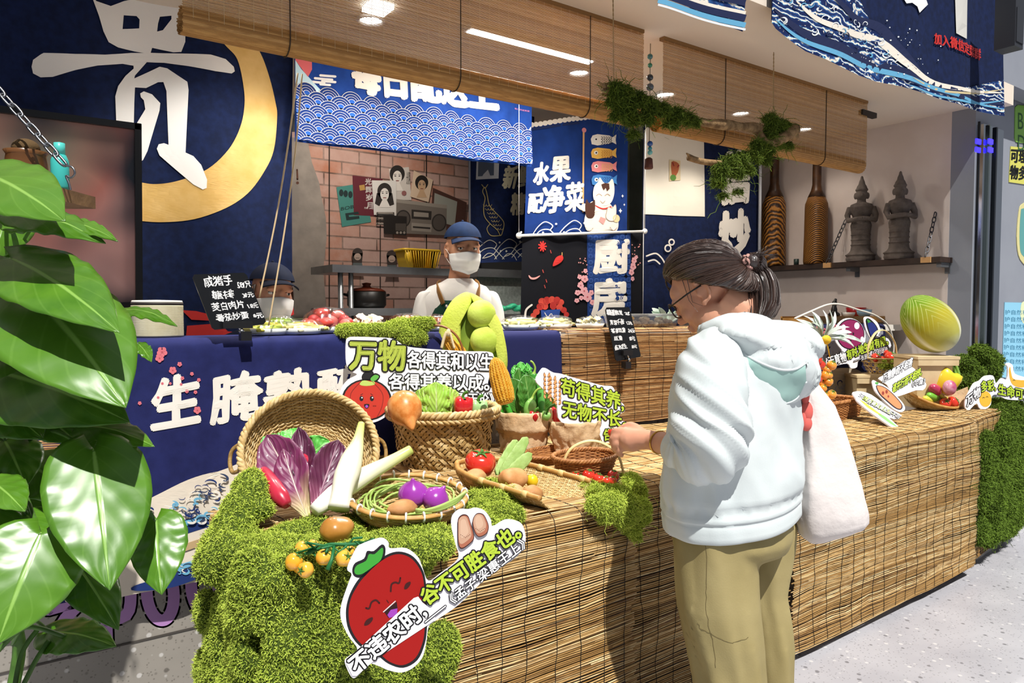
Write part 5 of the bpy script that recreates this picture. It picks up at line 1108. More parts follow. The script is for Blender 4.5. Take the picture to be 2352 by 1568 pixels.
for i, (a, b, d0, d1, lb) in enumerate((((1140, 1090), (1186, 1012), 2.12, 2.2, 'flat pale green bean pod standing left of the three in the potato basket'), ((1150, 1092), (1210, 1005), 2.11, 2.18, 'tallest flat pale green bean pod in the potato basket'), ((1160, 1096), (1220, 1042), 2.09, 2.15, 'flat pale green bean pod lying lowest toward the kraft box'))):
    mb = MB(); A, B = atF(*a, d0), atF(*b, d1); leaf3(mb, A, B, .036, vb, ([0, .08, .3, .7, .92, 1], [.1, .7, 1, 1, .7, .05]), -.12, .05, .002, 26, 8); mk('flat_bean', mb, FB, lb, 'bean', 'flat bean pods', solid=.008)
KRAFT = M('dcc09a', .75, .25, var='cdab80', vs=14, bump=.9, bs=16, name='kraft_paper')
def kraft(c, prof, label, n=90, amp=.007, sx=1, sy=1, ph=0, cat='bag', name='kraft_bag', square=0):
    def fn(r_, z, tt):
        k = 1+amp/max(r_, .02)*(noise.noise(V((math.cos(tt)*3, math.sin(tt)*3, z*26+ph)))+.6*noise.noise(V((math.cos(tt)*7, math.sin(tt)*7, z*50+ph))))
        if square: k *= 1+square*(abs(math.sin(tt))+abs(math.cos(tt))-1.2)*-1
        return r_*k, z+amp*.7*noise.noise(V((math.cos(tt)*4, math.sin(tt)*4, ph+z*9)))
    mb = MB(); P = []
    for (a, za), (b, zb_) in zip(prof, prof[1:]): P += [(lerp(a, b, k/5), lerp(za, zb_, k/5)) for k in range(5)]
    P.append(prof[-1]); mb.lathe(P, n, T=Matrix.Translation(c), sx=sx, sy=sy, caps=True, fn=fn); return mk(name, mb, KRAFT, label, cat, 'kraft paper containers')
cK = atZ(1203, 1043, ZA); cK = V((cK.x+.02, cK.y+.03, ZA)); kraft(cK, [(.001, .003), (.086, .003), (.091, .07), (.095, .085), (.103, .088), (.109, .165), (.105, .166), (.098, .10), (.06, .06)], 'round kraft paper bag with folded collar full of green peppers and leaves', ph=2)
cK2 = atZ(1326, 1042, ZA); cK2 = V((cK2.x+.01, cK2.y+.02, ZA)); kraft(cK2, [(.001, .003), (.088, .003), (.096, .03), (.108, .06), (.118, .128), (.114, .129), (.10, .07), (.05, .05)], 'crumpled low kraft paper box with a potato in it beside the hand', amp=.012, ph=7, sy=.75, square=.25)
top = atF(1200, 950, depth(cK)).z
CORN = None
def cornmat():
    m, t = newmat('corn_kernels', 'e2a52c', .35, .4); a = t.sep(t.attr().outputs['Vector']); t.base(t.mix(t.ramp(t.noise(t.coord(), 60, 2), [(.3, '000000'), (.7, 'ffffff')]), 'e0a022', 'f0bf52')); return m
CORN = cornmat()
def corn(a, b, r_, label, nk=16, rows=34, husk=False):
    a, b = V(a), V(b); L = (b-a).length; T_ = at(a, b-a); mb = MB()
    pr = lambda s: r_*float(np.interp(s, [0, .06, .25, .6, .85, .97, 1], [.55, .85, 1, .95, .72, .38, .1]))
    mb.lathe([(pr(s)*.93, s*L) for s in np.linspace(0, 1, 16)], 24, T=T_)
    for i in range(rows):
        s = (i+.5)/rows; rr = pr(s)
        for j in range(nk):
            tt = 2*PI*(j+.5*(i % 2)*.3)/nk; c = T_ @ V((math.cos(tt)*rr*.96, math.sin(tt)*rr*.96, s*L)); mb.ball(c, (rr*.19+.0006, rr*.19+.0006, L/rows*.56), 0, (frame(b-a)).to_3x3(), 6, 4)
    return mk('corn_cob', mb, CORN, label, 'corn', 'corn cobs')
corn(atF(1163, 926, 2.30), atF(1136, 822, 2.34), .031, 'bare yellow corn cob leaning beside the round kraft bag')
SPIN = leafmat('spinach_leaf', '2f6a1f', '477f2c', '8fb765', .4, 8, bmp=.5)
zc = depth(cK)
LF = ((1190, 950, 1170, 868, 60, 0), (1215, 955, 1205, 860, 62, .02), (1225, 955, 1236, 872, 46, .05), (1180, 950, 1160, 880, 44, .06), (1200, 950, 1190, 845, 52, .09), (1240, 955, 1262, 868, 40, .06), (1172, 955, 1150, 900, 36, .02))
for i, (x0, y0, x1_, y1_, w_, dd) in enumerate(LF):
    mb = MB(); leaf3(mb, atF(x0, y0, zc-.03+dd), atF(x1_, y1_, zc-.05+dd), w_*zc/FPX, vb+V((.15*math.sin(i*2), 0, .1)), OVAL, .35, .06, .004, 20, 10)
    mk('spinach_leaf', mb, SPIN, 'dark green spinach leaf standing in the round kraft bag', 'leaf', 'spinach leaves in the kraft bag', solid=.002)
mb = MB()
for i in range(7): a_ = i*.9; c = atF(1198+18*math.cos(a_), 856+14*math.sin(a_), zc+.06); leaf3(mb, atF(1200, 880, zc+.06), c+V((0, 0, .02)), .05, vb+V((math.cos(a_), 0, .3)), OVAL, .3, .15, .008, 14, 10)
mk('leafy_greens', mb, GL1, 'bright green ruffled greens behind the spinach in the kraft bag', 'greens', solid=.002)
def chili(pts, rad_, m, label, stem, group='peppers'):
    mb = MB(); P = smooth_poly(pts, 6, False); mb.tube(P, list(np.interp(np.linspace(0, 1, len(P)), np.linspace(0, 1, len(rad_)), rad_)), 14)
    kb = MB(); S = smooth_poly(stem, 5, False); kb.tube(S, list(np.interp(np.linspace(0, 1, len(S)), [0, .2, 1], [.009, .004, .004])), 8); return mk('chili_pepper', mb, m, label, 'pepper', group, None, (('stem', kb, M('8fae4a', .45)),))
D = lambda x, y, o=0: atF(x, y, zc-.06+o)
chili([D(1214, 966), D(1217, 940), D(1222, 915)], [.018, .021, .025, .022, .008], GRN1, 'green pepper with a long curled stem at the front of the kraft bag', [D(1222, 916), D(1226, 905), D(1235, 894), D(1247, 891)])
chili([D(1243, 955, .03), D(1243, 915, .03), D(1238, 880, .03)], [.013, .0145, .0145, .010], M('3c8a34', .4, .4, var='5ca84c', vs=18, coat=.3), 'slim ridged cucumber standing in the kraft bag', [D(1238, 882, .03), D(1237, 874, .03)])
chili([D(1224, 905, .06), D(1226, 880, .06), D(1226, 858, .06)], [.012, .016, .018, .013], DGRN, 'tall dark green pepper with a hooked stem above the kraft bag', [D(1226, 860, .06), D(1229, 845, .06), D(1224, 833, .06), D(1218, 829, .06)])
chili([D(1255, 915, .08), D(1266, 892, .08), D(1283, 872, .08)], [.004, .010, .014, .010], DGRN, 'green chili pointing right toward the white sign', [D(1282, 874, .08), D(1292, 864, .08), D(1302, 862, .08)])
chili([D(1144, 958, .02), D(1150, 930, .02), D(1140, 895, .04)], [.016, .020, .018, .006], M('3fa032', .3, .5, coat=.4), 'broad green pepper at the left side of the kraft bag', [D(1140, 896, .04), D(1138, 888, .04)])
chili([D(1176, 958), D(1166, 935), D(1152, 905, .02)], [.010, .011, .011, .006], M('3fa032', .3, .5, coat=.4), 'slim green pepper below the corn cob', [D(1152, 906, .02), D(1150, 900, .02)])
bell(D(1227, 958, -.03), (.0, -.2, 1), .0195, .035, RED1, 'small dark red pepper at the rim of the kraft bag', curl=.014); bell(D(1254, 956, -.02), (.2, -.2, 1), .018, .03, GRN1, 'small light green pepper at the right rim of the kraft bag', curl=.024, stem=(.6, 0, .5))
bell(atF(1276, 958, zc+.02), (.05, 0, 1), .024, .072, RED1, 'red pepper standing between the kraft bag and the kraft box', curl=.02, stem=(-.5, 0, .4))
YPEP = M('f0a021', .25, .5, coat=.4, var='f6b648', vs=9, name='pepper_yellow')
bell(atF(1277, 924, zc+.08), (0, 0, 1), .021, .04, YPEP, 'orange pepper behind the red one beside the white sign', curl=.014); bell(atF(1294, 945, zc+.05), (.2, 0, 1), .019, .038, YPEP, 'orange pepper leaning on the left edge of the white sign', curl=.012); bell(atF(1298, 966, zc), (.2, 0, 1), .017, .03, YPEP, 'smallest orange pepper just above the kraft box', curl=.012)
potato(atF(1338, 966, depth(cK2)), (.046, .036, .03), 'potato half sunk in the crumpled kraft box', 2); tomato(atF(1366, 970, depth(cK2)+.03), .02, 'red tomato behind the potato in the kraft box')
mb = MB(); leaf3(mb, atF(1290, 978, depth(cK2)-.02), atF(1325, 968, depth(cK2)), .03, vb, OVAL, .2, .1, .003); mk('green_leaf', mb, GL1, 'small green leaf at the left end of the kraft box', 'leaf', solid=.002)
cW = atZ(1366, 1100, ZA); cW = V((cW.x+.005, cW.y+.055, ZA+.002)); T_ = Matrix.Translation(cW) @ Matrix.Rotation(.15, 4, 'Z')
t = thing('wicker_basket', 'small brown wicker basket with a pale hoop handle holding cherry tomatoes', 'basket', tuple(cW)); mb = MB(); weave(mb, [(.02, .003), (.085, .004), (.098, .03), (.108, .065)], 34, T_, .0026, .0024, 1.1, .85); part(mb, 'body', [BROWN, LINB], t)
mb = MB(); ring(mb, .109, .066, T_, .006, 1.1, .85, tw=20, n=120); part(mb, 'rim', BROWN, t)
mb = MB(); hp = [atF(x, y, depth(cW)+.0) for x, y in ((1296, 1085), (1297, 1055), (1312, 1030), (1340, 1015), (1370, 1013), (1400, 1026), (1422, 1050), (1432, 1085))]; mb.tube(smooth_poly(hp, 6, False), .006, 8, flat=.5); part(mb, 'handle', M('dcc58a', .45), t)
cT = atZ(1285, 1062, ZA); T_ = Matrix.Translation((cT.x+.02, cT.y+.04, ZA+.002)) @ Matrix.Rotation(.1, 4, 'Z'); t = thing('wicker_tray', 'flat brown wicker tray between the kraft bags and the tomato basket', 'tray', tuple(T_.translation)); mb = MB(); weave(mb, [(.02, .003), (.115, .004), (.13, .028)], 36, T_, .0026, .0024, 1.15, .7); part(mb, 'body', [BROWN, LINB], t)
mb = MB(); ring(mb, .131, .029, T_, .005, 1.15, .7, tw=22, n=120); part(mb, 'rim', BROWN, t)
for i, (x, y, r_, o) in enumerate(((1352, 1092, .021, 0), (1374, 1100, .019, -.01), (1331, 1100, .016, .01), (1408, 1092, .019, .02), (1392, 1104, .017, -.02), (1322, 1092, .014, .03), (1406, 1104, .016, -.02))): tomato(atF(x, y, depth(cW)-.115+o*.6), r_, ('largest cherry tomato at the middle of the hoop handled basket', 'cherry tomato just right of the largest one in the hoop handled basket', 'cherry tomato left of the largest one on the moss', 'upright cherry tomato by the right foot of the hoop handle', 'cherry tomato low between the middle pair and the right one', 'smallest dark cherry tomato at the left foot of the hoop handle', 'cherry tomato in front of the upright one at the right')[i], d=(.2*math.sin(i), -.3, 1), group='cherry tomatoes in the hoop handled basket', name='cherry_tomato', flat=.95)
potato(atF(775, 1216, 1.62), (.041, .032, .029), 'shiny brown potato lying on the moss above the yellow tomatoes', M('a8702a', .3, .5, var='bd8640', vs=18, coat=.3), .1)
YT = M('eda72c', .2, .5, coat=.5, var='f2b84a', vs=7, name='tomato_yellow'); r_ = random.Random(2)
for i, (x, y, d, q, lb) in enumerate(((675, 1290, 1.47, .0175, 'yellow cherry tomato at the left end of the vine cluster'), (702, 1308, 1.45, .016, 'yellow cherry tomato lowest in the vine cluster'), (694, 1260, 1.52, .016, 'yellow cherry tomato at the back of the vine cluster'), (718, 1256, 1.53, .015, 'yellow cherry tomato below the brown potato'), (744, 1279, 1.48, .0165, 'yellow cherry tomato in the middle of the vine'), (790, 1282, 1.48, .017, 'yellow cherry tomato beside the big tomato sign'), (800, 1268, 1.52, .015, 'yellow cherry tomato behind the stalk of the big tomato sign'), (688, 1300, 1.48, .014, 'yellow cherry tomato under the leftmost one'))): tomato(atF(x, y, d-.03), q, lb, YT, (r_.uniform(-.8, .8), -.4, r_.uniform(.1, 1)), .98, 'yellow cherry tomatoes on the moss', 5, 'cherry_tomato')
mb = MB(); vp = [atF(x, y, 1.46) for x, y in ((700, 1272), (728, 1262), (756, 1250), (800, 1250), (838, 1246), (860, 1238))]; mb.tube(smooth_poly(vp, 6, False), .0035, 7)
for i in range(12): k = r_.random(); p = vp[int(k*4.9)]; mb.tube([p, p+V((r_.uniform(-.03, .03), r_.uniform(-.02, .01), r_.uniform(-.03, .02))), p+V((r_.uniform(-.04, .04), r_.uniform(-.03, .01), r_.uniform(-.03, .015)))], .0025, 6)
mb.tube([atF(768, 1252, 1.46), atF(762, 1285, 1.44), atF(752, 1308, 1.43)], [.003, .004, .005], 7); mk('tomato_vine', mb, M('1f6a3a', .5), 'dark green vine stalk linking the yellow cherry tomatoes', 'vine')
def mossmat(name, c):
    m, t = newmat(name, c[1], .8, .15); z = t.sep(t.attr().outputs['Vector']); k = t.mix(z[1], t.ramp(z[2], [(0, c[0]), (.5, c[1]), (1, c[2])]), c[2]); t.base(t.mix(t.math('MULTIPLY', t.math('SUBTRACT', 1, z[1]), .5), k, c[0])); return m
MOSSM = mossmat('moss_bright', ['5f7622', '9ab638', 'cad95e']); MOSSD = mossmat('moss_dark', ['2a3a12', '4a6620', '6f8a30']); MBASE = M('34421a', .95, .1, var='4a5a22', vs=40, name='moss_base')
def moss(name, label, mb, n, L=.02, wd=.0011, m=None, vox=.012, sag=.3, seed=1, group=None, long_=0, cat='moss', kind='stuff'):
    """lumpy base from fused blobs, with fine curled strands grown over it"""
    o = remesh(mb, name+'_base', [MBASE], vox, 3); me = o.data; rs = np.random.RandomState(seed)
    nv = len(me.vertices); co = np.empty(nv*3); me.vertices.foreach_get('co', co); co = co.reshape(-1, 3)
    me.calc_loop_triangles(); nt = len(me.loop_triangles); tr = np.empty(nt*3, dtype=np.int32); me.loop_triangles.foreach_get('vertices', tr); tr = tr.reshape(-1, 3)
    a, b, c = co[tr[:, 0]], co[tr[:, 1]], co[tr[:, 2]]; nr = np.cross(b-a, c-a); ar = np.linalg.norm(nr, axis=1); nr /= ar[:, None]+1e-12
    vis = ar*((nr*np.array([-.25, -1, .9])).sum(1) > -.35); pk = rs.choice(nt, n, p=vis/vis.sum()); u, v = rs.rand(n), rs.rand(n); f = u+v > 1; u[f], v[f] = 1-u[f], 1-v[f]
    P = a[pk]*(1-u-v)[:, None]+b[pk]*u[:, None]+c[pk]*v[:, None]; N = nr[pk]
    S = 6; ln = L*rs.uniform(.55, 1.35, n); 
    if long_: q = rs.rand(n) < long_; ln[q] *= rs.uniform(1.8, 4, q.sum())
    d = N+rs.normal(0, .75, (n, 3)); d[:, 2] -= sag*.5; d /= np.linalg.norm(d, axis=1)[:, None]; pts = [P-N*.002]; cur = P.copy()
    for k in range(1, S):
        d = d+rs.normal(0, .8, (n, 3)); d[:, 2] -= sag*.35; d /= np.linalg.norm(d, axis=1)[:, None]
        out = ((cur-P)*N).sum(1); d += N*(np.clip(-out, 0, .01)*120)[:, None]; cur = cur+d*(ln/(S-1))[:, None]; pts.append(cur.copy())
    pts = np.stack(pts, 1); side = np.cross(pts[:, -1]-pts[:, 0], rs.normal(0, 1, (n, 3))); side /= np.linalg.norm(side, axis=1)[:, None]+1e-9
    wk = wd*np.array([1, 1, .95, .85, .7, .35]); A = pts+side[:, None, :]*wk[None, :, None]; B = pts-side[:, None, :]*wk[None, :, None]
    verts = np.concatenate([A, B], 1).reshape(-1, 3); base = (np.arange(n)*2*S)[:, None]; q = np.array([[k, k+1, S+k+1, S+k] for k in range(S-1)])
    faces = (base[:, :, None]+q[None]).reshape(-1, 4); me2 = bpy.data.meshes.new(name); nV = len(verts); nF = len(faces)
    me2.vertices.add(nV); me2.vertices.foreach_set('co', verts.ravel()); me2.loops.add(nF*4); me2.loops.foreach_set('vertex_index', faces.ravel().astype(np.int32)); me2.polygons.add(nF); me2.polygons.foreach_set('loop_start', np.arange(nF, dtype=np.int32)*4)
    at_ = me2.attributes.new('uvw', 'FLOAT_VECTOR', 'POINT'); lump = np.array([noise.noise(V(p)*9) for p in P])
    w = np.zeros((n, 2*S, 3)); w[:, :, 1] = np.tile(np.linspace(0, 1, S), 2)[None]; w[:, :, 2] = np.clip(.5+lump*.5+rs.normal(0, .2, n), 0, 1)[:, None]; at_.data.foreach_set('vector', w.astype(np.float32).ravel())
    me2.materials.append(m or MOSSM); me2.update(calc_edges=True); me2.polygons.foreach_set('use_smooth', [True]*nF)
    so_ = bpy.data.objects.new(name, me2); COL.objects.link(so_); tag(so_, label, cat, group, kind); o.parent = so_; o.name = 'moss_base'; o['kind'] = kind; return so_
def blobs(mb, lst):
    for p, r_ in lst: mb.ball(p, r_, nu=14, nv=10)
rb = random.Random(12); mb = MB()
def sheetb(mb, x0, x1, y0, y1, z, r_, n, rs, zfn=None):
    for i in range(n):
        x, y = rs.uniform(x0, x1), rs.uniform(y0, y1); mb.ball((x, y, z+(zfn(x, y) if zfn else 0)), (r_*rs.uniform(.8, 1.3), r_*rs.uniform(.8, 1.3), r_*rs.uniform(.35, .6)), nu=12, nv=8)
sheetb(mb, .43, .86, 1.46, 1.72, ZA+.006, .05, 46, rb)
for i in range(70):                                       # front drape
    z = rb.uniform(.12, ZA); x = rb.uniform(.44, .80+.03*math.sin(z*14)); mb.ball((x, YA-.022-.03*(1-z/ZA)+rb.uniform(-.008, .012), z), (rb.uniform(.045, .07), .028, rb.uniform(.04, .08)), nu=12, nv=8)
for i in range(60):                                       # end drape
    z = rb.uniform(.12, ZA); y = rb.uniform(1.47, 1.83-.05*math.sin(z*9)); mb.ball((.43-.022-.03*(1-z/ZA)+rb.uniform(-.012, .01), y, z), (.03, rb.uniform(.045, .07), rb.uniform(.04, .08)), nu=12, nv=8)
for i in range(10): mb.ball((.44+.03*rb.random(), YA-.03, .2+.05*i), (.05, .04, .05))
for x, y, r_ in ((.44, 1.48, .05), (.46, 1.6, .05), (.44, 1.74, .05), (.6, 1.47, .045), (.74, 1.46, .045)): mb.ball((x, y, ZA-.01), (r_*1.2, r_*1.2, r_*.9))
for k in range(30): q = k/29; p = atF(lerp(590, 486, q)+rb.uniform(-10, 26), lerp(1112, 1300, q), lerp(1.84, 1.60, q)); mb.ball(p-RT*.012, (.032, .04, .042))
for i in range(8): y = rb.uniform(1125, 1185); p = atF(rb.uniform(560, 585+(y-1125)*.8), y, 1.78+rb.uniform(-.02, .04)); mb.ball(p, (.032, .035, .025))
for i in range(10): p = atZ(rb.uniform(930, 1015), rb.uniform(1215, 1275), ZA+.012); mb.ball(p, (.04, .04, .025))
moss('moss_cover', 'great sheet of bright green moss over the corner of the near table', mb, 120000, .0115, .0009, seed=3)
def surf(x, y, l):
    p = atZ(x, y, ZA+l); yy = YA if p.x < AX1 else YB
    return p if p.y > yy else atY(x, y, yy-.035)
mb = MB()
for x, y, r_ in ((1090, 1150, .03), (1130, 1135, .042), (1165, 1150, .038), (1100, 1180, .034), (1150, 1190, .038), (1110, 1205, .03), (1175, 1185, .03), (1128, 1165, .045), (1090, 1195, .024), (1160, 1215, .024)): mb.ball(surf(x, y, .02), (r_*1.15, r_, r_*1.05))
moss('moss_clump', 'rounded moss clump in front of the potato basket', mb, 16000, .013, .0009, MOSSM, .009, seed=5)
mb = MB(); dW = depth(cW)
for x, y, r_ in ((1350, 1125, .03), (1380, 1138, .036), (1415, 1140, .036), (1440, 1165, .036), (1450, 1105, .028), (1462, 1130, .03), (1470, 1165, .028), (1430, 1190, .03), (1475, 1190, .022), (1400, 1160, .035), (1450, 1215, .024), (1370, 1160, .028), (1390, 1190, .02), (1462, 1235, .016)): mb.ball(surf(x, y, .02), (r_*1.15, r_, r_*.9))
for x, y, r_ in ((1315, 1096, .016), (1345, 1112, .016), (1372, 1118, .016), (1400, 1116, .016), (1428, 1096, .016)): mb.ball(atF(x, y, dW-.03), (r_*1.15, r_, r_*.7))
moss('moss_drape', 'moss hanging over the table edge below the cherry tomato basket', mb, 26000, .014, .0009, seed=7, long_=.015)
mb = MB()
for i in range(22): p = atY(rb.uniform(775, 985), 762+rb.uniform(-8, 10), YC+.0); mb.ball((p.x, YC+rb.uniform(-.02, .05), ZC+.02+(.03 if p.x > atY(900, 760, YC).x else 0)*rb.random()), (.035, .03, .025))
for px in (930, 950, 965): p = atY(px, 775, YC-.02); mb.ball((p.x, YC-.02, p.z), (.03, .02, .03))
moss('moss_strip', 'light green moss strip along the edge of the back counter', mb, 14000, .014, .001, seed=9)
mb = MB(); p = atZ(2240, 835, ZB)
for i in range(12): q = atY(rb.uniform(2205, 2282), 810+i*8, 1.93); mb.ball(q, (.08, .06, .05))
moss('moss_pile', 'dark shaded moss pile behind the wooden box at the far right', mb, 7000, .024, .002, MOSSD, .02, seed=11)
mb = MB()
for i in range(70):
    u = rb.random()**.8; z = rb.uniform(.14, ZB-.06-.14*max(0, 1-abs(u-.35)*3)); p = TC @ V((3.99+u*.7, 1.575, z)); mb.ball(p, (.09, .05, rb.uniform(.05, .09)))
for i in range(8): u = rb.random(); p = TC @ V((4.50+u*.2, rb.uniform(1.58, 1.66), ZB)); mb.ball(p, (.09, .08, .05))
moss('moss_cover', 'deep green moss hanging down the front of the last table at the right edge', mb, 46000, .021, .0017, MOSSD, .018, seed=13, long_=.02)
HY = 2.17; BARK = M('a5865f', .8, .2, var='6f563a', vs=30, bump=.6, bs=60, name='driftwood')
hb = lambda x, y, o=0: atY(x, y, HY+o)
t = thing('hanging_branch', 'driftwood branch with moss hung from the soffit by two strings', 'branch', tuple(hb(1600, 290)))
mb = MB(); P = smooth_poly([hb(*p) for p in ((1388, 204), (1450, 222), (1530, 252), (1600, 278), (1680, 288), (1735, 294), (1785, 305), (1826, 314))], 6, False); mb.tube(P, [.022+.004*math.sin(i*.9) for i in range(len(P))], 12); P2 = smooth_poly([hb(1740, 300), hb(1760, 330, -.02), hb(1795, 318, -.04), hb(1826, 296, -.05)], 5, False); mb.tube(P2, [.018, .02, .022, .023, .024, .025, .026, .027, .028, .028, .028, .028, .028, .028, .028, .028][:len(P2)], 12); part(mb, 'main_branch', BARK, t)
e = P2[-1]; mb = MB(); T_ = at(e, (e-P2[-2])); mb.lathe([(.027, .0005), (.028, .004), (.02, .004), (.014, -.004), (.001, -.004)], 20, T=T_); part(mb, 'knot', M('4a3a2a', .7, var='2a2018', vs=50), t)
mb = MB(); P3 = smooth_poly([hb(1582, 362), hb(1620, 372), hb(1680, 374), hb(1730, 358), hb(1762, 330)], 5, False); mb.tube(P3, [.014]*len(P3), 10); part(mb, 'side_branch', BARK, t)
for a, b in (((1588, 362), (1577, 352)), ((1396, 206), (1375, 188)), ((1396, 206), (1378, 214))): mb = MB(); mb.tube([hb(*a), hb(*b, -.03)], [.012, .003], 8); part(mb, 'twig', BARK, t)
for a, b in (((1408, -6), (1410, 215)), ((1777, 120), (1776, 300))):
    mb = MB(); A, B = hb(*a), hb(*b); A.z = min(A.z, ZCE) if a[1] > 0 else A.z; n = 60
    for q in (0, PI): mb.tube([A.lerp(B, k/n)+V((math.cos(k*1.1+q)*.0016, math.sin(k*1.1+q)*.0016, 0)) for k in range(n+1)], .0016, 5)
    part(mb, 'hanging_string', M('a8906a', .8), t)
mb = MB()
for x, y, r_ in ((1410, 205, .03), (1412, 235, .03), (1430, 215, .035), (1440, 250, .035), (1465, 230, .035), (1490, 245, .035), (1480, 275, .028), (1520, 255, .035), (1550, 265, .035), (1575, 275, .03), (1450, 280, .022), (1418, 268, .022), (1540, 285, .025), (1455, 310, .016), (1592, 282, .02)): mb.ball(hb(x, y, -.015), (r_, .035, r_*.8))
o = moss('branch_moss', None, mb, 12000, .030, .0014, mossmat('moss_hung', ['22300e', '42591c', '6a7f2c']), .011, sag=.9, seed=21, long_=.05, cat=None, kind='stuff'); adopt(o, t)
mb = MB()
for x, y, r_ in ((1768, 275, .03), (1785, 290, .035), (1762, 305, .035), (1775, 325, .035), (1758, 345, .035), (1740, 335, .03), (1730, 360, .03), (1700, 365, .032), (1675, 372, .032), (1655, 390, .032), (1650, 420, .026), (1690, 400, .026), (1715, 390, .024), (1660, 450, .014), (1805, 335, .02), (1755, 370, .022), (1800, 290, .025), (1694, 440, .012)): mb.ball(hb(x, y, -.015), (r_, .035, r_*.85))
o = moss('branch_moss', None, mb, 13000, .030, .0014, MC.get('x') or bpy.data.materials['moss_hung'], .011, sag=.9, seed=23, long_=.05, cat=None, kind='stuff'); adopt(o, t)
t = thing('bead_string', 'string of glass beads with a small brown bell between the two blinds', 'ornament', tuple(hb(1491, 360, .03)))
mb = MB(); mb.tube([hb(1494, 100, .03), hb(1491, 345, .03)], .0018, 6); part(mb, 'string', M('7a6a52', .8), t)
for y, r_, c in ((130, .012, '3f6f6a'), (150, .010, '2f7f5a'), (178, .014, '30343a'), (200, .016, '5a5f66'), (225, .01, '2a2a30'), (330, .012, '1f4f9a'), (341, .009, '2f8f9f'), (350, .011, '6fc0b8')): mb = MB(); mb.ball(hb(1493, y, .03), r_); part(mb, 'bead', M(c, .1, .6, coat=.5), t)
c = hb(1490, 376, .03); mb = MB(); mb.lathe([(.016, -.022), (.019, -.018), (.016, .02), (.008, .026), (.002, .027)], 18, T=Matrix.Translation(c)); part(mb, 'bell', M('5c2f22', .45), t)
LEAFM = leafmat('pothos_leaf', '34640f', '527f1f', '8ab454', .33, 5, bmp=.3, coat=.12, vs_=.09); STEMM = M('4f7a2a', .5, .4, var='33501c', vs=20, name='plant_stem')
root = thing('climbing_plant', 'large leafy green climbing plant filling the left edge in front of the counter', 'plant', tuple(atF(40, 1568, 1.1)-V((0, 0, .55))))
LV = [((-50, 395), (152, 512), 175, 1.12, 1.02, (-.1, .55), .30, .10), ((30, 488), (244, 562), 90, 1.20, 1.14, (.1, .7), .5, .12), ((20, 500), (150, 520), 80, 1.24, 1.2, (0, .5), .4, .1),
 ((150, 510), (272, 556), 46, 1.19, 1.13, (0, .6), .3, .1), ((22, 592), (276, 768), 178, 1.14, 1.03, (-.05, .7), .25, .10), ((70, 672), (290, 940), 265, 1.16, 1.05, (.1, .45), .22, .10), ((-20, 850), (300, 972), 215, 1.22, 1.12, (.1, .4), .2, .08),
 ((40, 800), (290, 975), 170, 1.25, 1.16, (.2, .3), .2, .1), ((282, 712), (408, 752), 44, 1.24, 1.16, (.1, .8), .5, .12), ((318, 790), (348, 832), 34, 1.20, 1.16, (.2, .3), .2, .1),
 ((190, 978), (356, 1028), 84, 1.24, 1.17, (.1, .75), .6, .12), ((178, 1012), (262, 1024), 72, 1.22, 1.18, (.1, .6), .5, .12), ((215, 1030), (252, 1356), 205, 1.14, 1.04, (.05, .30), .15, .06), ((360, 1190), (372, 1366), 120, 1.20, 1.14, (-.3, .25), .3, .08),
 ((150, 1260), (272, 1448), 118, 1.20, 1.10, (.2, .3), .25, .08), ((95, 1222), (-6, 1480), 210, 1.08, 1.00, (.0, .42), .2, .10), ((-20, 1105), (58, 1176), 92, 1.14, 1.08, (.0, .5), .2, .1), ((60, 1180), (118, 1262), 84, 1.18, 1.13, (.0, .5), .25, .1),
 ((-10, 1180), (-14, 1320), 110, 1.12, 1.06, (.1, .4), .2, .1), ((110, 1450), (268, 1486), 96, 1.22, 1.16, (.0, .8), .4, .1), ((-20, 920), (100, 1010), 130, 1.26, 1.2, (.1, .3), .3, .1), ((80, 940), (180, 1020), 110, 1.28, 1.22, (.1, .3), .3, .1),
 ((-40, 640), (40, 760), 150, 1.26, 1.2, (0, .4), .3, .1), ((-40, 760), (30, 830), 110, 1.22, 1.15, (0, .5), .3, .1), ((60, 1060), (180, 1150), 130, 1.30, 1.24, (.2, .2), .3, .1), ((10, 1010), (60, 1120), 120, 1.27, 1.2, (.1, .3), .3, .1), ((165, 1240), (185, 1330), 60, 1.24, 1.2, (.1, .3), .3, .1), ((40, 1130), (130, 1240), 120, 1.28, 1.22, (.1, .3), .3, .1), ((20, 470), (-20, 600), 120, 1.3, 1.26, (.1, .3), .3, .1), ((60, 600), (10, 700), 120, 1.31, 1.27, (.1, .3), .3, .1), ((130, 780), (60, 960), 150, 1.33, 1.28, (.1, .2), .3, .1), ((20, 1240), (90, 1330), 110, 1.3, 1.24, (.1, .2), .3, .1)]
sc_ = MB(); rr = random.Random(3)
for i in range(120):
    a, b = atF(-90, 740+i*5.2, 1.62), atF(178, 745+i*4.9, 1.78); sc_.tube([a.lerp(b, k/4)+V((0, 0, rr.uniform(-.001, .001))) for k in range(5)], .0022, 5, a=rr.random())
mk('reed_screen', sc_, [REEDB], 'dark reed screen standing in the shade behind the climbing plant', 'screen')
hub = [atF(28, y, 1.34-.0*i) for i, y in enumerate(range(380, 1700, 110))]
mb = MB(); mb.tube(smooth_poly([p+V((.012*math.sin(i*2), 0, 0)) for i, p in enumerate(hub)], 4, False), .011, 8); part(mb, 'stem', STEMM, root)
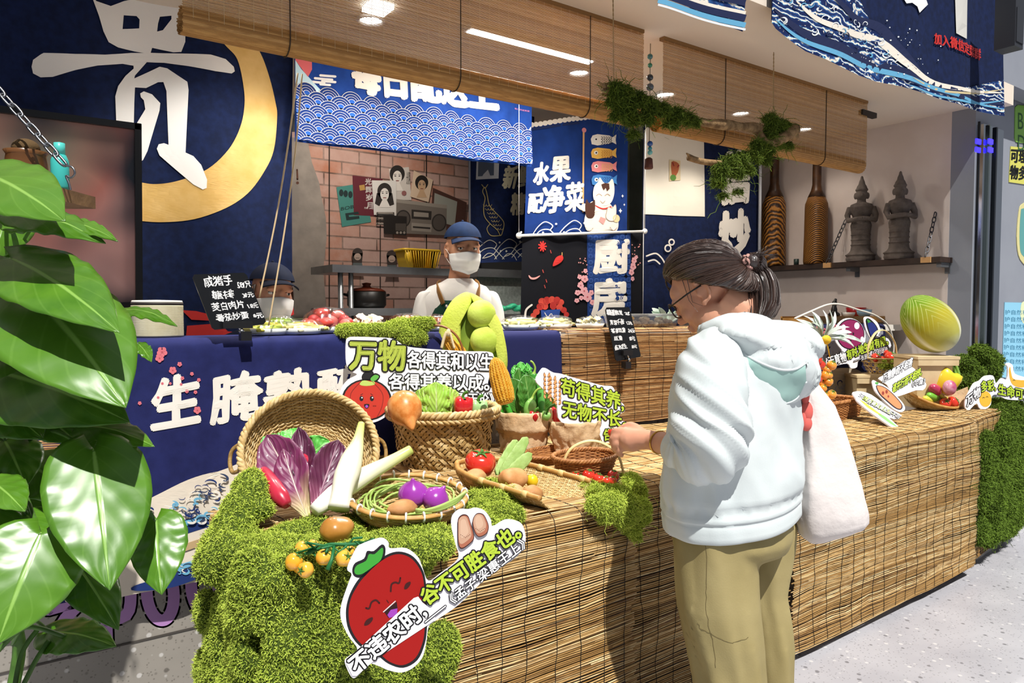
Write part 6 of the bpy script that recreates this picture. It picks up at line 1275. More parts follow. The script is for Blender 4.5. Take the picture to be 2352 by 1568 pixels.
for i, (b, tp, w_, d0, d1, tl, cu, dr) in enumerate(LV):
    B, T_ = atF(*b, d0), atF(*tp, d1); n = -(ray((b[0]+tp[0])/2, (b[1]+tp[1])/2)).normalized()+RT*tl[0]+V((0, 0, tl[1])); sh = w_*d0/FPX
    mb = MB(); leaf3(mb, B, T_, sh*1.06, n, HEART, -cu*.55, dr*.7, .0025, 30, 16, a=R.random()*.8, base_off=.13); part(mb, 'leaf', LEAFM, root, solid=.0009)
    k = min(hub, key=lambda q: (q-B).length+abs(q.z-(B.z-.08))*.5); mid = (B+k)/2+V((0, 0, .035)); mb = MB(); mb.tube(smooth_poly([k, mid, B+(T_-B)*.03], 6, False), .0032, 7); part(mb, 'petiole', STEMM, root)
for a, b, c_ in (((-10, 1500), (60, 1440), (150, 1462)), ((30, 1600), (50, 1500), (90, 1440)), ((40, 1600), (80, 1520), (112, 1470))):
    mb = MB(); mb.tube(smooth_poly([atF(*a, 1.15), atF(*b, 1.17), atF(*c_, 1.19)], 6, False), .004, 7); part(mb, 'petiole', STEMM, root)
BW = M('ece9f0', .5, .35, name='sign_white'); INK = M('17161a', .55, name='sign_ink'); SG = M('b5cf3e', .5, .3, name='sign_green'); SW = M('f4f3f5', .5, .3, name='sign_letter_white')
def cr(pts, sc, ox, oy): return [(ox+x/sc, oy+y/sc) for x, y in pts]
def stick(F, o, a, b, r_=.004): pass
C6 = lambda pts: cr(pts, 2.94, 440, 1100); F = Flat(atF(950, 1400, 1.335), (-.42, -.9, .10), eps=.0005)
out = [(1110, 470), (1150, 440), (1230, 410), (1290, 400), (1330, 430), (1340, 470), (1450, 470), (1530, 530), (1560, 600), (1600, 690), (1680, 640), (1800, 540), (1780, 430), (1755, 320), (1760, 250), (1810, 205), (1870, 205), (1920, 195), (1980, 215), (2020, 270), (2035, 320), (2120, 275), (2200, 285), (2240, 320), (2255, 420), (2200, 520), (2000, 660), (1800, 850), (1640, 960), (1600, 1000), (1585, 1100), (1560, 1200), (1500, 1270), (1420, 1305), (1330, 1290), (1260, 1260), (1200, 1250), (1120, 1330), (1080, 1335), (1035, 1240), (1050, 1210), (1120, 1150), (1060, 1060), (1010, 950), (1010, 850), (1060, 700), (1080, 640), (1050, 600)]
F.board(C6(out), BW, .006, 4)
F.poly(C6([(1150, 650), (1250, 555), (1340, 500), (1420, 490), (1500, 525), (1560, 610), (1582, 700), (1590, 860), (1590, 1000), (1575, 1110), (1525, 1220), (1430, 1272), (1330, 1245), (1250, 1185), (1130, 1120), (1060, 1015), (1042, 900), (1060, 800), (1100, 715)]), INK, smooth=4)
F.poly(C6([(1095, 650), (1085, 610), (1105, 565), (1165, 535), (1185, 485), (1230, 485), (1285, 440), (1310, 470), (1295, 550), (1240, 600), (1175, 650), (1130, 665)]), INK, smooth=3).up()
F.poly(C6([(1160, 665), (1260, 568), (1345, 516), (1418, 507), (1490, 540), (1545, 615), (1568, 700), (1574, 860), (1574, 1000), (1560, 1100), (1512, 1205), (1425, 1254), (1335, 1230), (1260, 1170), (1145, 1110), (1078, 1010), (1060, 900), (1076, 805), (1115, 728)]), M('9e100b', .45, .35, name='sign_red'), smooth=4)
F.poly(C6([(1106, 638), (1100, 612), (1118, 580), (1178, 550), (1198, 505), (1236, 505), (1284, 462), (1294, 484), (1278, 545), (1230, 585), (1165, 632), (1130, 644)]), M('3c9a34', .5), smooth=3).up()
DR = M('3a0808', .6)
for pts, w_ in (([(1178, 868), (1200, 870), (1215, 830), (1245, 815), (1268, 835)], 4), ([(1345, 755), (1350, 710), (1375, 695), (1400, 700), (1410, 665)], 4)): F.line(C6(pts), w_, DR, k=4)
F.poly(C6([(1165, 985), (1180, 950), (1220, 930), (1222, 950), (1195, 980)]), DR, smooth=3).poly(C6([(1435, 738), (1445, 705), (1475, 690), (1478, 708), (1455, 738)]), DR, smooth=3)
F.poly(C6([(1300, 893), (1385, 825), (1392, 880), (1370, 920), (1330, 935)]), M('2a0606', .6)).up(.4); F.poly(C6([(1322, 915), (1345, 880), (1390, 870), (1388, 905), (1360, 928), (1335, 935)]), M('9a3fb0', .5)); F.line(C6([(1296, 894), (1376, 822)]), 2.4, M('d8c8c8', .5), k=0); F.line(C6([(1318, 815), (1330, 832)]), 1.6, DR, k=0)
F.up(); F.poly(C6([(1045, 1240), (1060, 1205), (1500, 800), (1530, 790), (1560, 830), (1650, 900), (1640, 950), (1590, 985), (1240, 1215), (1115, 1325), (1085, 1325)]), BW, smooth=0).up()
F.text('不违农时,', C6([(1122, 1315)])[0], C6([(1595, 915)])[0], (-26, -34), SW, out=INK, ow=3.4, bold=1.5)
F.text('谷不可胜食也。', C6([(1592, 855)])[0], C6([(2232, 385)])[0], (-22, -34), SG, out=INK, ow=3.2, bold=1.6)
F.text('——《孟子·梁惠王上》', C6([(1590, 985)])[0], C6([(2262, 455)])[0], (-13, -22), SW, out=INK, ow=1.9, bold=.5)
F.up(); PB_ = M('3b1712', .6); PC = M('c39a80', .5); PD = M('a8664e', .5)
for poly, dk_ in (([(1795, 310), (1800, 260), (1830, 235), (1865, 245), (1885, 300), (1900, 350), (1905, 400), (1870, 440), (1820, 468), (1798, 430)], 0), ([(1900, 260), (1925, 228), (1965, 232), (1990, 270), (2005, 320), (1990, 365), (1940, 388), (1912, 360), (1895, 300)], 1)):
    q = C6(poly); F.poly(q, PB_, smooth=4); cx = sum(p[0] for p in q)/len(q); cy = sum(p[1] for p in q)/len(q)
    F.poly([(cx+(x-cx)*.92, cy+(y-cy)*.93) for x, y in q], PD, F.L+.4, smooth=4); F.poly([(cx-2+(x-cx)*.78, cy-3+(y-cy)*.80) for x, y in q], PC, F.L+.7, smooth=4); F.poly([(cx-3+(x-cx)*.5, cy-6+(y-cy)*.55) for x, y in q], M('d0ac92', .5), F.L+.9, smooth=4)
    for i in range(7): F.circle(cx+(i-3)*3.4, cy+16-abs(i-3)*2.2, .9, PB_, F.L+1.1, n=6)
F.build('cutout_sign', 'large cutout sign with a laughing red tomato and slanted lettering, stuck on the moss')
C4 = lambda pts: cr(pts, 3.136, 520, 740); F = Flat(atF(950, 880, 2.59), (-.25, -.95, .12), eps=.0006)
out = [(860, 150), (880, 108), (960, 104), (1080, 108), (1200, 118), (1290, 170), (1420, 188), (1560, 198), (1740, 208), (1890, 212), (1925, 250), (1900, 370), (1885, 450), (1930, 490), (1938, 560), (1905, 608), (1800, 612), (1600, 602), (1370, 585), (1280, 520), (1200, 515), (1205, 590), (1170, 660), (1090, 712), (1010, 724), (900, 705), (830, 650), (806, 560), (830, 470), (880, 410), (940, 375), (890, 350), (862, 290)]
F.board(C4(out), BW, .006, 4); c_ = C4([(1010, 555)])[0]
F.circle(c_[0], c_[1]+1, 57.5, INK, ry=48); F.poly(C4([(985, 420), (975, 385), (1005, 352), (1050, 350), (1062, 380), (1040, 430)]), INK, smooth=3); F.poly(C4([(1030, 440), (1035, 395), (1070, 365), (1108, 385), (1090, 420), (1060, 445)]), INK, smooth=3).up()
PR = M('c2392c', .5, .3, name='sign_pumpkin'); F.circle(c_[0], c_[1]+1, 53, PR, ry=44.5); F.up(.5)
for s_ in (-1, 1):
    F.line([(c_[0]+s_*12, c_[1]-42), (c_[0]+s_*36, c_[1]-14), (c_[0]+s_*35, c_[1]+16), (c_[0]+s_*24, c_[1]+40)], 1.4, M('7a1f18', .6), k=5); F.line([(c_[0]+s_*14, c_[1]-10), (c_[0]+s_*9, c_[1]-13)], 1.2, INK, k=0)
    F.circle(c_[0]+s_*12, c_[1]-2, 4.6, INK, ry=6); F.circle(c_[0]+s_*12+1.2, c_[1]-4, 1.7, SW, F.L+.3, n=10); F.line([(c_[0]+s_*18-3, c_[1]+15), (c_[0]+s_*18+3, c_[1]+15)], 2.6, M('8e2018', .6), k=0)
F.poly([(c_[0]-6, c_[1]+11), (c_[0]+6, c_[1]+11), (c_[0]+4, c_[1]+19), (c_[0], c_[1]+21), (c_[0]-4, c_[1]+19)], INK, smooth=2); F.circle(c_[0], c_[1]+16, 3.3, M('9a4fc0', .5), F.L+.3); F.poly(C4([(962, 450), (970, 425), (1000, 418), (1040, 428), (1062, 425), (1068, 448), (1010, 458)]), M('b9cf6a', .5), smooth=3); F.poly(C4([(1038, 415), (1042, 398), (1070, 378), (1098, 388), (1082, 412), (1055, 425)]), M('5fae4a', .5), F.L+.3, smooth=3)
F.up(); q = lambda x, y: C4([(x, y)])[0]
F.text('万物', q(888, 340), q(1285, 350), (0, -68), M('aebd48', .5), out=INK, ow=3.6, bold=2.6); F.text('各得其和以生', q(1302, 328), q(1918, 352), (0, -39), SW, out=INK, ow=2.6, bold=1.0); F.text('各得其养以成。', q(1170, 482), q(1890, 492), (0, -36), SW, out=INK, ow=2.6, bold=1.0); F.text('——《荀子·天论》', q(1330, 578), q(1925, 596), (0, -27), SW, out=INK, ow=2.2, bold=.7)
F.build('cutout_sign', 'cutout sign with a smiling red pumpkin and two lines of lettering behind the plaited basket')
C7 = lambda pts: cr(pts, 5.6, 1120, 780); F = Flat(atF(1350, 900, 2.72), (-.1, -.98, .1), eps=.0006)
out = [(620, 520), (690, 385), (740, 362), (840, 418), (940, 435), (1050, 470), (1300, 540), (1480, 588), (1600, 600), (1650, 690), (1680, 780), (1750, 830), (1762, 920), (1700, 960), (1700, 1030), (1790, 1060), (1812, 1120), (1730, 1170), (1620, 1170), (1600, 1300), (1480, 1310), (1380, 1160), (950, 1060), (880, 800), (700, 620)]
F.board(C7(out), BW, .006, 4); WH = M('e0a468', .5); WL = M('7a4a24', .6)
for cx, n in ((760, 0), (830, 1), (890, 2)):
    for i in range(6):
        for s_ in (-1, 1): x, y = cx+s_*22+n*6, 450+n*40+i*55; F.poly(C7([(x-s_*16, y+30), (x+s_*6, y-30), (x+s_*22, y-8), (x+s_*14, y+26)]), WL, F.L+i*.05, smooth=2); F.poly(C7([(x-s_*11, y+24), (x+s_*6, y-22), (x+s_*17, y-6), (x+s_*10, y+20)]), WH, F.L+.5+i*.05, smooth=2)
F.up(2); q = lambda x, y: C7([(x, y)])[0]
F.text('苟得其养,', q(940, 705), q(1745, 915), (0, -40), SG, out=INK, ow=2.3, bold=1.1); F.text('无物不长。', q(960, 990), q(1790, 1150), (0, -38), SG, out=INK, ow=2.3, bold=1.1); F.text('告', q(1490, 1295), q(1600, 1290), (0, -26), SG, out=INK, ow=2, bold=.8)
F.build('cutout_sign', 'cutout sign with wheat ears and green lettering behind the kraft box')
C3 = lambda pts: cr(pts, 4.9, 1740, 700)
FY = 2.33; F = Flat(atY(1960, 840, FY), (-.1, -1, .12), eps=.0008); q = lambda x, y: C3([(x, y)])[0]
F.board(C3([(780, 620), (800, 590), (960, 540), (885, 420), (870, 300), (920, 200), (1000, 150), (1090, 160), (1170, 220), (1215, 330), (1215, 430), (1280, 410), (1225, 290), (1200, 160), (1230, 130), (1290, 150), (1350, 200), (1385, 290), (1360, 350), (1470, 380), (1480, 500), (1160, 610), (1120, 700), (1050, 712), (1010, 660), (850, 690), (790, 690)]), BW, .006, 3)
F.circle(*q(1045, 330), 32, INK, ry=35); F.poly(C3([(1215, 180), (1245, 150), (1300, 190), (1350, 260), (1350, 320), (1290, 390), (1245, 300)]), INK, smooth=3).up(); F.circle(*q(1045, 330), 30, M('8c2358', .5), ry=33); F.poly(C3([(1238, 200), (1300, 205), (1340, 265), (1340, 318), (1292, 378), (1256, 300)]), M('23307a', .5), smooth=3).up(.4)
for x, y, a, b in ((965, 255, 5, 7), (1115, 235, 6, 8), (1175, 385, 4, 6)): F.circle(*q(x, y), a, BW, ry=b)
for x in (1010, 1075): F.circle(*q(x, 325), 1.6, INK, ry=3.4)
F.circle(*q(1045, 402), 2, INK, ry=1.6); F.poly(C3([(1225, 160), (1245, 165), (1275, 190), (1240, 205)]), M('3f8a3a', .5)); F.up(); F.text('天育物', q(800, 690), q(1000, 630), (-4, -22), SW, out=INK, ow=1.7, bold=.5); F.text('有时,地生财', q(1005, 620), q(1310, 500), (-3, -22), SG, out=INK, ow=1.7, bold=.6); F.text('有限。', q(1315, 490), q(1465, 450), (-3, -22), SG, out=INK, ow=1.7, bold=.6); F.text('——张居正《论时政疏》', q(1080, 655), q(1480, 520), (-2, -12), SW, out=INK, ow=1.2)
F.build('cutout_sign', 'cutout sign with a purple round face and an eggplant on the far counter cloth')
F = Flat(atF(2035, 915, 3.75), (-.35, -.75, .55), eps=.0008)
F.board(C3([(1360, 830), (1420, 790), (1660, 625), (1700, 640), (1720, 690), (1770, 720), (1800, 800), (1860, 820), (1900, 900), (1860, 960), (1780, 960), (1580, 1030), (1520, 1000), (1460, 900)]), BW, .006, 2); F.up(0)
F.text('万物静而不相害', q(1405, 880), q(1735, 690), (3, -22), SW, out=INK, ow=1.5, bold=.3); F.text('道并行而不相悖。', q(1510, 1000), q(1840, 800), (3, -22), SG, out=INK, ow=1.5, bold=.3); F.text('《中庸》', q(1730, 930), q(1880, 890), (2, -13), SW, out=INK, ow=1.2)
F.build('cutout_sign', 'tilted lettering sign propped between the wooden box and the papaya sign')
F = Flat(atF(2038, 905, 3.62), (-.3, -.6, .7), eps=.0008)
F.board(C3([(1290, 860), (1310, 848), (1350, 870), (1420, 900), (1500, 960), (1580, 1040), (1640, 1110), (1660, 1170), (1620, 1205), (1560, 1190), (1480, 1130), (1390, 1040), (1320, 960)]), BW, .008, 3)
F.poly(C3([(1330, 915), (1370, 905), (1440, 930), (1530, 1005), (1620, 1110), (1630, 1160), (1600, 1182), (1540, 1160), (1450, 1085), (1370, 1010)]), INK, smooth=3).up(); F.poly(C3([(1342, 920), (1375, 916), (1440, 942), (1525, 1015), (1608, 1112), (1616, 1155), (1594, 1170), (1545, 1148), (1460, 1075), (1382, 1003)]), M('e07a4e', .5), smooth=3); F.poly(C3([(1318, 880), (1340, 868), (1362, 880), (1345, 900)]), M('3f8a3a', .5), smooth=2).up(.5)
for x, y in ((1410, 995), (1450, 980)): F.circle(*q(x, y), 3, M('7a2a18', .5), ry=4.4)
F.circle(*q(1470, 1032), 2, M('7a2a18', .5), ry=3); F.build('cutout_sign', 'oval orange papaya cutout sign with a small face leaning on the far table')
F = Flat(atF(2000, 940, 3.45), (-.2, -.5, .85), eps=.0008)
F.board(C3([(1065, 990), (1090, 978), (1130, 970), (1200, 980), (1280, 1010), (1380, 1080), (1500, 1170), (1620, 1240), (1600, 1260), (1540, 1285), (1480, 1270), (1620, 1395), (1610, 1415), (1540, 1395), (1400, 1300), (1260, 1200), (1120, 1080), (1105, 1050)]), BW, .008, 2)
F.poly(C3([(1140, 1062), (1200, 1090), (1320, 1180), (1400, 1240), (1340, 1222), (1230, 1150)]), M('e8b94a', .5)); F.poly(C3([(1380, 1222), (1440, 1260), (1540, 1340), (1585, 1385), (1500, 1340), (1400, 1270), (1350, 1230)]), M('7fd06a', .5)); F.up(0)
for i, (s_, m_) in enumerate((('天地与我并生', SW), ('而万物与我为一', SG), ('各美其美和而不同', SW))): F.text(s_, q(1130+i*45, 1030+i*36), q(1480+i*50, 1240+i*25), (7, -8), m_, out=INK, ow=.9)
F.build('cutout_sign', 'white lettering sign with a yellow and green pod lying on the far table')
C9 = lambda pts: cr(pts, 4.354, 2030, 660); q = lambda x, y: C9([(x, y)])[0]
F = Flat(atF(2280, 900, 3.95), (-.45, -.9, .12), eps=.0008)
F.board(C9([(815, 1120), (850, 1050), (900, 960), (960, 930), (1010, 885), (1090, 880), (1115, 940), (1130, 960), (1180, 905), (1230, 920), (1240, 800), (1220, 770), (1250, 752), (1290, 780), (1310, 860), (1420, 900), (1500, 940), (1500, 1140), (1400, 1130), (1240, 1120), (1180, 1095), (1120, 1070), (1080, 1090), (1070, 1170), (1020, 1215), (960, 1210), (930, 1160), (880, 1200), (850, 1230), (815, 1200)]), BW, .008, 3)
F.circle(*q(1015, 1115), 14, M('e0b03a', .5), ry=18); F.poly(C9([(1250, 840), (1262, 790), (1275, 860), (1310, 920), (1500, 930), (1500, 960), (1380, 1000), (1300, 980), (1265, 930)]), M('d8a83a', .5), smooth=3).up(); 
for x, y in ((995, 1100), (1030, 1092), (1300, 925)): F.line([q(x-10, y+6), q(x, y-3), q(x+10, y+4)], 1, INK, k=3)
F.text('万物', q(830, 1195), q(970, 1080), (-3, -24), SW, out=INK, ow=1.6, bold=.5); F.text('多彩,', q(975, 1045), q(1115, 1030), (-2, -25), SG, out=INK, ow=1.6, bold=.6); F.text('生命可爱', q(1140, 1070), q(1470, 1140), (0, -25), SG, out=INK, ow=1.6, bold=.6)
F.build('cutout_sign', 'cutout sign with a lemon and a banana at the right end of the far table')
def hit(o, x, y, lift):
    d = ray(x, y).normalized(); mi = o.matrix_world.inverted(); ok, c, n, _ = o.ray_cast(mi @ CAM, d); return (o.matrix_world @ c)-d*lift if ok else None
SKIN = M('d9a184', .5, .35, var='cf9276', vs=12, sss=.12, name='skin_fair'); SKIN2 = M('c08e70', .5, .35, var='b37f62', vs=12, sss=.1, name='skin_man')
def hairmat(name, c, c2, rough=.34):
    m, t = newmat(name, c, rough, .6); a = t.sep(t.attr().outputs['Vector']); cv = t.node('ShaderNodeCombineXYZ'); t.link(t.math('MULTIPLY', a[0], 260), cv.inputs[0]); t.link(t.math('MULTIPLY', a[1], 3), cv.inputs[1])
    n = t.noise(cv.outputs[0], 1, 3, .6); t.b.inputs['Coat Weight'].default_value = .6; t.b.inputs['Coat Roughness'].default_value = .22; t.base(t.mix(t.math('MULTIPLY', t.math('ADD', n, a[2]), .55), c, c2)); t.bump(n, .3, .003); return m
HAIR = hairmat('dark_hair', '1c1210', '543c32', .27)
def onsurf(o, p, lift):
    q = o.matrix_world.inverted() @ p; ok, c, n, _ = o.closest_point_on_mesh(q); return o.matrix_world @ (c+n*lift)
class Head:
    def __init__(s, o, f, up=(0, 0, 1), k=1.):
        s.f = V(f).normalized(); u = V(up); s.l = u.cross(s.f).normalized(); s.u = s.f.cross(s.l); s.o = V(o); s.k = k
    def P(s, x, y, z): return s.o+(s.l*x+s.f*y+s.u*z)*s.k
    def R3(s): return Matrix((s.l, s.f, s.u)).transposed()
    def b(s, mb, p, r_, nu=20, nv=14): mb.ball(s.P(*p), tuple(q*s.k for q in r_), 0, s.R3(), nu, nv)
    def shapes(s, mb):
        s.b(mb, (0, -.012, .03), (.074, .094, .083)); s.b(mb, (0, .028, -.02), (.064, .066, .082)); s.b(mb, (0, .038, -.072), (.048, .046, .038)); s.b(mb, (0, .066, -.097), (.024, .022, .017)); s.b(mb, (0, .06, .03), (.056, .034, .034))
        for q in (-1, 1):
            s.b(mb, (q*.036, .062, -.036), (.024, .024, .024)); s.b(mb, (q*.031, .081, .012), (.024, .012, .009)); s.b(mb, (q*.040, .022, -.066), (.028, .046, .038))
            mb.tube([s.P(q*(.0775+.004*math.sin(PI*i/10)), -.006+.020*math.cos(.9+i*.43)-.004, -.010+.030*math.sin(.9+i*.43)) for i in range(11)], [.0050*s.k]*11, 8); s.b(mb, (q*.0735, -.008, -.012), (.005, .017, .026)); s.b(mb, (q*.0765, .002, -.040), (.0055, .008, .010)); s.b(mb, (q*.0785, .006, -.014), (.004, .004, .008))
        s.b(mb, (0, .094, -.012), (.010, .014, .026)); s.b(mb, (0, .105, -.032), (.013, .014, .012)); 
        for q in (-1, 1): s.b(mb, (q*.011, .095, -.036), (.008, .009, .008))
        s.b(mb, (0, .091, -.061), (.021, .011, .006)); s.b(mb, (0, .088, -.072), (.018, .012, .007))
    def eyes(s, parent, sk=True, look=(0, 0)):
        for q in (-1, 1):
            mb = MB(); s.b(mb, (q*.031, .0765, -.003), (.0135, .011, .0072), 16, 10); e = mb.build('eye', M('e9e4de', .2, coat=.5), parent)
            mb = MB(); s.b(mb, (q*.031+look[0], .0845, -.003+look[1]), (.0052, .0042, .0055), 12, 8); mb.build('iris', M('1d120d', .15, coat=.5), e)
            mb = MB(); mb.tube([s.P(q*(.012+.011*i), .0885-.0035*i*i*.5, .0225+.0022*math.sin(i*.9)-.0012*max(0, i-1.5)) for i in range(4)], [.0022, .003, .0026, .001], 6); mb.build('eyebrow', HAIR, parent)
            mb = MB(); mb.tube([s.P(q*(.018+.0045*i), .0885-.0008*i*i*.4, .0005+.0045*math.sin(PI*i/6)) for i in range(7)], .0014, 6); mb.build('eyelid_line', HAIR, parent)
def bodyring(c, hx, hy, n=72, rot=0, fn=None, tilt=(0, 0)):
    out = []
    for j in range(n):
        t = 2*PI*j/n; a, b = math.cos(t)*hx, math.sin(t)*hy; k = fn(t) if fn else 0; m_ = 1+k/max(hx, .02)
        x, y = a*m_, b*m_; X = x*math.cos(rot)-y*math.sin(rot); Y = x*math.sin(rot)+y*math.cos(rot); out.append(V(c)+V((X, Y, tilt[0]*X+tilt[1]*Y)))
    return out
def limb(mb, pts, rad, n=16, k=5): P = smooth_poly(pts, k, False); mb.tube(P, list(np.interp(np.linspace(0, 1, len(P)), np.linspace(0, 1, len(rad)), rad)), n)
D0 = 1.88
W = lambda x, y, d=0: atF(x, y, D0+d)
woman = thing('person', 'person with a dark ponytail in a pale mint hooded jacket picking up a tomato', 'person', (W(1690, 1200).x, W(1690, 1200).y, 0))
fd_ = V((-.333, .942, 0)).normalized(); pt = math.radians(33); ff = fd_*math.cos(pt)+V((0, 0, -math.sin(pt)))
hd = Head((0, 0, 0), ff); hd.o = W(1613, 668, -.02)-hd.P(.078, -.01, -.012)
mb = MB(); hd.shapes(mb)
neck = W(1722, 738)
limb(mb, [hd.P(0, -.03, -.05), hd.P(0, -.055, -.09).lerp(neck, .5), neck+V((0, .02, -.03))], [.056, .050, .05])
shL, shR = W(1600, 815, -.09), W(1788, 812, .12); elL, wrL = W(1638, 1046, -.17), W(1497, 1011, .04)
limb(mb, [neck+V((0, .02, -.03)), W(1705, 900), W(1695, 1050), W(1690, 1200)], [.08, .12, .12, .11], 20)
limb(mb, [shR+V((0, 0, -.03)), W(1690, 815), shL+V((0, 0, -.03))], [.035, .05, .035]); limb(mb, [shL+V((0, 0, -.03)), shL.lerp(elL, .5)+V((0, -.01, 0)), elL], [.035, .04, .038]); limb(mb, [elL, elL.lerp(wrL, .4), elL.lerp(wrL, .8), wrL], [.039, .040, .030, .026])
limb(mb, [shR, W(1800, 960, .14), W(1760, 1040, .2), W(1690, 1020, .28)], [.05, .042, .036, .028]); mb.ball(W(1672, 1016, .31), (.035, .04, .03))
limb(mb, [W(1655, 1230, -.04), W(1664, 1460, -.06), W(1676, 1568, -.06), V((W(1680, 1640, -.06).x, W(1680, 1640, -.06).y, .09))], [.07, .05, .045, .03]); limb(mb, [W(1730, 1230, .06), W(1755, 1380, .10), W(1774, 1480, .1), V((W(1776, 1640, .1).x, W(1776, 1640, .1).y, .09))], [.05, .034, .034, .03])
hx_ = (W(1420, 1006, .10)-wrL); hL = hx_.length; ha = hx_.normalized(); hn = -(ray(1450, 1000)).normalized(); hn = (hn-ha*hn.dot(ha)).normalized(); hs = ha.cross(hn); hs = hs if hs.z > 0 else -hs
H_ = lambda a, s_, n: wrL+ha*a+hs*s_+hn*n
limb(mb, [wrL-ha*.01, H_(.03, .002, .002), H_(.06, -.002, .004), H_(.078, -.006, .002)], [.025, .028, .031, .026], 14)
mb.ball(H_(.055, -.012, .0), (.03, .026, .022)); mb.ball(H_(.06, .014, .002), (.026, .022, .018))
tomc = W(1407, 993, .12)
FG = [((.074, .020, .006), (.098, .020, .016), (.113, .012, .006), (.117, .004, -.008)), ((.076, .006, .008), (.103, .002, .018), (.116, -.010, .008), (.112, -.018, -.006)), ((.074, -.010, .008), (.099, -.016, .016), (.108, -.028, .006), (.100, -.034, -.006)), ((.068, -.024, .006), (.088, -.032, .012), (.094, -.043, .004), (.085, -.047, -.006))]
for i, q in enumerate(FG): limb(mb, [H_(*p) for p in q], [.0115, .0102, .009, .0078] if i < 3 else [.0098, .0088, .0078, .0068], 10, 4)
limb(mb, [H_(.03, .018, -.004), H_(.058, .034, -.006), H_(.085, .033, -.012), tomc+hn*-.004-ha*.004], [.014, .0125, .0105, .0085], 10, 4)
body = remesh(mb, 'body', [SKIN], .0042, 5, None); adopt(body, woman)
mb = MB(); T_ = at(elL.lerp(wrL, .86), wrL-elL); mb.tube([T_ @ V((math.cos(k)*.031, math.sin(k)*.029, 0)) for k in [2*PI*j/40 for j in range(40)]], .0026, 8, closed=True); part(mb, 'bracelet', M('d9ab52', .2, metal=1), woman)
for i in range(4): p = H_(*FG[i][3]); mb = MB(); mb.ball(p+ha*.004+hn*.004, (.005, .005, .004), nu=10, nv=6); part(mb, 'fingernail', M('e3b6a2', .3), woman)
tomato(tomc, .0135, 'red cherry tomato held between the thumb and finger of the standing person', d=(-.2, .2, 1), group=None, name='cherry_tomato', flat=.98)
rx = V((.074, .094, .083)); cc = V((0, -.012, .03))
def topx(p): q = V(p)-CAM; return (1176+FPX*q.dot(RT)/q.dot(FW), 784-FPX*q.dot(UP)/q.dot(FW))
def onskull(d): return cc+d*(1/math.sqrt((d.x/rx.x)**2+(d.y/rx.y)**2+(d.z/rx.z)**2)+.012)
pole = min((V((0, -math.cos(a*.02), math.sin(a*.02))) for a in range(-50, 70)), key=lambda d: abs(topx(hd.P(*onskull(d)))[1]-610))
e1 = V((0, -pole.z, -pole.y)); e1 = e1 if e1.z*1 > -2 and e1.dot(V((0, .5, .86))) > 0 else -e1; e2 = V((1, 0, 0))
LM = []
for p in ((0, .088, .082), (.035, .084, .074), (.058, .068, .052), (.070, .046, .022), (.076, .020, .012), (.078, -.004, .020), (.076, -.030, -.020), (.066, -.046, -.062), (.045, -.062, -.088), (.02, -.07, -.098), (0, -.072, -.10)):
    d = (V(p)-cc).normalized(); LM.append((math.degrees(math.atan2(d.dot(e2), d.dot(e1))), math.degrees(math.acos(max(-1, min(1, d.dot(pole)))))))
LM.sort(); AM = ([q[0] for q in LM], [q[1] for q in LM])
def hp(phi, al, lift):
    d = pole*math.cos(al)+(e1*math.cos(phi)+e2*math.sin(phi))*math.sin(al); r_ = 1/math.sqrt((d.x/rx.x)**2+(d.y/rx.y)**2+(d.z/rx.z)**2)
    p = cc+d*(r_+lift+.045*max(0, -d.z)**1.3); return hd.P(*p)
def cap(u, v):
    phi = u*2*PI; ph = abs(math.degrees(phi if phi < PI else phi-2*PI)); am = math.radians(interp(ph, *AM)); al = .06+am*v
    lift = .011+.012*math.sin(min(1, v*1.05)*PI)*(.45+.55*max(0, math.cos(phi)))+.008*max(0, math.cos(phi))*v+.0011*noise.noise(V((math.cos(phi)*34, math.sin(phi)*34, v*2)))+.002*noise.noise(V((math.cos(phi)*9, math.sin(phi)*9, v*3)))-.014*max(0, v-.9)*10
    return hp(phi, al, lift)
mb = MB(); mb.grid(cap, 220, 30); hr = random.Random(4)
for i in range(420):                                   # single combed strands
    u = hr.random(); v1 = hr.uniform(.75, 1.02); du = hr.uniform(-.006, .006); P = []
    for k in range(12): v = v1*(1-k/11*.96); p = cap(u+du*k/11, v); c = hd.P(*cc); P.append(p+(p-c).normalized()*(.0012+.0018*hr.random()))
    mb.tube(P, [.0004]+[.0011]*10+[.0008], 4, a=hr.random())
for u0, pts in ((.25, ((.07, .03, -.02), (.078, .01, -.045))), (.24, ((.072, .035, -.012), (.075, .03, -.05)))): mb.tube([cap(u0, .95)]+[hd.P(*p) for p in pts], [.0012, .0008, .0004], 4)
for i in range(14):                                     # loose forelock
    u = hr.uniform(-.02, .12); P0 = cap(u, .97); mb.tube(smooth_poly([cap(u, .7), P0+hd.f*.010*hd.k, P0+hd.f*.012-hd.u*hr.uniform(.01, .03), P0+hd.f*.004-hd.u*hr.uniform(.03, .05)], 3, False), .0007, 4)
part(mb, 'hair', HAIR, woman, recalc=False)
tie = hp(0, 0, .012); tn = (tie-hd.P(*cc)).normalized()
pc = smooth_poly([tie-tn*.01, tie+tn*.02, W(1728, 622, .02), W(1748, 660, .0), W(1752, 700, -.02), W(1744, 738, -.04)], 6, False); pr = np.interp(np.linspace(0, 1, len(pc)), [0, .12, .3, .55, .8, .93, 1], [.016, .020, .032, .040, .036, .022, .006])
mb = MB(); mb.tube(pc, list(pr*.86), 18)
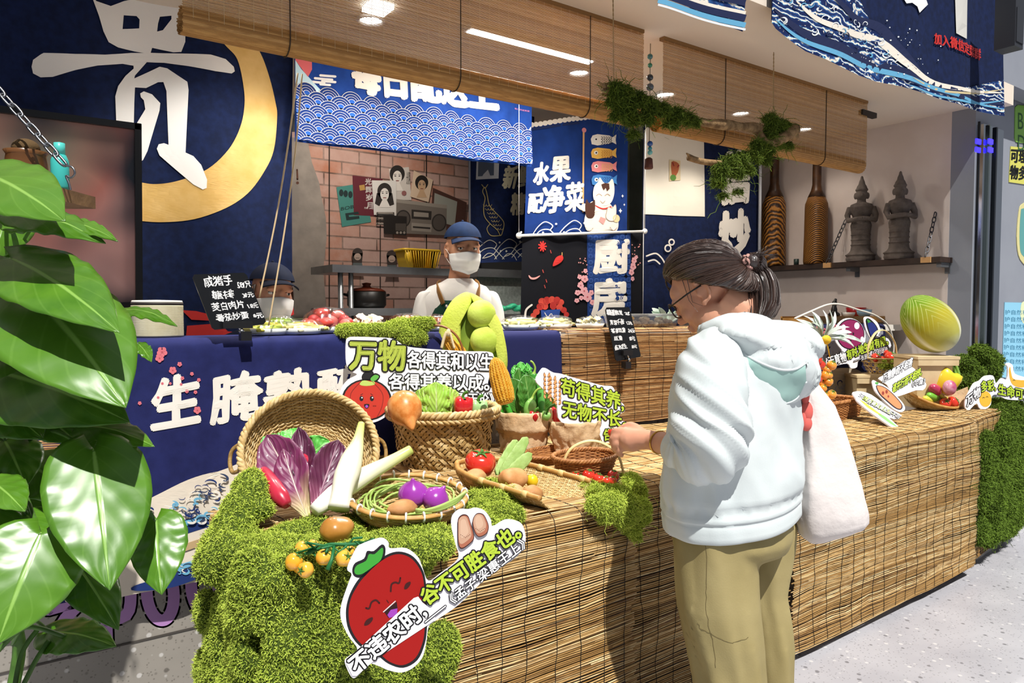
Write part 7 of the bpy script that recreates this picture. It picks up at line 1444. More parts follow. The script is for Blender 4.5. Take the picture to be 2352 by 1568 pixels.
for i in range(380):
    t0 = hr.uniform(0, 2*PI); q = math.sqrt(hr.random()); P = []; stop = len(pc)-int(hr.random()**2*9); wob = hr.uniform(-.006, .006)
    for k in range(0, stop, 2):
        d = (pc[min(k+1, len(pc)-1)]-pc[max(k-1, 0)]).normalized(); a = d.cross(RT).normalized(); b = d.cross(a); rr = pr[k]*(.55+.5*q); P.append(pc[k]+a*math.cos(t0+wob*k*4)*rr+b*math.sin(t0+wob*k*4)*rr+V((wob*k*.12, 0, 0)))
    if len(P) > 3: mb.tube(P, [.0011]*(len(P)-1)+[.0003], 4, a=hr.random())
for i in range(16): a = hr.uniform(-.5, .5); mb.tube([tie+tn*.012, tie+tn*.03+V((a*.03, 0, .018)), tie+tn*.06+V((a*.09, -.01, hr.uniform(-.01, .03)))], [.001, .0008, .0003], 4)
part(mb, 'ponytail', HAIR, woman, recalc=False)
mb = MB(); T_ = at(tie+tn*.006, tn)
for j in range(2): mb.tube([T_ @ V((math.cos(k)*(.019+.002*math.sin(5*k+j)), math.sin(k)*(.019+.002*math.sin(7*k)), .005*j+.003*math.sin(6*k+j*2))) for k in [2*PI*q/36 for q in range(36)]], .0055, 8, closed=True)
part(mb, 'hair_tie', M('b98c82', .6, bump=.4, bs=200), woman)
mb = MB(); GM = M('0d0d10', .25, .5)
for q in (-1, 1):
    mb.tube([hd.P(q*.080, -.015, .002), hd.P(q*.078, .03, .004), hd.P(q*.070, .092, .003)], .0022, 6)
    mb.tube([hd.P(q*(.036+.031*math.copysign(abs(math.cos(t))**.6, math.cos(t))), .100-.012*abs(math.cos(t)+1)*.3, -.006+.021*math.copysign(abs(math.sin(t))**.7, math.sin(t))) for t in [2*PI*j/28 for j in range(28)]], .0022, 6, closed=True)
mb.tube([hd.P(-.006, .103, .002), hd.P(.006, .103, .002)], .0018, 6); part(mb, 'glasses', GM, woman)
JK = M('d5dcdc', .62, .25, var='cdd6d7', vs=5, bump=.05, bs=300, name='jacket_mint'); JK2 = M('a8cbc3', .62, .25, name='jacket_shade_mint');  # second, mint tone is the hood's shade put into colour
def fold(seed, amp, fx=3., fz=2.):
    def g(t, z):
        c, s_ = math.cos(t+z*1.6)*fx, math.sin(t+z*1.6)*fx; r1 = 1-2.6*abs(noise.noise(V((c*.9, s_*.9, z*fz*.55+seed*3)))); r2 = 1-2.6*abs(noise.noise(V((c*1.9, s_*1.9, z*fz*1.2+seed*5))))
        return amp*(.6*noise.noise(V((c, s_, z*fz+seed)))+.42*r1+.2*r2-.2)
    return g
JL = [(746, 1718, .07, .075), (760, 1712, .10, .09), (778, 1706, .135, .11), (800, 1701, .16, .122), (820, 1698, .178, .133), (860, 1694, .190, .142), (920, 1690, .198, .148), (980, 1686, .202, .151), (1040, 1682, .205, .154), (1085, 1681, .208, .157), (1112, 1680, .210, .158), (1122, 1680, .208, .152), (1132, 1680, .207, .151), (1146, 1680, .212, .156), (1152, 1680, .207, .151), (1160, 1680, .209, .153), (1186, 1682, .207, .152), (1190, 1682, .203, .148)]
fj = fold(3, .024, 2.4, 6); fg = lambda t: .0035*math.sin(t*46)+.003*math.sin(t*29+1)
rings = []
ys = [q[0] for q in JL]; yy = []
for a, b in zip(ys, ys[1:]): yy += list(np.linspace(a, b, max(2, int((b-a)/7)), endpoint=False))
yy.append(ys[-1])
for y in yy:
    x = interp(y, ys, [q[1] for q in JL]); hx = interp(y, ys, [q[2] for q in JL]); hy = interp(y, ys, [q[3] for q in JL]); g = max(0, 1-abs(y-1127)/16); amt = min(1, max(0, (y-760)/80))*(1 if y < 1100 else max(.25, 1-(y-1100)/60))
    c = W(x, y); tl = interp(y, [746, 800, 1050, 1190], [0, 0, .04, .10]); rings.append(bodyring(c, hx, hy, 96, .06, lambda t: fj(t, c.z)*amt+fg(t)*g, (tl, 0)))
mb = MB(); mb.loft(rings, 0, False); jk = part(mb, 'jacket', JK, woman); md = jk.modifiers.new('s', 'SOLIDIFY'); md.thickness = .003; md.offset = -1
mb = MB(); zp = [W(1527, 1100, -.02), W(1526, 1150, -.02), W(1527, 1178, -.02)]; mb.tube(zp, .003, 6); mb.box(tuple(W(1529, 1192, -.03)), (.008, .006, .022)); mb.tube([W(1529, 1198, -.03), W(1531, 1222, -.03)], .0025, 6); part(mb, 'zip', M('b9cfd4', .35), woman)
def sleeve(pts, rad, name, seed, amp=.02, n=80, hemr=None):
    P = smooth_poly(pts, 18, False); rr = np.interp(np.linspace(0, 1, len(P)), np.linspace(0, 1, len(rad)), rad); mb = MB(); rings = []; nrm = V((0, -1, 0)); f = fold(seed, amp, 1.7, 1)
    for i, p in enumerate(P):
        d = (P[min(i+1, len(P)-1)]-P[max(i-1, 0)]).normalized(); nrm = (nrm-d*nrm.dot(d)).normalized(); b = d.cross(nrm); s_ = i/(len(P)-1); am = math.sin(PI*min(1, max(.08, s_)))**.5
        rings.append([p+(nrm*math.cos(t)+b*math.sin(t))*(rr[i]*(1+.05*math.sin(t*2+s_*3))+am*(f(t+s_*1.3, s_*5)+.0022*math.sin(t*7+s_*9+seed)*max(0, 1-s_*2.2)+.003*math.sin(t*13)*max(0, s_-.8)*4)) for t in [2*PI*j/n for j in range(n)]])
    mb.loft(rings, 0, False); o = part(mb, name, JK, woman); md = o.modifiers.new('s', 'SOLIDIFY'); md.thickness = .003; md.offset = -1; return o
sleeve([W(1672, 796, -.04), W(1636, 822, -.09), W(1628, 900, -.15), W(1630, 980, -.18), W(1628, 1030, -.18), W(1598, 1044, -.13), W(1562, 1028, -.06)], [.055, .078, .086, .088, .082, .070, .054], 'sleeve', 4, .016)
sleeve([W(1760, 800, .1), W(1792, 830, .13), W(1798, 930, .15), W(1790, 1010, .18), W(1745, 1030, .24)], [.07, .085, .085, .075, .05], 'sleeve', 9)
mb = MB()
hoodc = [((1740, 790, -.06), (.14, .085, .06)), ((1776, 838, -.06), (.125, .085, .095)), ((1768, 872, -.06), (.10, .07, .07)), ((1700, 772, -.03), (.11, .07, .045)), ((1668, 775, -.04), (.07, .08, .03)), ((1800, 785, .05), (.08, .11, .055)), ((1815, 850, -.0), (.065, .075, .075))]
for (x, y, d), r_ in hoodc: mb.ball(W(x, y, d), r_, 0, Matrix.Rotation(.35, 3, 'Y'), 24, 16, lambda p, a, b: p*(1+.05*noise.noise(p*3)))
hood = remesh(mb, 'hood', [JK], .007, 26); adopt(hood, woman)
for v in hood.data.vertices: p = v.co; q = noise.noise(V((p.x*5+p.z*13, p.y*5, p.z*3))); v.co = p+v.normal*(.012*(1-2.4*abs(q))+.003*noise.noise(p*24))
bpy.context.view_layer.update()
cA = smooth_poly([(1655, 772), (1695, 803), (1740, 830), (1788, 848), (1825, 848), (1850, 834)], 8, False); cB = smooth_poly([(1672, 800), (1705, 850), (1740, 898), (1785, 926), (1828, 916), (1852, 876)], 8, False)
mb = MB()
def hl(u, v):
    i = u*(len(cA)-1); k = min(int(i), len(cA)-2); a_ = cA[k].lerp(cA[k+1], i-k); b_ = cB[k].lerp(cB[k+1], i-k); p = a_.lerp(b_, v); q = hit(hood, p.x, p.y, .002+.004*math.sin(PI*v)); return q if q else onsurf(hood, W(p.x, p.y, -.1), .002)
mb.grid(hl, 60, 10); part(mb, 'hood_shade', JK2, woman)  # mint crescent colours in the shade on the lower outside of the hood
for c_ in (cA, cB): mb = MB(); mb.tube([hit(hood, p.x, p.y, .001) or onsurf(hood, W(p.x, p.y, -.1), .001) for p in c_], .003, 8); part(mb, 'hood_seam', JK, woman)
KH = M('a39568', .75, .2, var='998b5e', vs=6, bump=.08, bs=260, name='khaki_cloth'); mb = MB()
ft = fold(7, .012, 2.2, 5)
def leg(spec, dd, zb, seed):
    rings = []; f = fold(seed, .012, 2, 5)
    for y, x, h in spec:
        c = W(x, y, dd); r_ = h*(D0+dd)/FPX; rings.append(bodyring(c, r_*.98, r_*1.0, 40, 0, lambda t: f(t, c.z)))
    c = W(spec[-1][1], spec[-1][0], dd); 
    for q in (.35, .7, 1): z = lerp(c.z, zb, q); r_ = spec[-1][2]*(D0+dd)/FPX*(1-.12*q); rings.append(bodyring((c.x, c.y, z), r_, r_, 40, 0, lambda t: f(t, z)))
    mb.loft(rings, 0, True)
leg([(1190, 1640, 92), (1250, 1642, 93), (1300, 1645, 92), (1380, 1652, 92), (1460, 1664, 86), (1520, 1672, 80), (1568, 1676, 78), (1640, 1680, 78)], -.06, .05, 2)
leg([(1190, 1752, 70), (1250, 1756, 64), (1300, 1756, 60), (1360, 1752, 54), (1420, 1762, 52), (1480, 1772, 50), (1568, 1776, 46), (1640, 1776, 46)], .10, .05, 5)
mb.loft([bodyring(W(1682, y), hx, hy, 48, .06, lambda t: ft(t, y*.01)) for y, hx, hy in ((1165, .17, .125), (1190, .178, .132), (1230, .18, .135), (1258, .165, .12), (1275, .10, .08))], 0, True)
tr = remesh(mb, 'trousers', [KH], .008, 4)
for v in tr.data.vertices:
    p = v.co; v.co = p+v.normal*(.012*noise.noise(V((p.x*6, p.y*6, p.z*2.2)))+.007*noise.noise(V((p.x*13, p.y*13, p.z*4+3)))+.004)
tr.data.update(); adopt(tr, woman); SEAM = M('6f623e', .8)
bpy.context.view_layer.update()
for pts in (((1592, 1222), (1602, 1300), (1618, 1420), (1638, 1568)), ((1570, 1462), (1620, 1486), (1680, 1496), (1745, 1480))):
    mb = MB(); mb.tube([onsurf(tr, W(p.x, p.y, -.2), .0002) for p in smooth_poly(pts, 10, False)], .0006, 5); part(mb, 'seam', SEAM, woman)
mb = MB(); p_ = [W(1600, 1180, -.2), W(1608, 1300, -.2), W(1622, 1420, -.19), W(1640, 1568, -.18)]
for q, (x, y) in ((0, (W(1676, 1640, -.06).x, W(1676, 1640, -.06).y)), (1, (W(1776, 1640, .1).x, W(1776, 1640, .1).y))):
    mb = MB(); mb.ball((x, y+.05, .04), (.045, .12, .042)); mb.box((x, y+.05, .012), (.085, .23, .022)); part(mb, 'shoe', M('d8d8d6', .5), woman)
TB = M('e0d9d6', .85, .15, var='d3cbc8', vs=7, bump=.25, bs=40, name='tote_canvas'); bx = thing('tote_bag', "cream cloth tote bag with a coral print hanging behind the person's right arm", 'bag', tuple(W(1900, 1225, .05)))
sp = [(852, 1852, 13, .012), (880, 1856, 17, .016), (930, 1874, 36, .030), (980, 1884, 47, .042), (1050, 1893, 61, .055), (1120, 1900, 72, .065), (1180, 1906, 79, .068), (1212, 1912, 76, .060), (1226, 1920, 60, .035)]
rings = []; f = fold(12, .007, 2, 6)
for i in range(44):
    y = lerp(852, 1226, i/43); x = interp(y, [q[0] for q in sp], [q[1] for q in sp]); h = interp(y, [q[0] for q in sp], [q[2] for q in sp])*(D0+.05)/FPX; th = interp(y, [q[0] for q in sp], [q[3] for q in sp]); c = W(x, y, .05); r_ = []
    for j in range(56):
        t = 2*PI*j/56; ca, sa = math.copysign(abs(math.cos(t))**.55, math.cos(t)), math.copysign(abs(math.sin(t))**.75, math.sin(t)); k = f(t, c.z); sag = .022*ca*max(0, (y-1120)/106)
        r_.append(c+RT*(h*ca+k*ca)+FH*(th*sa+k*sa)+V((0, 0, sag-.0)))
    rings.append(r_)
mb = MB(); mb.loft(rings, 0, True); part(mb, 'body', TB, bx)
mb = MB()
for o_ in (-.012, .014):
    P = smooth_poly([W(1856, 900, .05+o_), W(1848, 850, .06+o_), W(1830, 800, .09+o_), W(1806, 775, .12+o_), W(1780, 790, .2+o_), W(1790, 860, .26+o_)], 6, False); mb.tube(P, .011, 8, flat=.35)
part(mb, 'strap', TB, bx)
mb = MB(); P = [W(1936, 990, -.01), W(1950, 1080, -.015), W(1960, 1150, -.02), W(1966, 1205, -.02)]; P = [p+FH*.022 for p in P]; mb.tube(smooth_poly(P, 5, False), .0016, 6); part(mb, 'seam', M('c9c0bd', .8), bx)
CORAL = M('d9645c', .8); mb = MB()
for x, y, a, b in ((1850, 905, 9, 26), (1853, 945, 14, 24), (1852, 972, 13, 18), (1844, 962, 7, 20)):
    q = W(x, y, .005); mb.ball(q, (a*1.9/FPX, .012, b*1.9/FPX), 0, Matrix.Rotation(YAW-PI/2, 3, 'Z'), 16, 10)
part(mb, 'print', CORAL, bx)
DM = 3.48; N_ = lambda x, y, d=0: atF(x, y, DM+d)
man = thing('person', 'person in a blue cap, white mask, white shirt and green apron behind the counter', 'person', (N_(1050, 700).x, N_(1050, 700).y, 0))
vf = -(ray(1063, 590)); vf.z = 0; fm = (vf.normalized()*.97+RT*.26+V((0, 0, -.02))); hm = Head(N_(1064, 572), fm, k=1.055); mb = MB(); hm.shapes(mb)
cn = N_(1050, 660, .03); limb(mb, [hm.P(0, -.02, -.06), cn, cn-V((0, 0, .05))], [.054, .05, .06]); limb(mb, [cn-V((0, 0, .05)), cn-V((0, 0, .25)), cn-V((0, 0, .55))], [.09, .135, .13], 20)
for x in (978, 1124): limb(mb, [N_(1050, 690, .03), N_(x, 692, .03)], [.05, .042]); limb(mb, [N_(x, 692, .03), N_(x+(-6 if x < 1050 else 4), 730, .02), N_(x+(-6 if x < 1050 else 0), 800, -.0)], [.042, .042, .04])
for x in (1020, 1085): limb(mb, [V((N_(x, 700).x, N_(x, 700).y, .85)), V((N_(x, 700).x, N_(x, 700).y, .05))], [.09, .05])
b_ = remesh(mb, 'body', [SKIN2], .006, 4); adopt(b_, man); hm.eyes(None, look=(-.003, .001))
for o in [q for q in bpy.data.objects if q.name.split('.')[0] in ('eye', 'eyebrow', 'eyelid_line') and q.parent is None]: adopt(o, man)
def capmesh(h, parent, m1, m2):
    mb = MB()
    def fn(u, v):
        t = u*2*PI; al = v*1.42; r_ = V((.084, .104, .088)); d = V((math.sin(al)*math.sin(t), math.sin(al)*math.cos(t), math.cos(al))); sq = 1+.03*abs(math.cos(t*3))*math.sin(al); return h.P(d.x*r_.x*sq, -.012+d.y*r_.y*sq, .038+d.z*r_.z)
    mb.grid(fn, 48, 14); mb.ball(h.P(0, -.012, .128), .006*h.k, nu=10, nv=6); o = part(mb, 'cap', m1, parent)
    mb = MB()
    def br(u, v): t = (u-.5)*2.1; y = .082*math.cos(t)+v*.068*math.cos(t)**.6; x = .078*math.sin(t)*(1+.12*v); return h.P(x, y, .050-.020*v-.22*x*x/.08+.002)
    mb.grid(br, 24, 8); b = part(mb, 'cap_brim', m2, parent); md = b.modifiers.new('s', 'SOLIDIFY'); md.thickness = .004
CAPM = M('172a4a', .85, .15, var='13233f', vs=30); CAPD = M('14233f', .8, .2)
capmesh(hm, man, CAPM, CAPD)
MASKM = M('e9e9e6', .8, .15, name='mask_white')
def maskmesh(h, parent, fold3=False):
    mb = MB()
    def fn(u, v):
        t = (u-.5)*2.7; z = -.016-.104*v; rr = .084+.030*math.sin(PI*min(1, v*1.05+.12))*math.exp(-(t*1.5)**2)+.010*(1-abs(v-.5)*2); pl = .0022*math.sin(v*20)*math.exp(-(t)**2) if not fold3 else 0
        k = 1-.22*v*v; return h.P(math.sin(t)*.077*k, .012+math.cos(t)*(rr*1.0)*(1-.08*v)+pl, z-.010*abs(math.sin(t))*(1-v)+.022*abs(math.sin(t))*v)
    mb.grid(fn, 30, 24); o = part(mb, 'face_mask', MASKM, parent); md = o.modifiers.new('s', 'SOLIDIFY'); md.thickness = .0015
    mb = MB()
    for q in (-1, 1): mb.tube([h.P(q*.070, .035, -.035), h.P(q*.079, .0, -.005), h.P(q*.080, -.024, .0)], .0014, 6); mb.tube([h.P(q*.060, .045, -.09), h.P(q*.078, .0, -.045), h.P(q*.080, -.03, -.02)], .0014, 6)
    part(mb, 'mask_loop', MASKM, parent)
maskmesh(hm, man)
mb = MB()
def hb2(u, v): t = PI*.5+u*PI*1.0+PI*.0; return hm.P(math.cos(t)*0+(-1)**0*math.sin(u*PI*2)*.078, -.02-.08*abs(math.cos((u-.5)*PI)), .05-.07*v)
SHIRT = M('e6e4e0', .8, .2, var='d9d7d3', vs=6, bump=.15, bs=20, name='white_shirt'); f = fold(15, .010, 2.4, 5); rings = []
for y, x, hx, hy in ((640, 1056, .062, .060), (648, 1053, .085, .075), (658, 1051, .14, .10), (680, 1050, .182, .115), (700, 1050, .185, .12), (740, 1049, .18, .125), (800, 1048, .18, .125), (900, 1048, .185, .13)): c = N_(x, y, .03); rings.append(bodyring(c, hx, hy, 56, YAW-PI/2-.12, lambda t: f(t, c.z)*(y > 662)))
mb = MB(); mb.loft(rings, 0, False); part(mb, 'shirt', SHIRT, man)
for x, s_ in ((978, -1), (1126, 1)):
    mb = MB(); P = smooth_poly([N_(x-s_*40, 668, .03), N_(x-s_*12, 676, .03), N_(x+s_*4, 740, .02), N_(x+s_*2, 820, 0)], 6, False); rings = []
    for i, p in enumerate(P): rings.append(bodyring(p, .062, .062, 28, 0, lambda t: f(t+i*.1, p.z)))
    mb.loft(rings, 0, False); part(mb, 'sleeve', SHIRT, man)
APR = M('163a2c', .8, .2, name='apron_green'); F = Flat(N_(1050, 720, -.115), vf, eps=.002, sub=0)
def ap(u, v):
    y = lerp(690, 900, v); hw = interp(y, [690, 720, 750, 900], [42, 58, 70, 78]); x = 1052+(u-.5)*2*hw; p = N_(x, y, -.11+.045*abs(u-.5)**2*4); return p
mb = MB(); mb.grid(ap, 20, 20); o = part(mb, 'apron', APR, man); md = o.modifiers.new('s', 'SOLIDIFY'); md.thickness = .003
STR = M('8a6232', .6, .3)
for pts, bt in ((((1018, 698, -.10), (1008, 672, -.085), (1003, 655, -.0), (1010, 650, .07)), (1026, 703, -.108)), (((1094, 698, -.095), (1098, 672, -.08), (1096, 655, .0), (1088, 648, .07)), None)):
    mb = MB(); mb.tube(smooth_poly([N_(*p) for p in pts], 5, False), .019, 8, flat=.2); part(mb, 'apron_strap', STR, man)
    if bt: mb = MB(); mb.ball(N_(*bt), .008, nu=12, nv=8); part(mb, 'button', M('d8d8d8', .3, metal=.8), man)
DK = 2.96; Q_ = lambda x, y, d=0: atF(x, y, DK+d); wk = thing('person', 'person in a navy cap and white mask half hidden behind the black menu board', 'person', (Q_(630, 700).x, Q_(630, 700).y, 0))
v2 = -(ray(632, 690)); v2.z = 0; hk_ = Head(Q_(626, 674), v2.normalized()*.93+RT*.40+V((0, 0, .02)), (.06, 0, 1), 1.03); mb = MB(); hk_.shapes(mb)
ck = hk_.P(0, -.02, -.14); limb(mb, [hk_.P(0, -.02, -.06), ck], [.055, .06]); limb(mb, [ck, ck-V((0, 0, .2)), ck-V((0, 0, .5))], [.055, .12, .13], 18); limb(mb, [ck-V((0, 0, .12))-RT*.15, ck-V((0, 0, .10)), ck-V((0, 0, .12))+RT*.15], [.04, .05, .04])
for q in (-1, 1): limb(mb, [ck-V((0, 0, .12))+RT*.15*q, ck-V((0, 0, .3))+RT*.17*q], [.04, .035]); limb(mb, [ck-V((0, 0, .5))+RT*.08*q, V((ck.x, ck.y, .05))+RT*.08*q], [.08, .05])
b_ = remesh(mb, 'body', [SKIN], .006, 4); adopt(b_, wk); hk_.eyes(None, look=(.003, .0))
for o in [q for q in bpy.data.objects if q.name.split('.')[0] in ('eye', 'eyebrow', 'eyelid_line') and q.parent is None]: adopt(o, wk)
capmesh(hk_, wk, M('1a2238', .8, .2), M('131a2c', .8, .2)); maskmesh(hk_, wk, True)
mb = MB(); hr = random.Random(2)
for q in (-1, 1):
    for i in range(26): a = hr.uniform(-.3, .5); mb.tube([hk_.P(q*.076, -.02+a*.08, .03), hk_.P(q*.081, -.022+a*.07, -.02), hk_.P(q*.078, -.035+a*.05, -.07)], [.003, .003, .001], 5)
part(mb, 'hair', HAIR, wk)
rings = [bodyring(ck+V((0, 0, dz)), hx, hy, 48, YAW-PI/2, lambda t: f(t, dz)) for dz, hx, hy in ((.03, .062, .06), (.0, .11, .09), (-.03, .19, .12), (-.1, .22, .14), (-.3, .21, .14), (-.55, .21, .14))]
mb = MB(); mb.loft(rings, 0, False); part(mb, 'shirt', M('1b2136', .8, .2), wk)
def onB(x, y): return atZ(x, y, ZB+.004)
c = onB(1930, 985); c = V((c.x, c.y+.10, ZB+.006))
a, b = onB(1880, 982), onB(1990, 960); dv = (b-a); dv.z = 0; dv = dv.normalized(); T_ = Matrix.Translation(V(((a.x+b.x)/2, (a.y+b.y)/2+.10, ZB+.006))) @ Matrix.Rotation(math.atan2(dv.y, dv.x), 4, 'Z')
sqr = lambda t, z: 1/max(abs(math.cos(t)), abs(math.sin(t)))**.82
t = thing('wicker_box', 'brown rectangular wicker box behind the tote bag on the far table', 'basket', tuple(T_.translation)); mb = MB(); weave(mb, [(.02, .003), (.155, .004), (.165, .05), (.17, .10)], 60, T_, .0032, .0026, 1.15, .62, sqr); part(mb, 'body', [BROWN, LINB], t)
mb = MB(); ring(mb, .172, .102, T_, .007, 1.15, .62, sqr, tw=30, n=200); part(mb, 'rim', BROWN, t)
def crate(px0, px1, yb, h_, d_, label, rotd=0, hole=None, openr=False):
    a, b = onB(px0, yb), onB(px1, yb); L = (b-a).length; c = (a+b)/2; th = math.atan2((b-a).y, (b-a).x); q = Matrix.Rotation(th, 3, 'Z'); t = thing('wooden_crate', label, 'crate', (c.x, c.y, ZB+.006)); PW = M('d2bd96', .6, .25, var='bfa67c', vs=6, name='crate_wood')
    def bx(off, dim, nm): mb = MB(); mb.box(tuple(c+q @ V((off[0], off[1], 0))+V((0, 0, .006+off[2]))), dim, M_=q); part(mb, nm, PW, t)
    bx((0, 0, h_/2), (L, .012, h_), 'front_board'); bx((0, d_, h_/2), (L, .012, h_), 'back_board'); bx((-L/2+.006, d_/2, h_/2), (.012, d_-.012, h_), 'side_board')
    if not openr: bx((L/2-.006, d_/2, h_/2), (.012, d_-.012, h_), 'side_board')
    bx((.01, d_/2-.01, h_+.008), (L+.04, d_+.03, .016), 'lid'); bx((.01, -.018, h_-.012), (L+.03, .01, .045), 'lip')
    if hole: mb = MB(); p = c+q @ V((hole, -.0065, h_*.22)); mb.lathe([(.014, 0), (.001, .0)], 20, T=at(p, q @ V((0, -1, 0)))); part(mb, 'finger_hole', M('2a2018', .8), t)
    return t, c, q, L
crate(1966, 2080, 922, .14, .20, 'low pale wooden crate under the hexagon woven basket'); crate(2104, 2184, 940, .275, .24, 'tall pale wooden crate carrying the big cabbage cushion', hole=.05, openr=True)
mb = MB(); p = onB(1898, 948)+V((0, .16, 0)); mb.lathe([(.035, .002), (.036, .17), (.001, .172)], 24, T=Matrix.Translation((p.x, p.y, ZB+.006))); 
mk('paper_tube', mb, M('d9d3c8', .7), 'short pale paper tube standing behind the orange tomato cluster', 'tube')
cH = atF(2025, 850, depth(onB(2020, 922))+.08); zt_ = ZB+.006+.14+.017; cH = V((cH.x, cH.y, zt_)); T_ = Matrix.Translation(cH); t = thing('hexagon_basket', 'small hexagon woven bamboo basket with a hoop handle holding tomatoes', 'basket', tuple(cH)); hb_ = .10; mb = MB()
pf = lambda s: .075+.05*s-.01*s*s*0
for fam in (1, -1):
    for i in range(16):
        A = []; B = []
        for k in range(13): s = k/12; tt = 2*PI*i/16+fam*s*.9; r_ = pf(s); dl = .05; A.append(T_ @ V((math.cos(tt-dl)*r_, math.sin(tt-dl)*r_, .002+hb_*s))); B.append(T_ @ V((math.cos(tt+dl)*r_, math.sin(tt+dl)*r_, .002+hb_*s)))
        mb.add(A+B, [(k, k+1, 14+k, 13+k) for k in range(12)], 0, True, (0, 0, R.random()))
for s in (.02, .25, .5, .75, 1): ring(mb, pf(s), .002+hb_*s, T_, .004 if s < 1 else .007, n=48, fl=.6)
mb.lathe([(.001, .002), (.075, .003)], 24, T=T_); part(mb, 'body', STRAW, t)
mb = MB(); hd_ = [T_ @ V((-.122, 0, hb_)), T_ @ V((-.112, 0, hb_+.08)), T_ @ V((-.05, 0, hb_+.16)), T_ @ V((.03, 0, hb_+.165)), T_ @ V((.105, 0, hb_+.09)), T_ @ V((.122, 0, hb_))]; q = Matrix.Rotation(-.25, 4, 'Z'); hd_ = [cH+(q @ (p-cH)) for p in hd_]; mb.tube(smooth_poly(hd_, 6, False), .009, 8, flat=.4); part(mb, 'handle', M('dcc58a', .45), t)
for i, (x, y, r_) in enumerate(((2012, 822, .033), (2046, 822, .042), (2028, 828, .03), (2038, 812, .026))): tomato(atF(x, y, depth(cH)-.03+.02*i), r_, ('red tomato at the left in the hexagon basket', 'largest tomato in the hexagon basket', 'tomato between the two front ones in the hexagon basket', 'tomato at the back of the hexagon basket')[i], d=(.1, -.6, .8), group='tomatoes in the hexagon basket')
mb = MB(); 
for x, y in ((2030, 838), (2050, 840), (2065, 836)): mb.ball(atF(x, y, depth(cH)-.08), (.04, .035, .025))
moss('moss_clump', 'small light moss clump spilling from the hexagon basket', mb, 2500, .022, .0016, MOSSM, .014, seed=31)
def cabmat():
    m, t = newmat('cabbage_cushion', '9fae2e', .75, .2); a = t.sep(t.attr().outputs['Vector']); co = t.coord(); n = t.noise(co, 5, 3)
    c = t.ramp(t.math('ADD', a[1], t.math('MULTIPLY', t.math('SUBTRACT', n, .5), .25)), [(0, '3c6614'), (.25, '66861c'), (.5, 'a09626'), (.72, 'a8a552'), (.9, 'b9bda0'), (1, 'c8c8bc')])
    u = t.math('ABSOLUTE', t.math('SUBTRACT', t.math('FRACT', t.math('ADD', t.math('MULTIPLY', a[0], 3), .12)), .5))
    c = t.mix(t.math('MULTIPLY', t.ramp(u, [(.0, 'ffffff'), (.10, '000000')]), t.ramp(a[1], [(.3, '000000'), (.7, 'ffffff')])), c, 'd6d8c6')
    v = t.math('SINE', t.math('MULTIPLY', t.math('ADD', t.math('MULTIPLY', a[1], 1.2), t.math('MULTIPLY', u, 1.1)), 60)); c = t.mix(t.math('MULTIPLY', t.ramp(v, [(.82, '000000'), (.98, 'ffffff')]), t.ramp(a[1], [(.12, 'ffffff'), (.62, '000000')])), c, 'cfd68a'); t.base(c); t.bump(t.noise(co, 40, 2), .1); return m
A_, B_ = atF(2088, 686, 4.14), atF(2182, 800, 4.06); ax = (A_-B_); T_ = at((A_+B_)/2, ax, up=-(ray(2130, 745)))
mb = MB(); L = ax.length*1.02; mb.ball((0, 0, 0), (.133, .125, L*.5), 0, None, 40, 30, lambda p, a, b: V((p.x*(1+.06*p.z*-1), p.y*(1+.06*p.z*-1), p.z))*(1+.015*math.cos(6*a)*math.sin(b)))
mb.v = [tuple(T_ @ V(p)) for p in mb.v]; mk('cabbage_cushion', mb, cabmat(), 'large stuffed cushion shaped like a Chinese cabbage on the wooden crate', 'cushion')
cD = onB(2140, 938); cD = V((cD.x, cD.y+.02, ZB+.075)); T_ = at(cD, V((.05, -.55, 1)), (0, 1, 0)); t = thing('winnowing_basket', 'tilted half open bamboo basket with produce on the far table', 'basket', tuple(cD)); mb = MB(); weave(mb, [(.02, -.06), (.10, -.055), (.15, -.02), (.175, .02)], 44, T_, .003, .0024, 1.3, .85); part(mb, 'body', [STRAW, LINER], t)
mb = MB(); ring(mb, .178, .022, T_, .008, 1.3, .85, n=90); part(mb, 'rim', BAMB, t)
dd = depth(cD)-.03
mb = MB(); P = [atF(x, y, dd-.02) for x, y in ((2165, 945), (2180, 905), (2222, 888), (2226, 930), (2200, 948))]; mb.prism([p for p in P], -FH*.004, 0); mk('kraft_sheet', mb, KRAFT, 'crumpled kraft paper sheet lining the winnowing basket', 'paper')
bell(atF(2170, 876, dd+.0), (.4, -.3, .9), .066, .14, M('e2c82e', .35, .45, coat=.3), 'large yellow pepper at the back of the winnowing basket', curl=.02); RP = M('a3274a', .3, .5, var='b8456a', vs=20, coat=.4, name='radish_purple')
mb = MB(); mb.ball(atF(2148, 895, dd-.04), (.05, .03, .03), 0, Matrix.Rotation(.5, 3, 'Y')); mk('purple_radish', mb, RP, 'dark purple radish on the left in the winnowing basket', 'radish')
mb = MB(); mb.ball(atF(2181, 890, dd-.09), (.036, .034, .042)); mk('purple_radish', mb, M('b04a6e', .3, .5, var='d9a8b8', vs=16, coat=.4), 'pink and white radish in front of the yellow pepper', 'radish')
mb = MB(); mb.ball(atF(2143, 911, dd-.03), (.062, .026, .026), 0, Matrix.Rotation(.25, 3, 'Y')); mk('cucumber', mb, M('5fae2e', .35, .5, var='86c24a', vs=10, coat=.3), 'bright green cucumber across the winnowing basket', 'cucumber')
mb = MB(); mb.ball(atF(2132, 918, dd-.04), (.05, .022, .022), 0, Matrix.Rotation(.3, 3, 'Y')); mk('yellow_squash', mb, M('d9d04a', .4), 'small yellow squash below the cucumber', 'squash')
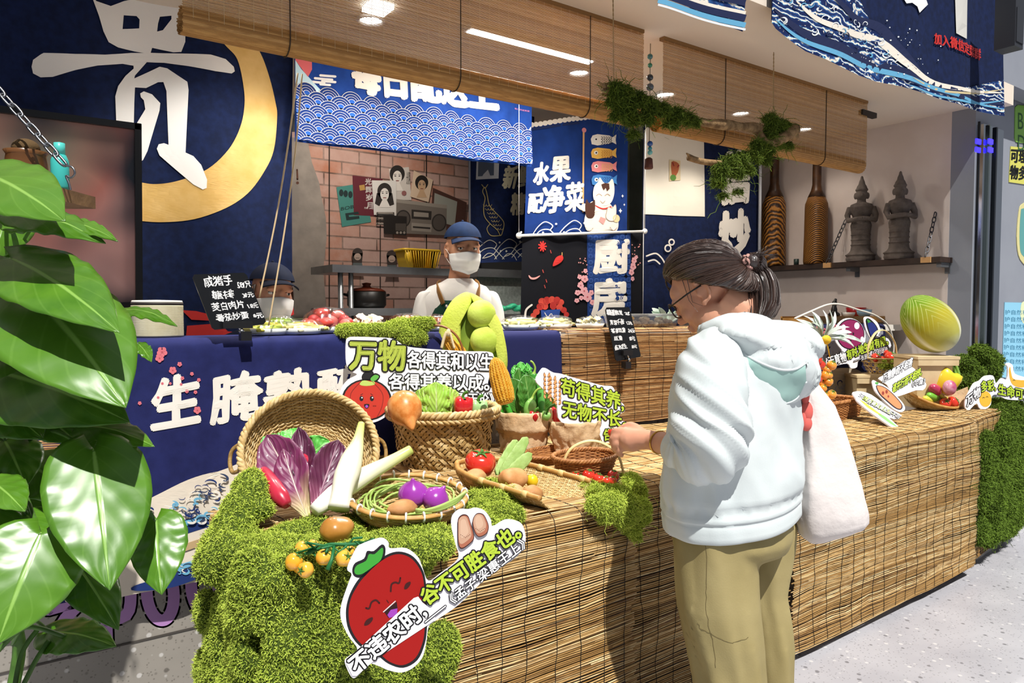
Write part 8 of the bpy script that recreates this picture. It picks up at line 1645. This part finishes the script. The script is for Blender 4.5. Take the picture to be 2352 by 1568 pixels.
tomato(atF(2171, 926, dd-.06), .030, 'red tomato near the front lip of the winnowing basket', d=(-.4, -.5, .5)); tomato(atF(2188, 924, dd-.05), .034, 'red tomato at the right in the winnowing basket', d=(.3, -.6, .4))
chili([atF(2158, 905, dd-.03), atF(2166, 912, dd-.03), atF(2176, 914, dd-.03)], [.008, .01, .006], M('c9c04a', .4), 'small yellow green pepper beside the pink radish', [atF(2157, 904, dd-.03), atF(2153, 902, dd-.03)])
for i, pts in enumerate((((2185, 820), (2198, 845), (2205, 875)), ((2182, 832), (2192, 850), (2200, 880)))): taper('spring_onion', [atF(x, y, dd-.02) for x, y in pts], [.004, .008, .010], M('7fa84a', .4), 'bent green spring onion stalk %s the winnowing basket' % ('rising highest behind' if i == 0 else 'shorter and left, behind'), 'onion', 'spring onions')
de = depth(onB(2235, 890))+.05
for x, y, r_, m, lb in ((2236, 866, .036, M('e0662a', .3, coat=.3), 'orange red bell pepper behind the lemon sign'), (2262, 856, .046, M('9c1a20', .25, coat=.4), 'dark red bell pepper behind the lemon sign'), (2292, 866, .04, M('d9a62a', .3, coat=.3), 'yellow bell pepper behind the lemon sign'), (2238, 882, .03, M('c2401f', .3, coat=.3), 'small red pepper below the orange one')): bell(atF(x, y, de), (.1, -.1, 1), r_, r_*1.6, m, lb, 'peppers', curl=.015)
kb = MB()
for i in range(7): a = -.6+i*.2; p = atF(2230, 854, de); kb.tube([p, p+RT*math.sin(a)*.05+V((0, 0, .10*math.cos(a)+.01*(i % 3)))], [.009, .010], 8)
mk('celery_stalks', kb, M('b7c86a', .45), 'pale green bunch of stalks behind the lemon sign', 'celery')
kb = MB(); kb.tube([atF(2220, 872, de+.1), atF(2262, 842, de+.12), atF(2286, 826, de+.14)], [.02, .02, .018], 10)
for i in range(8): a = i*.8; p = atF(2284, 828, de+.14); kb.tube([p, p+V((.05*math.cos(a), .02, .03+.05*math.sin(a)))], [.014, .008], 8)
mk('leek_stalk', kb, M('6f8a5a', .5, var='b9bc9a', vs=8), 'long grey green leek leaning on the dark moss pile', 'leek')
t = thing('produce_tray', 'shallow wooden tray holding the peppers behind the lemon sign', 'tray', tuple(onB(2250, 900))); q = Matrix.Rotation(-.1, 3, 'Z'); c = atF(2250, 892, de-.03)
mb = MB(); mb.box(tuple(c), (.36, .16, .014), M_=q); part(mb, 'bottom', WOOD, t)
for o in (-.08, .08): mb = MB(); mb.box(tuple(c+q @ V((0, o, .02))), (.36, .01, .05), M_=q); part(mb, 'side_board', WOOD, t)
mb = MB(); c = onB(2262, 935); mb.box((c.x, c.y+.03, ZB+.014), (.24, .05, .02), M_=Matrix.Rotation(.1, 3, 'Z')); mk('sign_foot', mb, WOOD, 'flat pale wooden strip under the lemon and banana sign', 'strip')
dg = 3.18; SO = leafmat('onion_leaf', '5f7f5a', 'dfe6e0', 'cfdccf', .35, 7, bmp=.3)
t = thing('spring_onion_bunch', 'bunch of spring onions with splayed grey green leaves beside the purple sign', 'onion', tuple(atF(1880, 820, dg)))
mb = MB(); mb.tube(smooth_poly([atF(1872, 825, dg), atF(1882, 800, dg), atF(1890, 775, dg)], 5, False), [.012, .013, .015, .017, .018, .019, .02, .021, .02, .02, .02][:11], 12); part(mb, 'stalk', M('d9dfb8', .45, var='a9bc7a', vs=10), t)
for i in range(16):
    a = -1.45+i*.193; b = atF(1888, 778, dg); ln = .13+.05*math.sin(i*2.3); tp = b+RT*(math.sin(a)*ln*(1.15 if a > 0 else .9))+V((0, 0, .05+.08*math.cos(a)-(.10 if a > .3 else .02)*abs(math.sin(a))))+FH*R.uniform(-.05, .03)
    mb = MB(); leaf3(mb, b, tp, .022, vb+V((.3*math.sin(i), 0, .6)), LANCE, .4, .18, .001, 16, 6, tw=R.uniform(-.6, .6)); part(mb, 'leaf', SO, t, solid=.0015)
CB_ = M('e0b62a', .6, .3, bump=.4, bs=120, name='craspedia')
for i, (x, y, r_) in enumerate(((1853, 788, .022), (1898, 780, .020), (1862, 816, .018), (1869, 812, .02))): mb = MB(); mb.ball(atF(x, y, dg-.06), r_); mb.tube([atF(x, y, dg-.06), atF(x+8, y+40, dg-.03)], .0025, 6); mk('button_flower', mb, CB_, ('yellow button flower nearest the jacket hood', 'yellow button flower in front of the onion leaves', 'lower yellow button flower at the left above the red tomatoes', 'yellow button flower just above the red tomatoes')[i], 'flower', 'yellow button flowers')
OT = M('eb8f2a', .2, .5, coat=.5, var='f0a040', vs=7, name='tomato_orange')
for i, (x, y, r_) in enumerate(((1862, 832, .021), (1876, 828, .022), (1884, 838, .021), (1868, 844, .02), (1872, 866, .022), (1866, 860, .018), (1880, 872, .016))): tomato(atF(x, y, dg-.09+.008*(i % 3)), r_, ('red cherry tomato at the top left of the hanging cluster', 'topmost red cherry tomato of the hanging cluster', 'red cherry tomato touching the first orange one in the cluster', 'red cherry tomato over the dark stalk of the cluster', 'lowest big red cherry tomato of the cluster', 'red cherry tomato hugging the tote bag edge', 'small red cherry tomato under the lowest big one')[i], d=(R.uniform(-.5, .5), -.4, .6), group='hanging tomato cluster', flat=1.1, name='cherry_tomato')
for i, (x, y, r_) in enumerate(((1910, 839, .021), (1900, 849, .019), (1879, 856, .016), (1894, 862, .020), (1902, 876, .021), (1886, 880, .018), (1890, 892, .017), (1893, 908, .019), (1910, 906, .021), (1904, 862, .016))): tomato(atF(x, y, dg-.06+.008*(i % 3)), r_, ('orange cherry tomato highest and farthest right in the cluster', 'orange cherry tomato just under the highest one', 'orange cherry tomato among the red ones', 'orange cherry tomato in the middle of the cluster', 'large orange cherry tomato right of the middle', 'orange cherry tomato low on the dark stalk', 'orange cherry tomato above the bottom pair', 'left one of the bottom pair of orange cherry tomatoes', 'right one of the bottom pair of orange cherry tomatoes', 'orange cherry tomato half hidden behind the middle one')[i], OT, d=(R.uniform(-.5, .5), -.4, .6), group='hanging tomato cluster', flat=1, name='cherry_tomato')
mb = MB(); mb.tube(smooth_poly([atF(x, y, dg-.02) for x, y in ((1872, 800), (1874, 850), (1886, 880), (1898, 900))], 6, False), .004, 7); mk('tomato_vine', mb, M('2a2a1c', .6), 'dark vine stalk of the hanging tomato cluster', 'vine')
ZT = ZC+.011; WRAP = M('eef2ee', .12, .6, name='tray_foam')
def film():
    m, t = newmat('cling_film', 'ffffff', .08, .6, trans=1, ior=1.15); tr = t.node('ShaderNodeBsdfTransparent'); mx = t.node('ShaderNodeMixShader'); gl = t.node('ShaderNodeBsdfGlossy'); gl.inputs['Roughness'].default_value = .12
    mx.inputs[0].default_value = .16; t.link(tr.outputs[0], mx.inputs[1]); t.link(gl.outputs[0], mx.inputs[2]); t.link(mx.outputs[0], t.n['Material Output'].inputs[0]); return m
FILM = film()
def pack(px, py, w_, d_, h_, cols, label, kind='ball', n=26, r_=.016, y=2.56, film_=True, seed=1, nm='food_tray'):
    c = V((atY(px, py, y).x, y, ZT)); t = thing(nm, label, 'food tray', tuple(c), 'wrapped food on the counter'); rr = random.Random(seed)
    mb = MB(); mb.loft([bodyring(c+V((0, 0, z)), w_/2*k, d_/2*k, 32, 0) for z, k in ((.001, .86), (.022, 1), (.022, .96), (.006, .84))], 0, True); part(mb, 'tray', WRAP, t)
    mbs = [MB() for _ in cols]
    for i in range(n):
        a, q = rr.uniform(0, 6.28), math.sqrt(rr.random())*.82; p = c+V((math.cos(a)*w_/2*q, math.sin(a)*d_/2*q, .012+h_*(1-q*q)*rr.uniform(.4, 1))); g = mbs[i % len(cols)]
        if kind == 'ball': g.ball(p, (r_*rr.uniform(.8, 1.2), r_*rr.uniform(.8, 1.2), r_*.8), nu=12, nv=8)
        elif kind == 'stick': b_ = rr.uniform(-.5, .5); g.tube([p-V((math.cos(b_), math.sin(b_), rr.uniform(-.2, .2)))*r_*2.2, p+V((math.cos(b_), math.sin(b_), 0))*r_*2.2], r_*.42, 7)
        else: leaf3(g, p, p+V((rr.uniform(-1, 1), rr.uniform(-.6, .6), rr.uniform(0, .6)))*r_*2.6, r_*2.2, V((rr.uniform(-.4, .4), -.5, 1)), OVAL, .3, .1, .003, 8, 6)
    for g, cl in zip(mbs, cols): part(g, 'filling', M(cl, .45, .4, var=None) if isinstance(cl, str) else cl, t)
    if film_:
        mb = MB(); mb.loft([bodyring(c+V((0, 0, z)), w_/2*k, d_/2*k, 40, 0, lambda tt: .003*math.sin(tt*11)+.002*math.sin(tt*23)) for z, k in ((.018, 1.02), (.03+h_*.55, .86), (.026+h_*1.0, .5), (.03+h_*1.02, .08))], 0, False); part(mb, 'wrap', FILM, t)
pack(612, 770, .16, .13, .028, ('c9c24a', 'a9b83a', 'd9cf7a'), 'wrapped tray of yellow green pickles beside the black menu board', 'stick', 40, seed=1); pack(690, 765, .17, .13, .026, ('d9d6b0', 'c2b86a'), 'wrapped tray of pale bean sprouts behind the navy cloth edge', 'stick', 40, seed=2)
pack(645, 755, .13, .10, .04, ('9fc23a', '86ae2c'), 'wrapped tray of bright green beans in front of the masked worker', 'stick', 30, seed=3, y=2.68); pack(752, 752, .20, .15, .068, ('c8433c', 'd9736a', 'b52f30'), 'wrapped bag of red fruit on the counter', 'ball', 26, .026, y=2.66, seed=4, nm='fruit_bag')
pack(845, 752, .15, .12, .03, ('e2cdb4', 'd9a98c'), 'wrapped tray of pale pink slices beside the red fruit bag', 'leaf', 24, .018, y=2.62, seed=5); pack(935, 752, .17, .13, .045, ('d98a5a', 'e0a882', 'c96f48'), 'wrapped tray of orange pink pieces behind the moss strip', 'ball', 24, .02, y=2.68, seed=6)
pack(1000, 748, .13, .10, .04, ('e3b6a0', 'c98a72'), 'wrapped tray of pink pieces left of the pea pod cushion', 'leaf', 18, .018, y=2.68, seed=16)
pack(1196, 750, .19, .14, .034, ('e6dfa0', 'dfe3b4', 'c9d07a'), 'wrapped tray of pale yellow noodles beside the pea pod cushion', 'stick', 44, seed=7, y=2.60); pack(1275, 748, .18, .14, .034, ('e9e3b8', 'dcd890'), 'second wrapped tray of pale yellow noodles left of the narrow menu board', 'stick', 44, seed=8, y=2.60); pack(1355, 745, .15, .13, .028, ('e9e6cc', 'e0cf8a'), 'wrapped tray of cream slices behind the narrow menu board', 'leaf', 26, .016, seed=9, y=2.60)
a, b = atY(1428, 745, 2.56), atY(1556, 745, 2.56); t = thing('clear_box', 'clear plastic box of mushrooms and yellow slices beside the standing person\'s face', 'box', ((a.x+b.x)/2, 2.62, ZT)); cx, wd_ = (a.x+b.x)/2, (b.x-a.x)
mb = MB(); rr = random.Random(4)
for i in range(46): mb.ball((cx+rr.uniform(-.43, .43)*wd_, 2.62+rr.uniform(-.05, .05), ZT+.014+rr.uniform(0, .028)), (.017, .017, .013), nu=12, nv=8)
part(mb, 'mushrooms', M('b9a88a', .5, var='8d7858', vs=30), t); mb = MB()
for i in range(9): mb.ball((cx-wd_*.42+rr.uniform(0, .06), 2.58+rr.uniform(-.02, .05), ZT+.02+rr.uniform(0, .028)), (.018, .016, .011), nu=10, nv=8)
part(mb, 'yellow_slices', M('e0b52c', .5), t)
mb = MB(); mb.loft([[V((cx+sx*wd_/2*k, 2.62+sy*.07*k, ZT+z)) for sx, sy in ((-1, -1), (1, -1), (1, 1), (-1, 1))] for z, k in ((.001, .92), (.055, 1))], 0, 'bot', smooth=False); part(mb, 'tub', FILM, t)
mb = MB(); mb.loft([[V((cx+sx*wd_/2*k, 2.62+sy*.07*k, ZT+z)) for sx, sy in ((-1, -1), (1, -1), (1, 1), (-1, 1))] for z, k in ((.056, 1.02), (.066, 1.02), (.068, .95))], 0, True, smooth=False); part(mb, 'lid', M('dfe3e2', .15, .6, trans=.7), t)
mb = MB(); c = V((atY(1530, 745, 2.75).x, 2.76, ZT)); 
for i in range(9): a = i*.75; leaf3(mb, c+V((0, 0, .01)), c+V((.10*math.cos(a), .05*math.sin(a), .09+.02*math.sin(i*3))), .04, V((math.cos(a), -.6, .8)), LANCE, .3, .12, .002, 14, 8)
mk('leafy_greens', mb, leafmat('pale_greens', '7fa88a', 'cfdfd4', 'e6efe6', .4, 6), 'silvery green leaves behind the clear mushroom box', 'greens', solid=.002)
dP = depth(V((atY(1085, 760, 2.42).x, 2.42, 1.25))); 
def peamat():
    m, t = newmat('pod_plush', 'c2cf4a', .85, .15); co = t.coord(); t.base(t.mix(t.noise(co, 18, 3), 'b3c43c', 'd2da6a')); t.bump(t.noise(co, 120, 2), .25); return m
t = thing('pea_pod_cushion', 'tall stuffed cushion shaped like an open pea pod leaning on the counter', 'cushion', tuple(atF(1085, 830, dP))); Q = lambda x, y, o=0: atF(x, y, dP+o)
def podshape(pts, th, m, nm, n=28, cy=760):
    """puffed cushion panel from an outline"""
    P = smooth_poly(pts, 5); cx = sum(p.x for p in P)/len(P); cyy = sum(p.y for p in P)/len(P); mb = MB(); rings = []
    for s_, z in ((1, 0), (.97, .35), (.88, .66), (.7, .88), (.4, .98), (.05, 1)): rings.append([Q(cx+(p.x-cx)*s_, cyy+(p.y-cyy)*s_, -z*th) for p in P])
    back = [[Q(cx+(p.x-cx)*s_, cyy+(p.y-cyy)*s_, z*th) for p in P] for s_, z in ((.05, 1), (.7, .85), (.95, .4))]
    mb.loft(back+rings, 0, True); return part(mb, nm, m, t)
PM = peamat(); podshape([(1060, 674), (1078, 672), (1085, 690), (1062, 730), (1060, 790), (1075, 850), (1050, 850), (1012, 845), (1006, 800), (1012, 740), (1035, 694)], .045, PM, 'left_shell')
podshape([(1078, 672), (1110, 688), (1145, 730), (1160, 780), (1166, 830), (1160, 862), (1148, 850), (1146, 800), (1132, 750), (1105, 705), (1085, 690)], .04, PM, 'right_shell')
podshape([(1076, 680), (1100, 700), (1132, 745), (1150, 800), (1155, 850), (1130, 870), (1075, 860), (1056, 800), (1058, 730)], .02, M('5f7a24', .85, var='7f9634', vs=12), 'inside')
PEA = M('b3c84a', .75, .2, var='c8d86a', vs=12, bump=.15, bs=120, name='pea_plush')
for x, y, r_ in ((1106, 722, .058), (1114, 782, .060), (1112, 840, .056)): mb = MB(); mb.ball(Q(x, y, -.02), (r_*1.05, r_*.8, r_), nu=24, nv=16); part(mb, 'pea', PEA, t)
t = thing('hoop_basket', 'small hoop handled basket of corn between the moss strip and pea pod cushion', 'basket', tuple(Q(1020, 800, -.06)))
mb = MB(); mb.tube(smooth_poly([Q(*p, -.08) for p in ((978, 752), (1000, 747), (1024, 752), (1046, 768), (1060, 792), (1064, 815))], 6, False), .0075, 8, flat=.6); part(mb, 'handle', M('8f5a2a', .45, var='74461f', vs=20), t)
mb = MB(); T_ = Matrix.Translation(Q(1020, 830, -.05)); weave(mb, [(.02, -.03), (.05, -.028), (.06, 0)], 24, T_, .003, .002); part(mb, 'body', [STRAW, LINER], t)
mb = MB(); mb.tube(smooth_poly([Q(*p, -.09) for p in ((1026, 762), (1020, 776), (1014, 800))], 5, False), .006, 7); mb.tube(smooth_poly([Q(*p, -.09) for p in ((1034, 764), (1038, 780), (1044, 800))], 5, False), .005, 7); mb.ball(Q(1030, 764, -.085), (.010, .009, .016)); part(mb, 'raffia_tie', M('d9c49a', .8), t)
corn(Q(1050, 815, -.06), Q(1022, 772, -.05), .022, 'corn cob in the hoop handled basket on the counter edge', 14, 22); corn(Q(1066, 818, -.04), Q(1036, 782, -.03), .02, 'second corn cob behind the first in the counter edge basket', 14, 22)
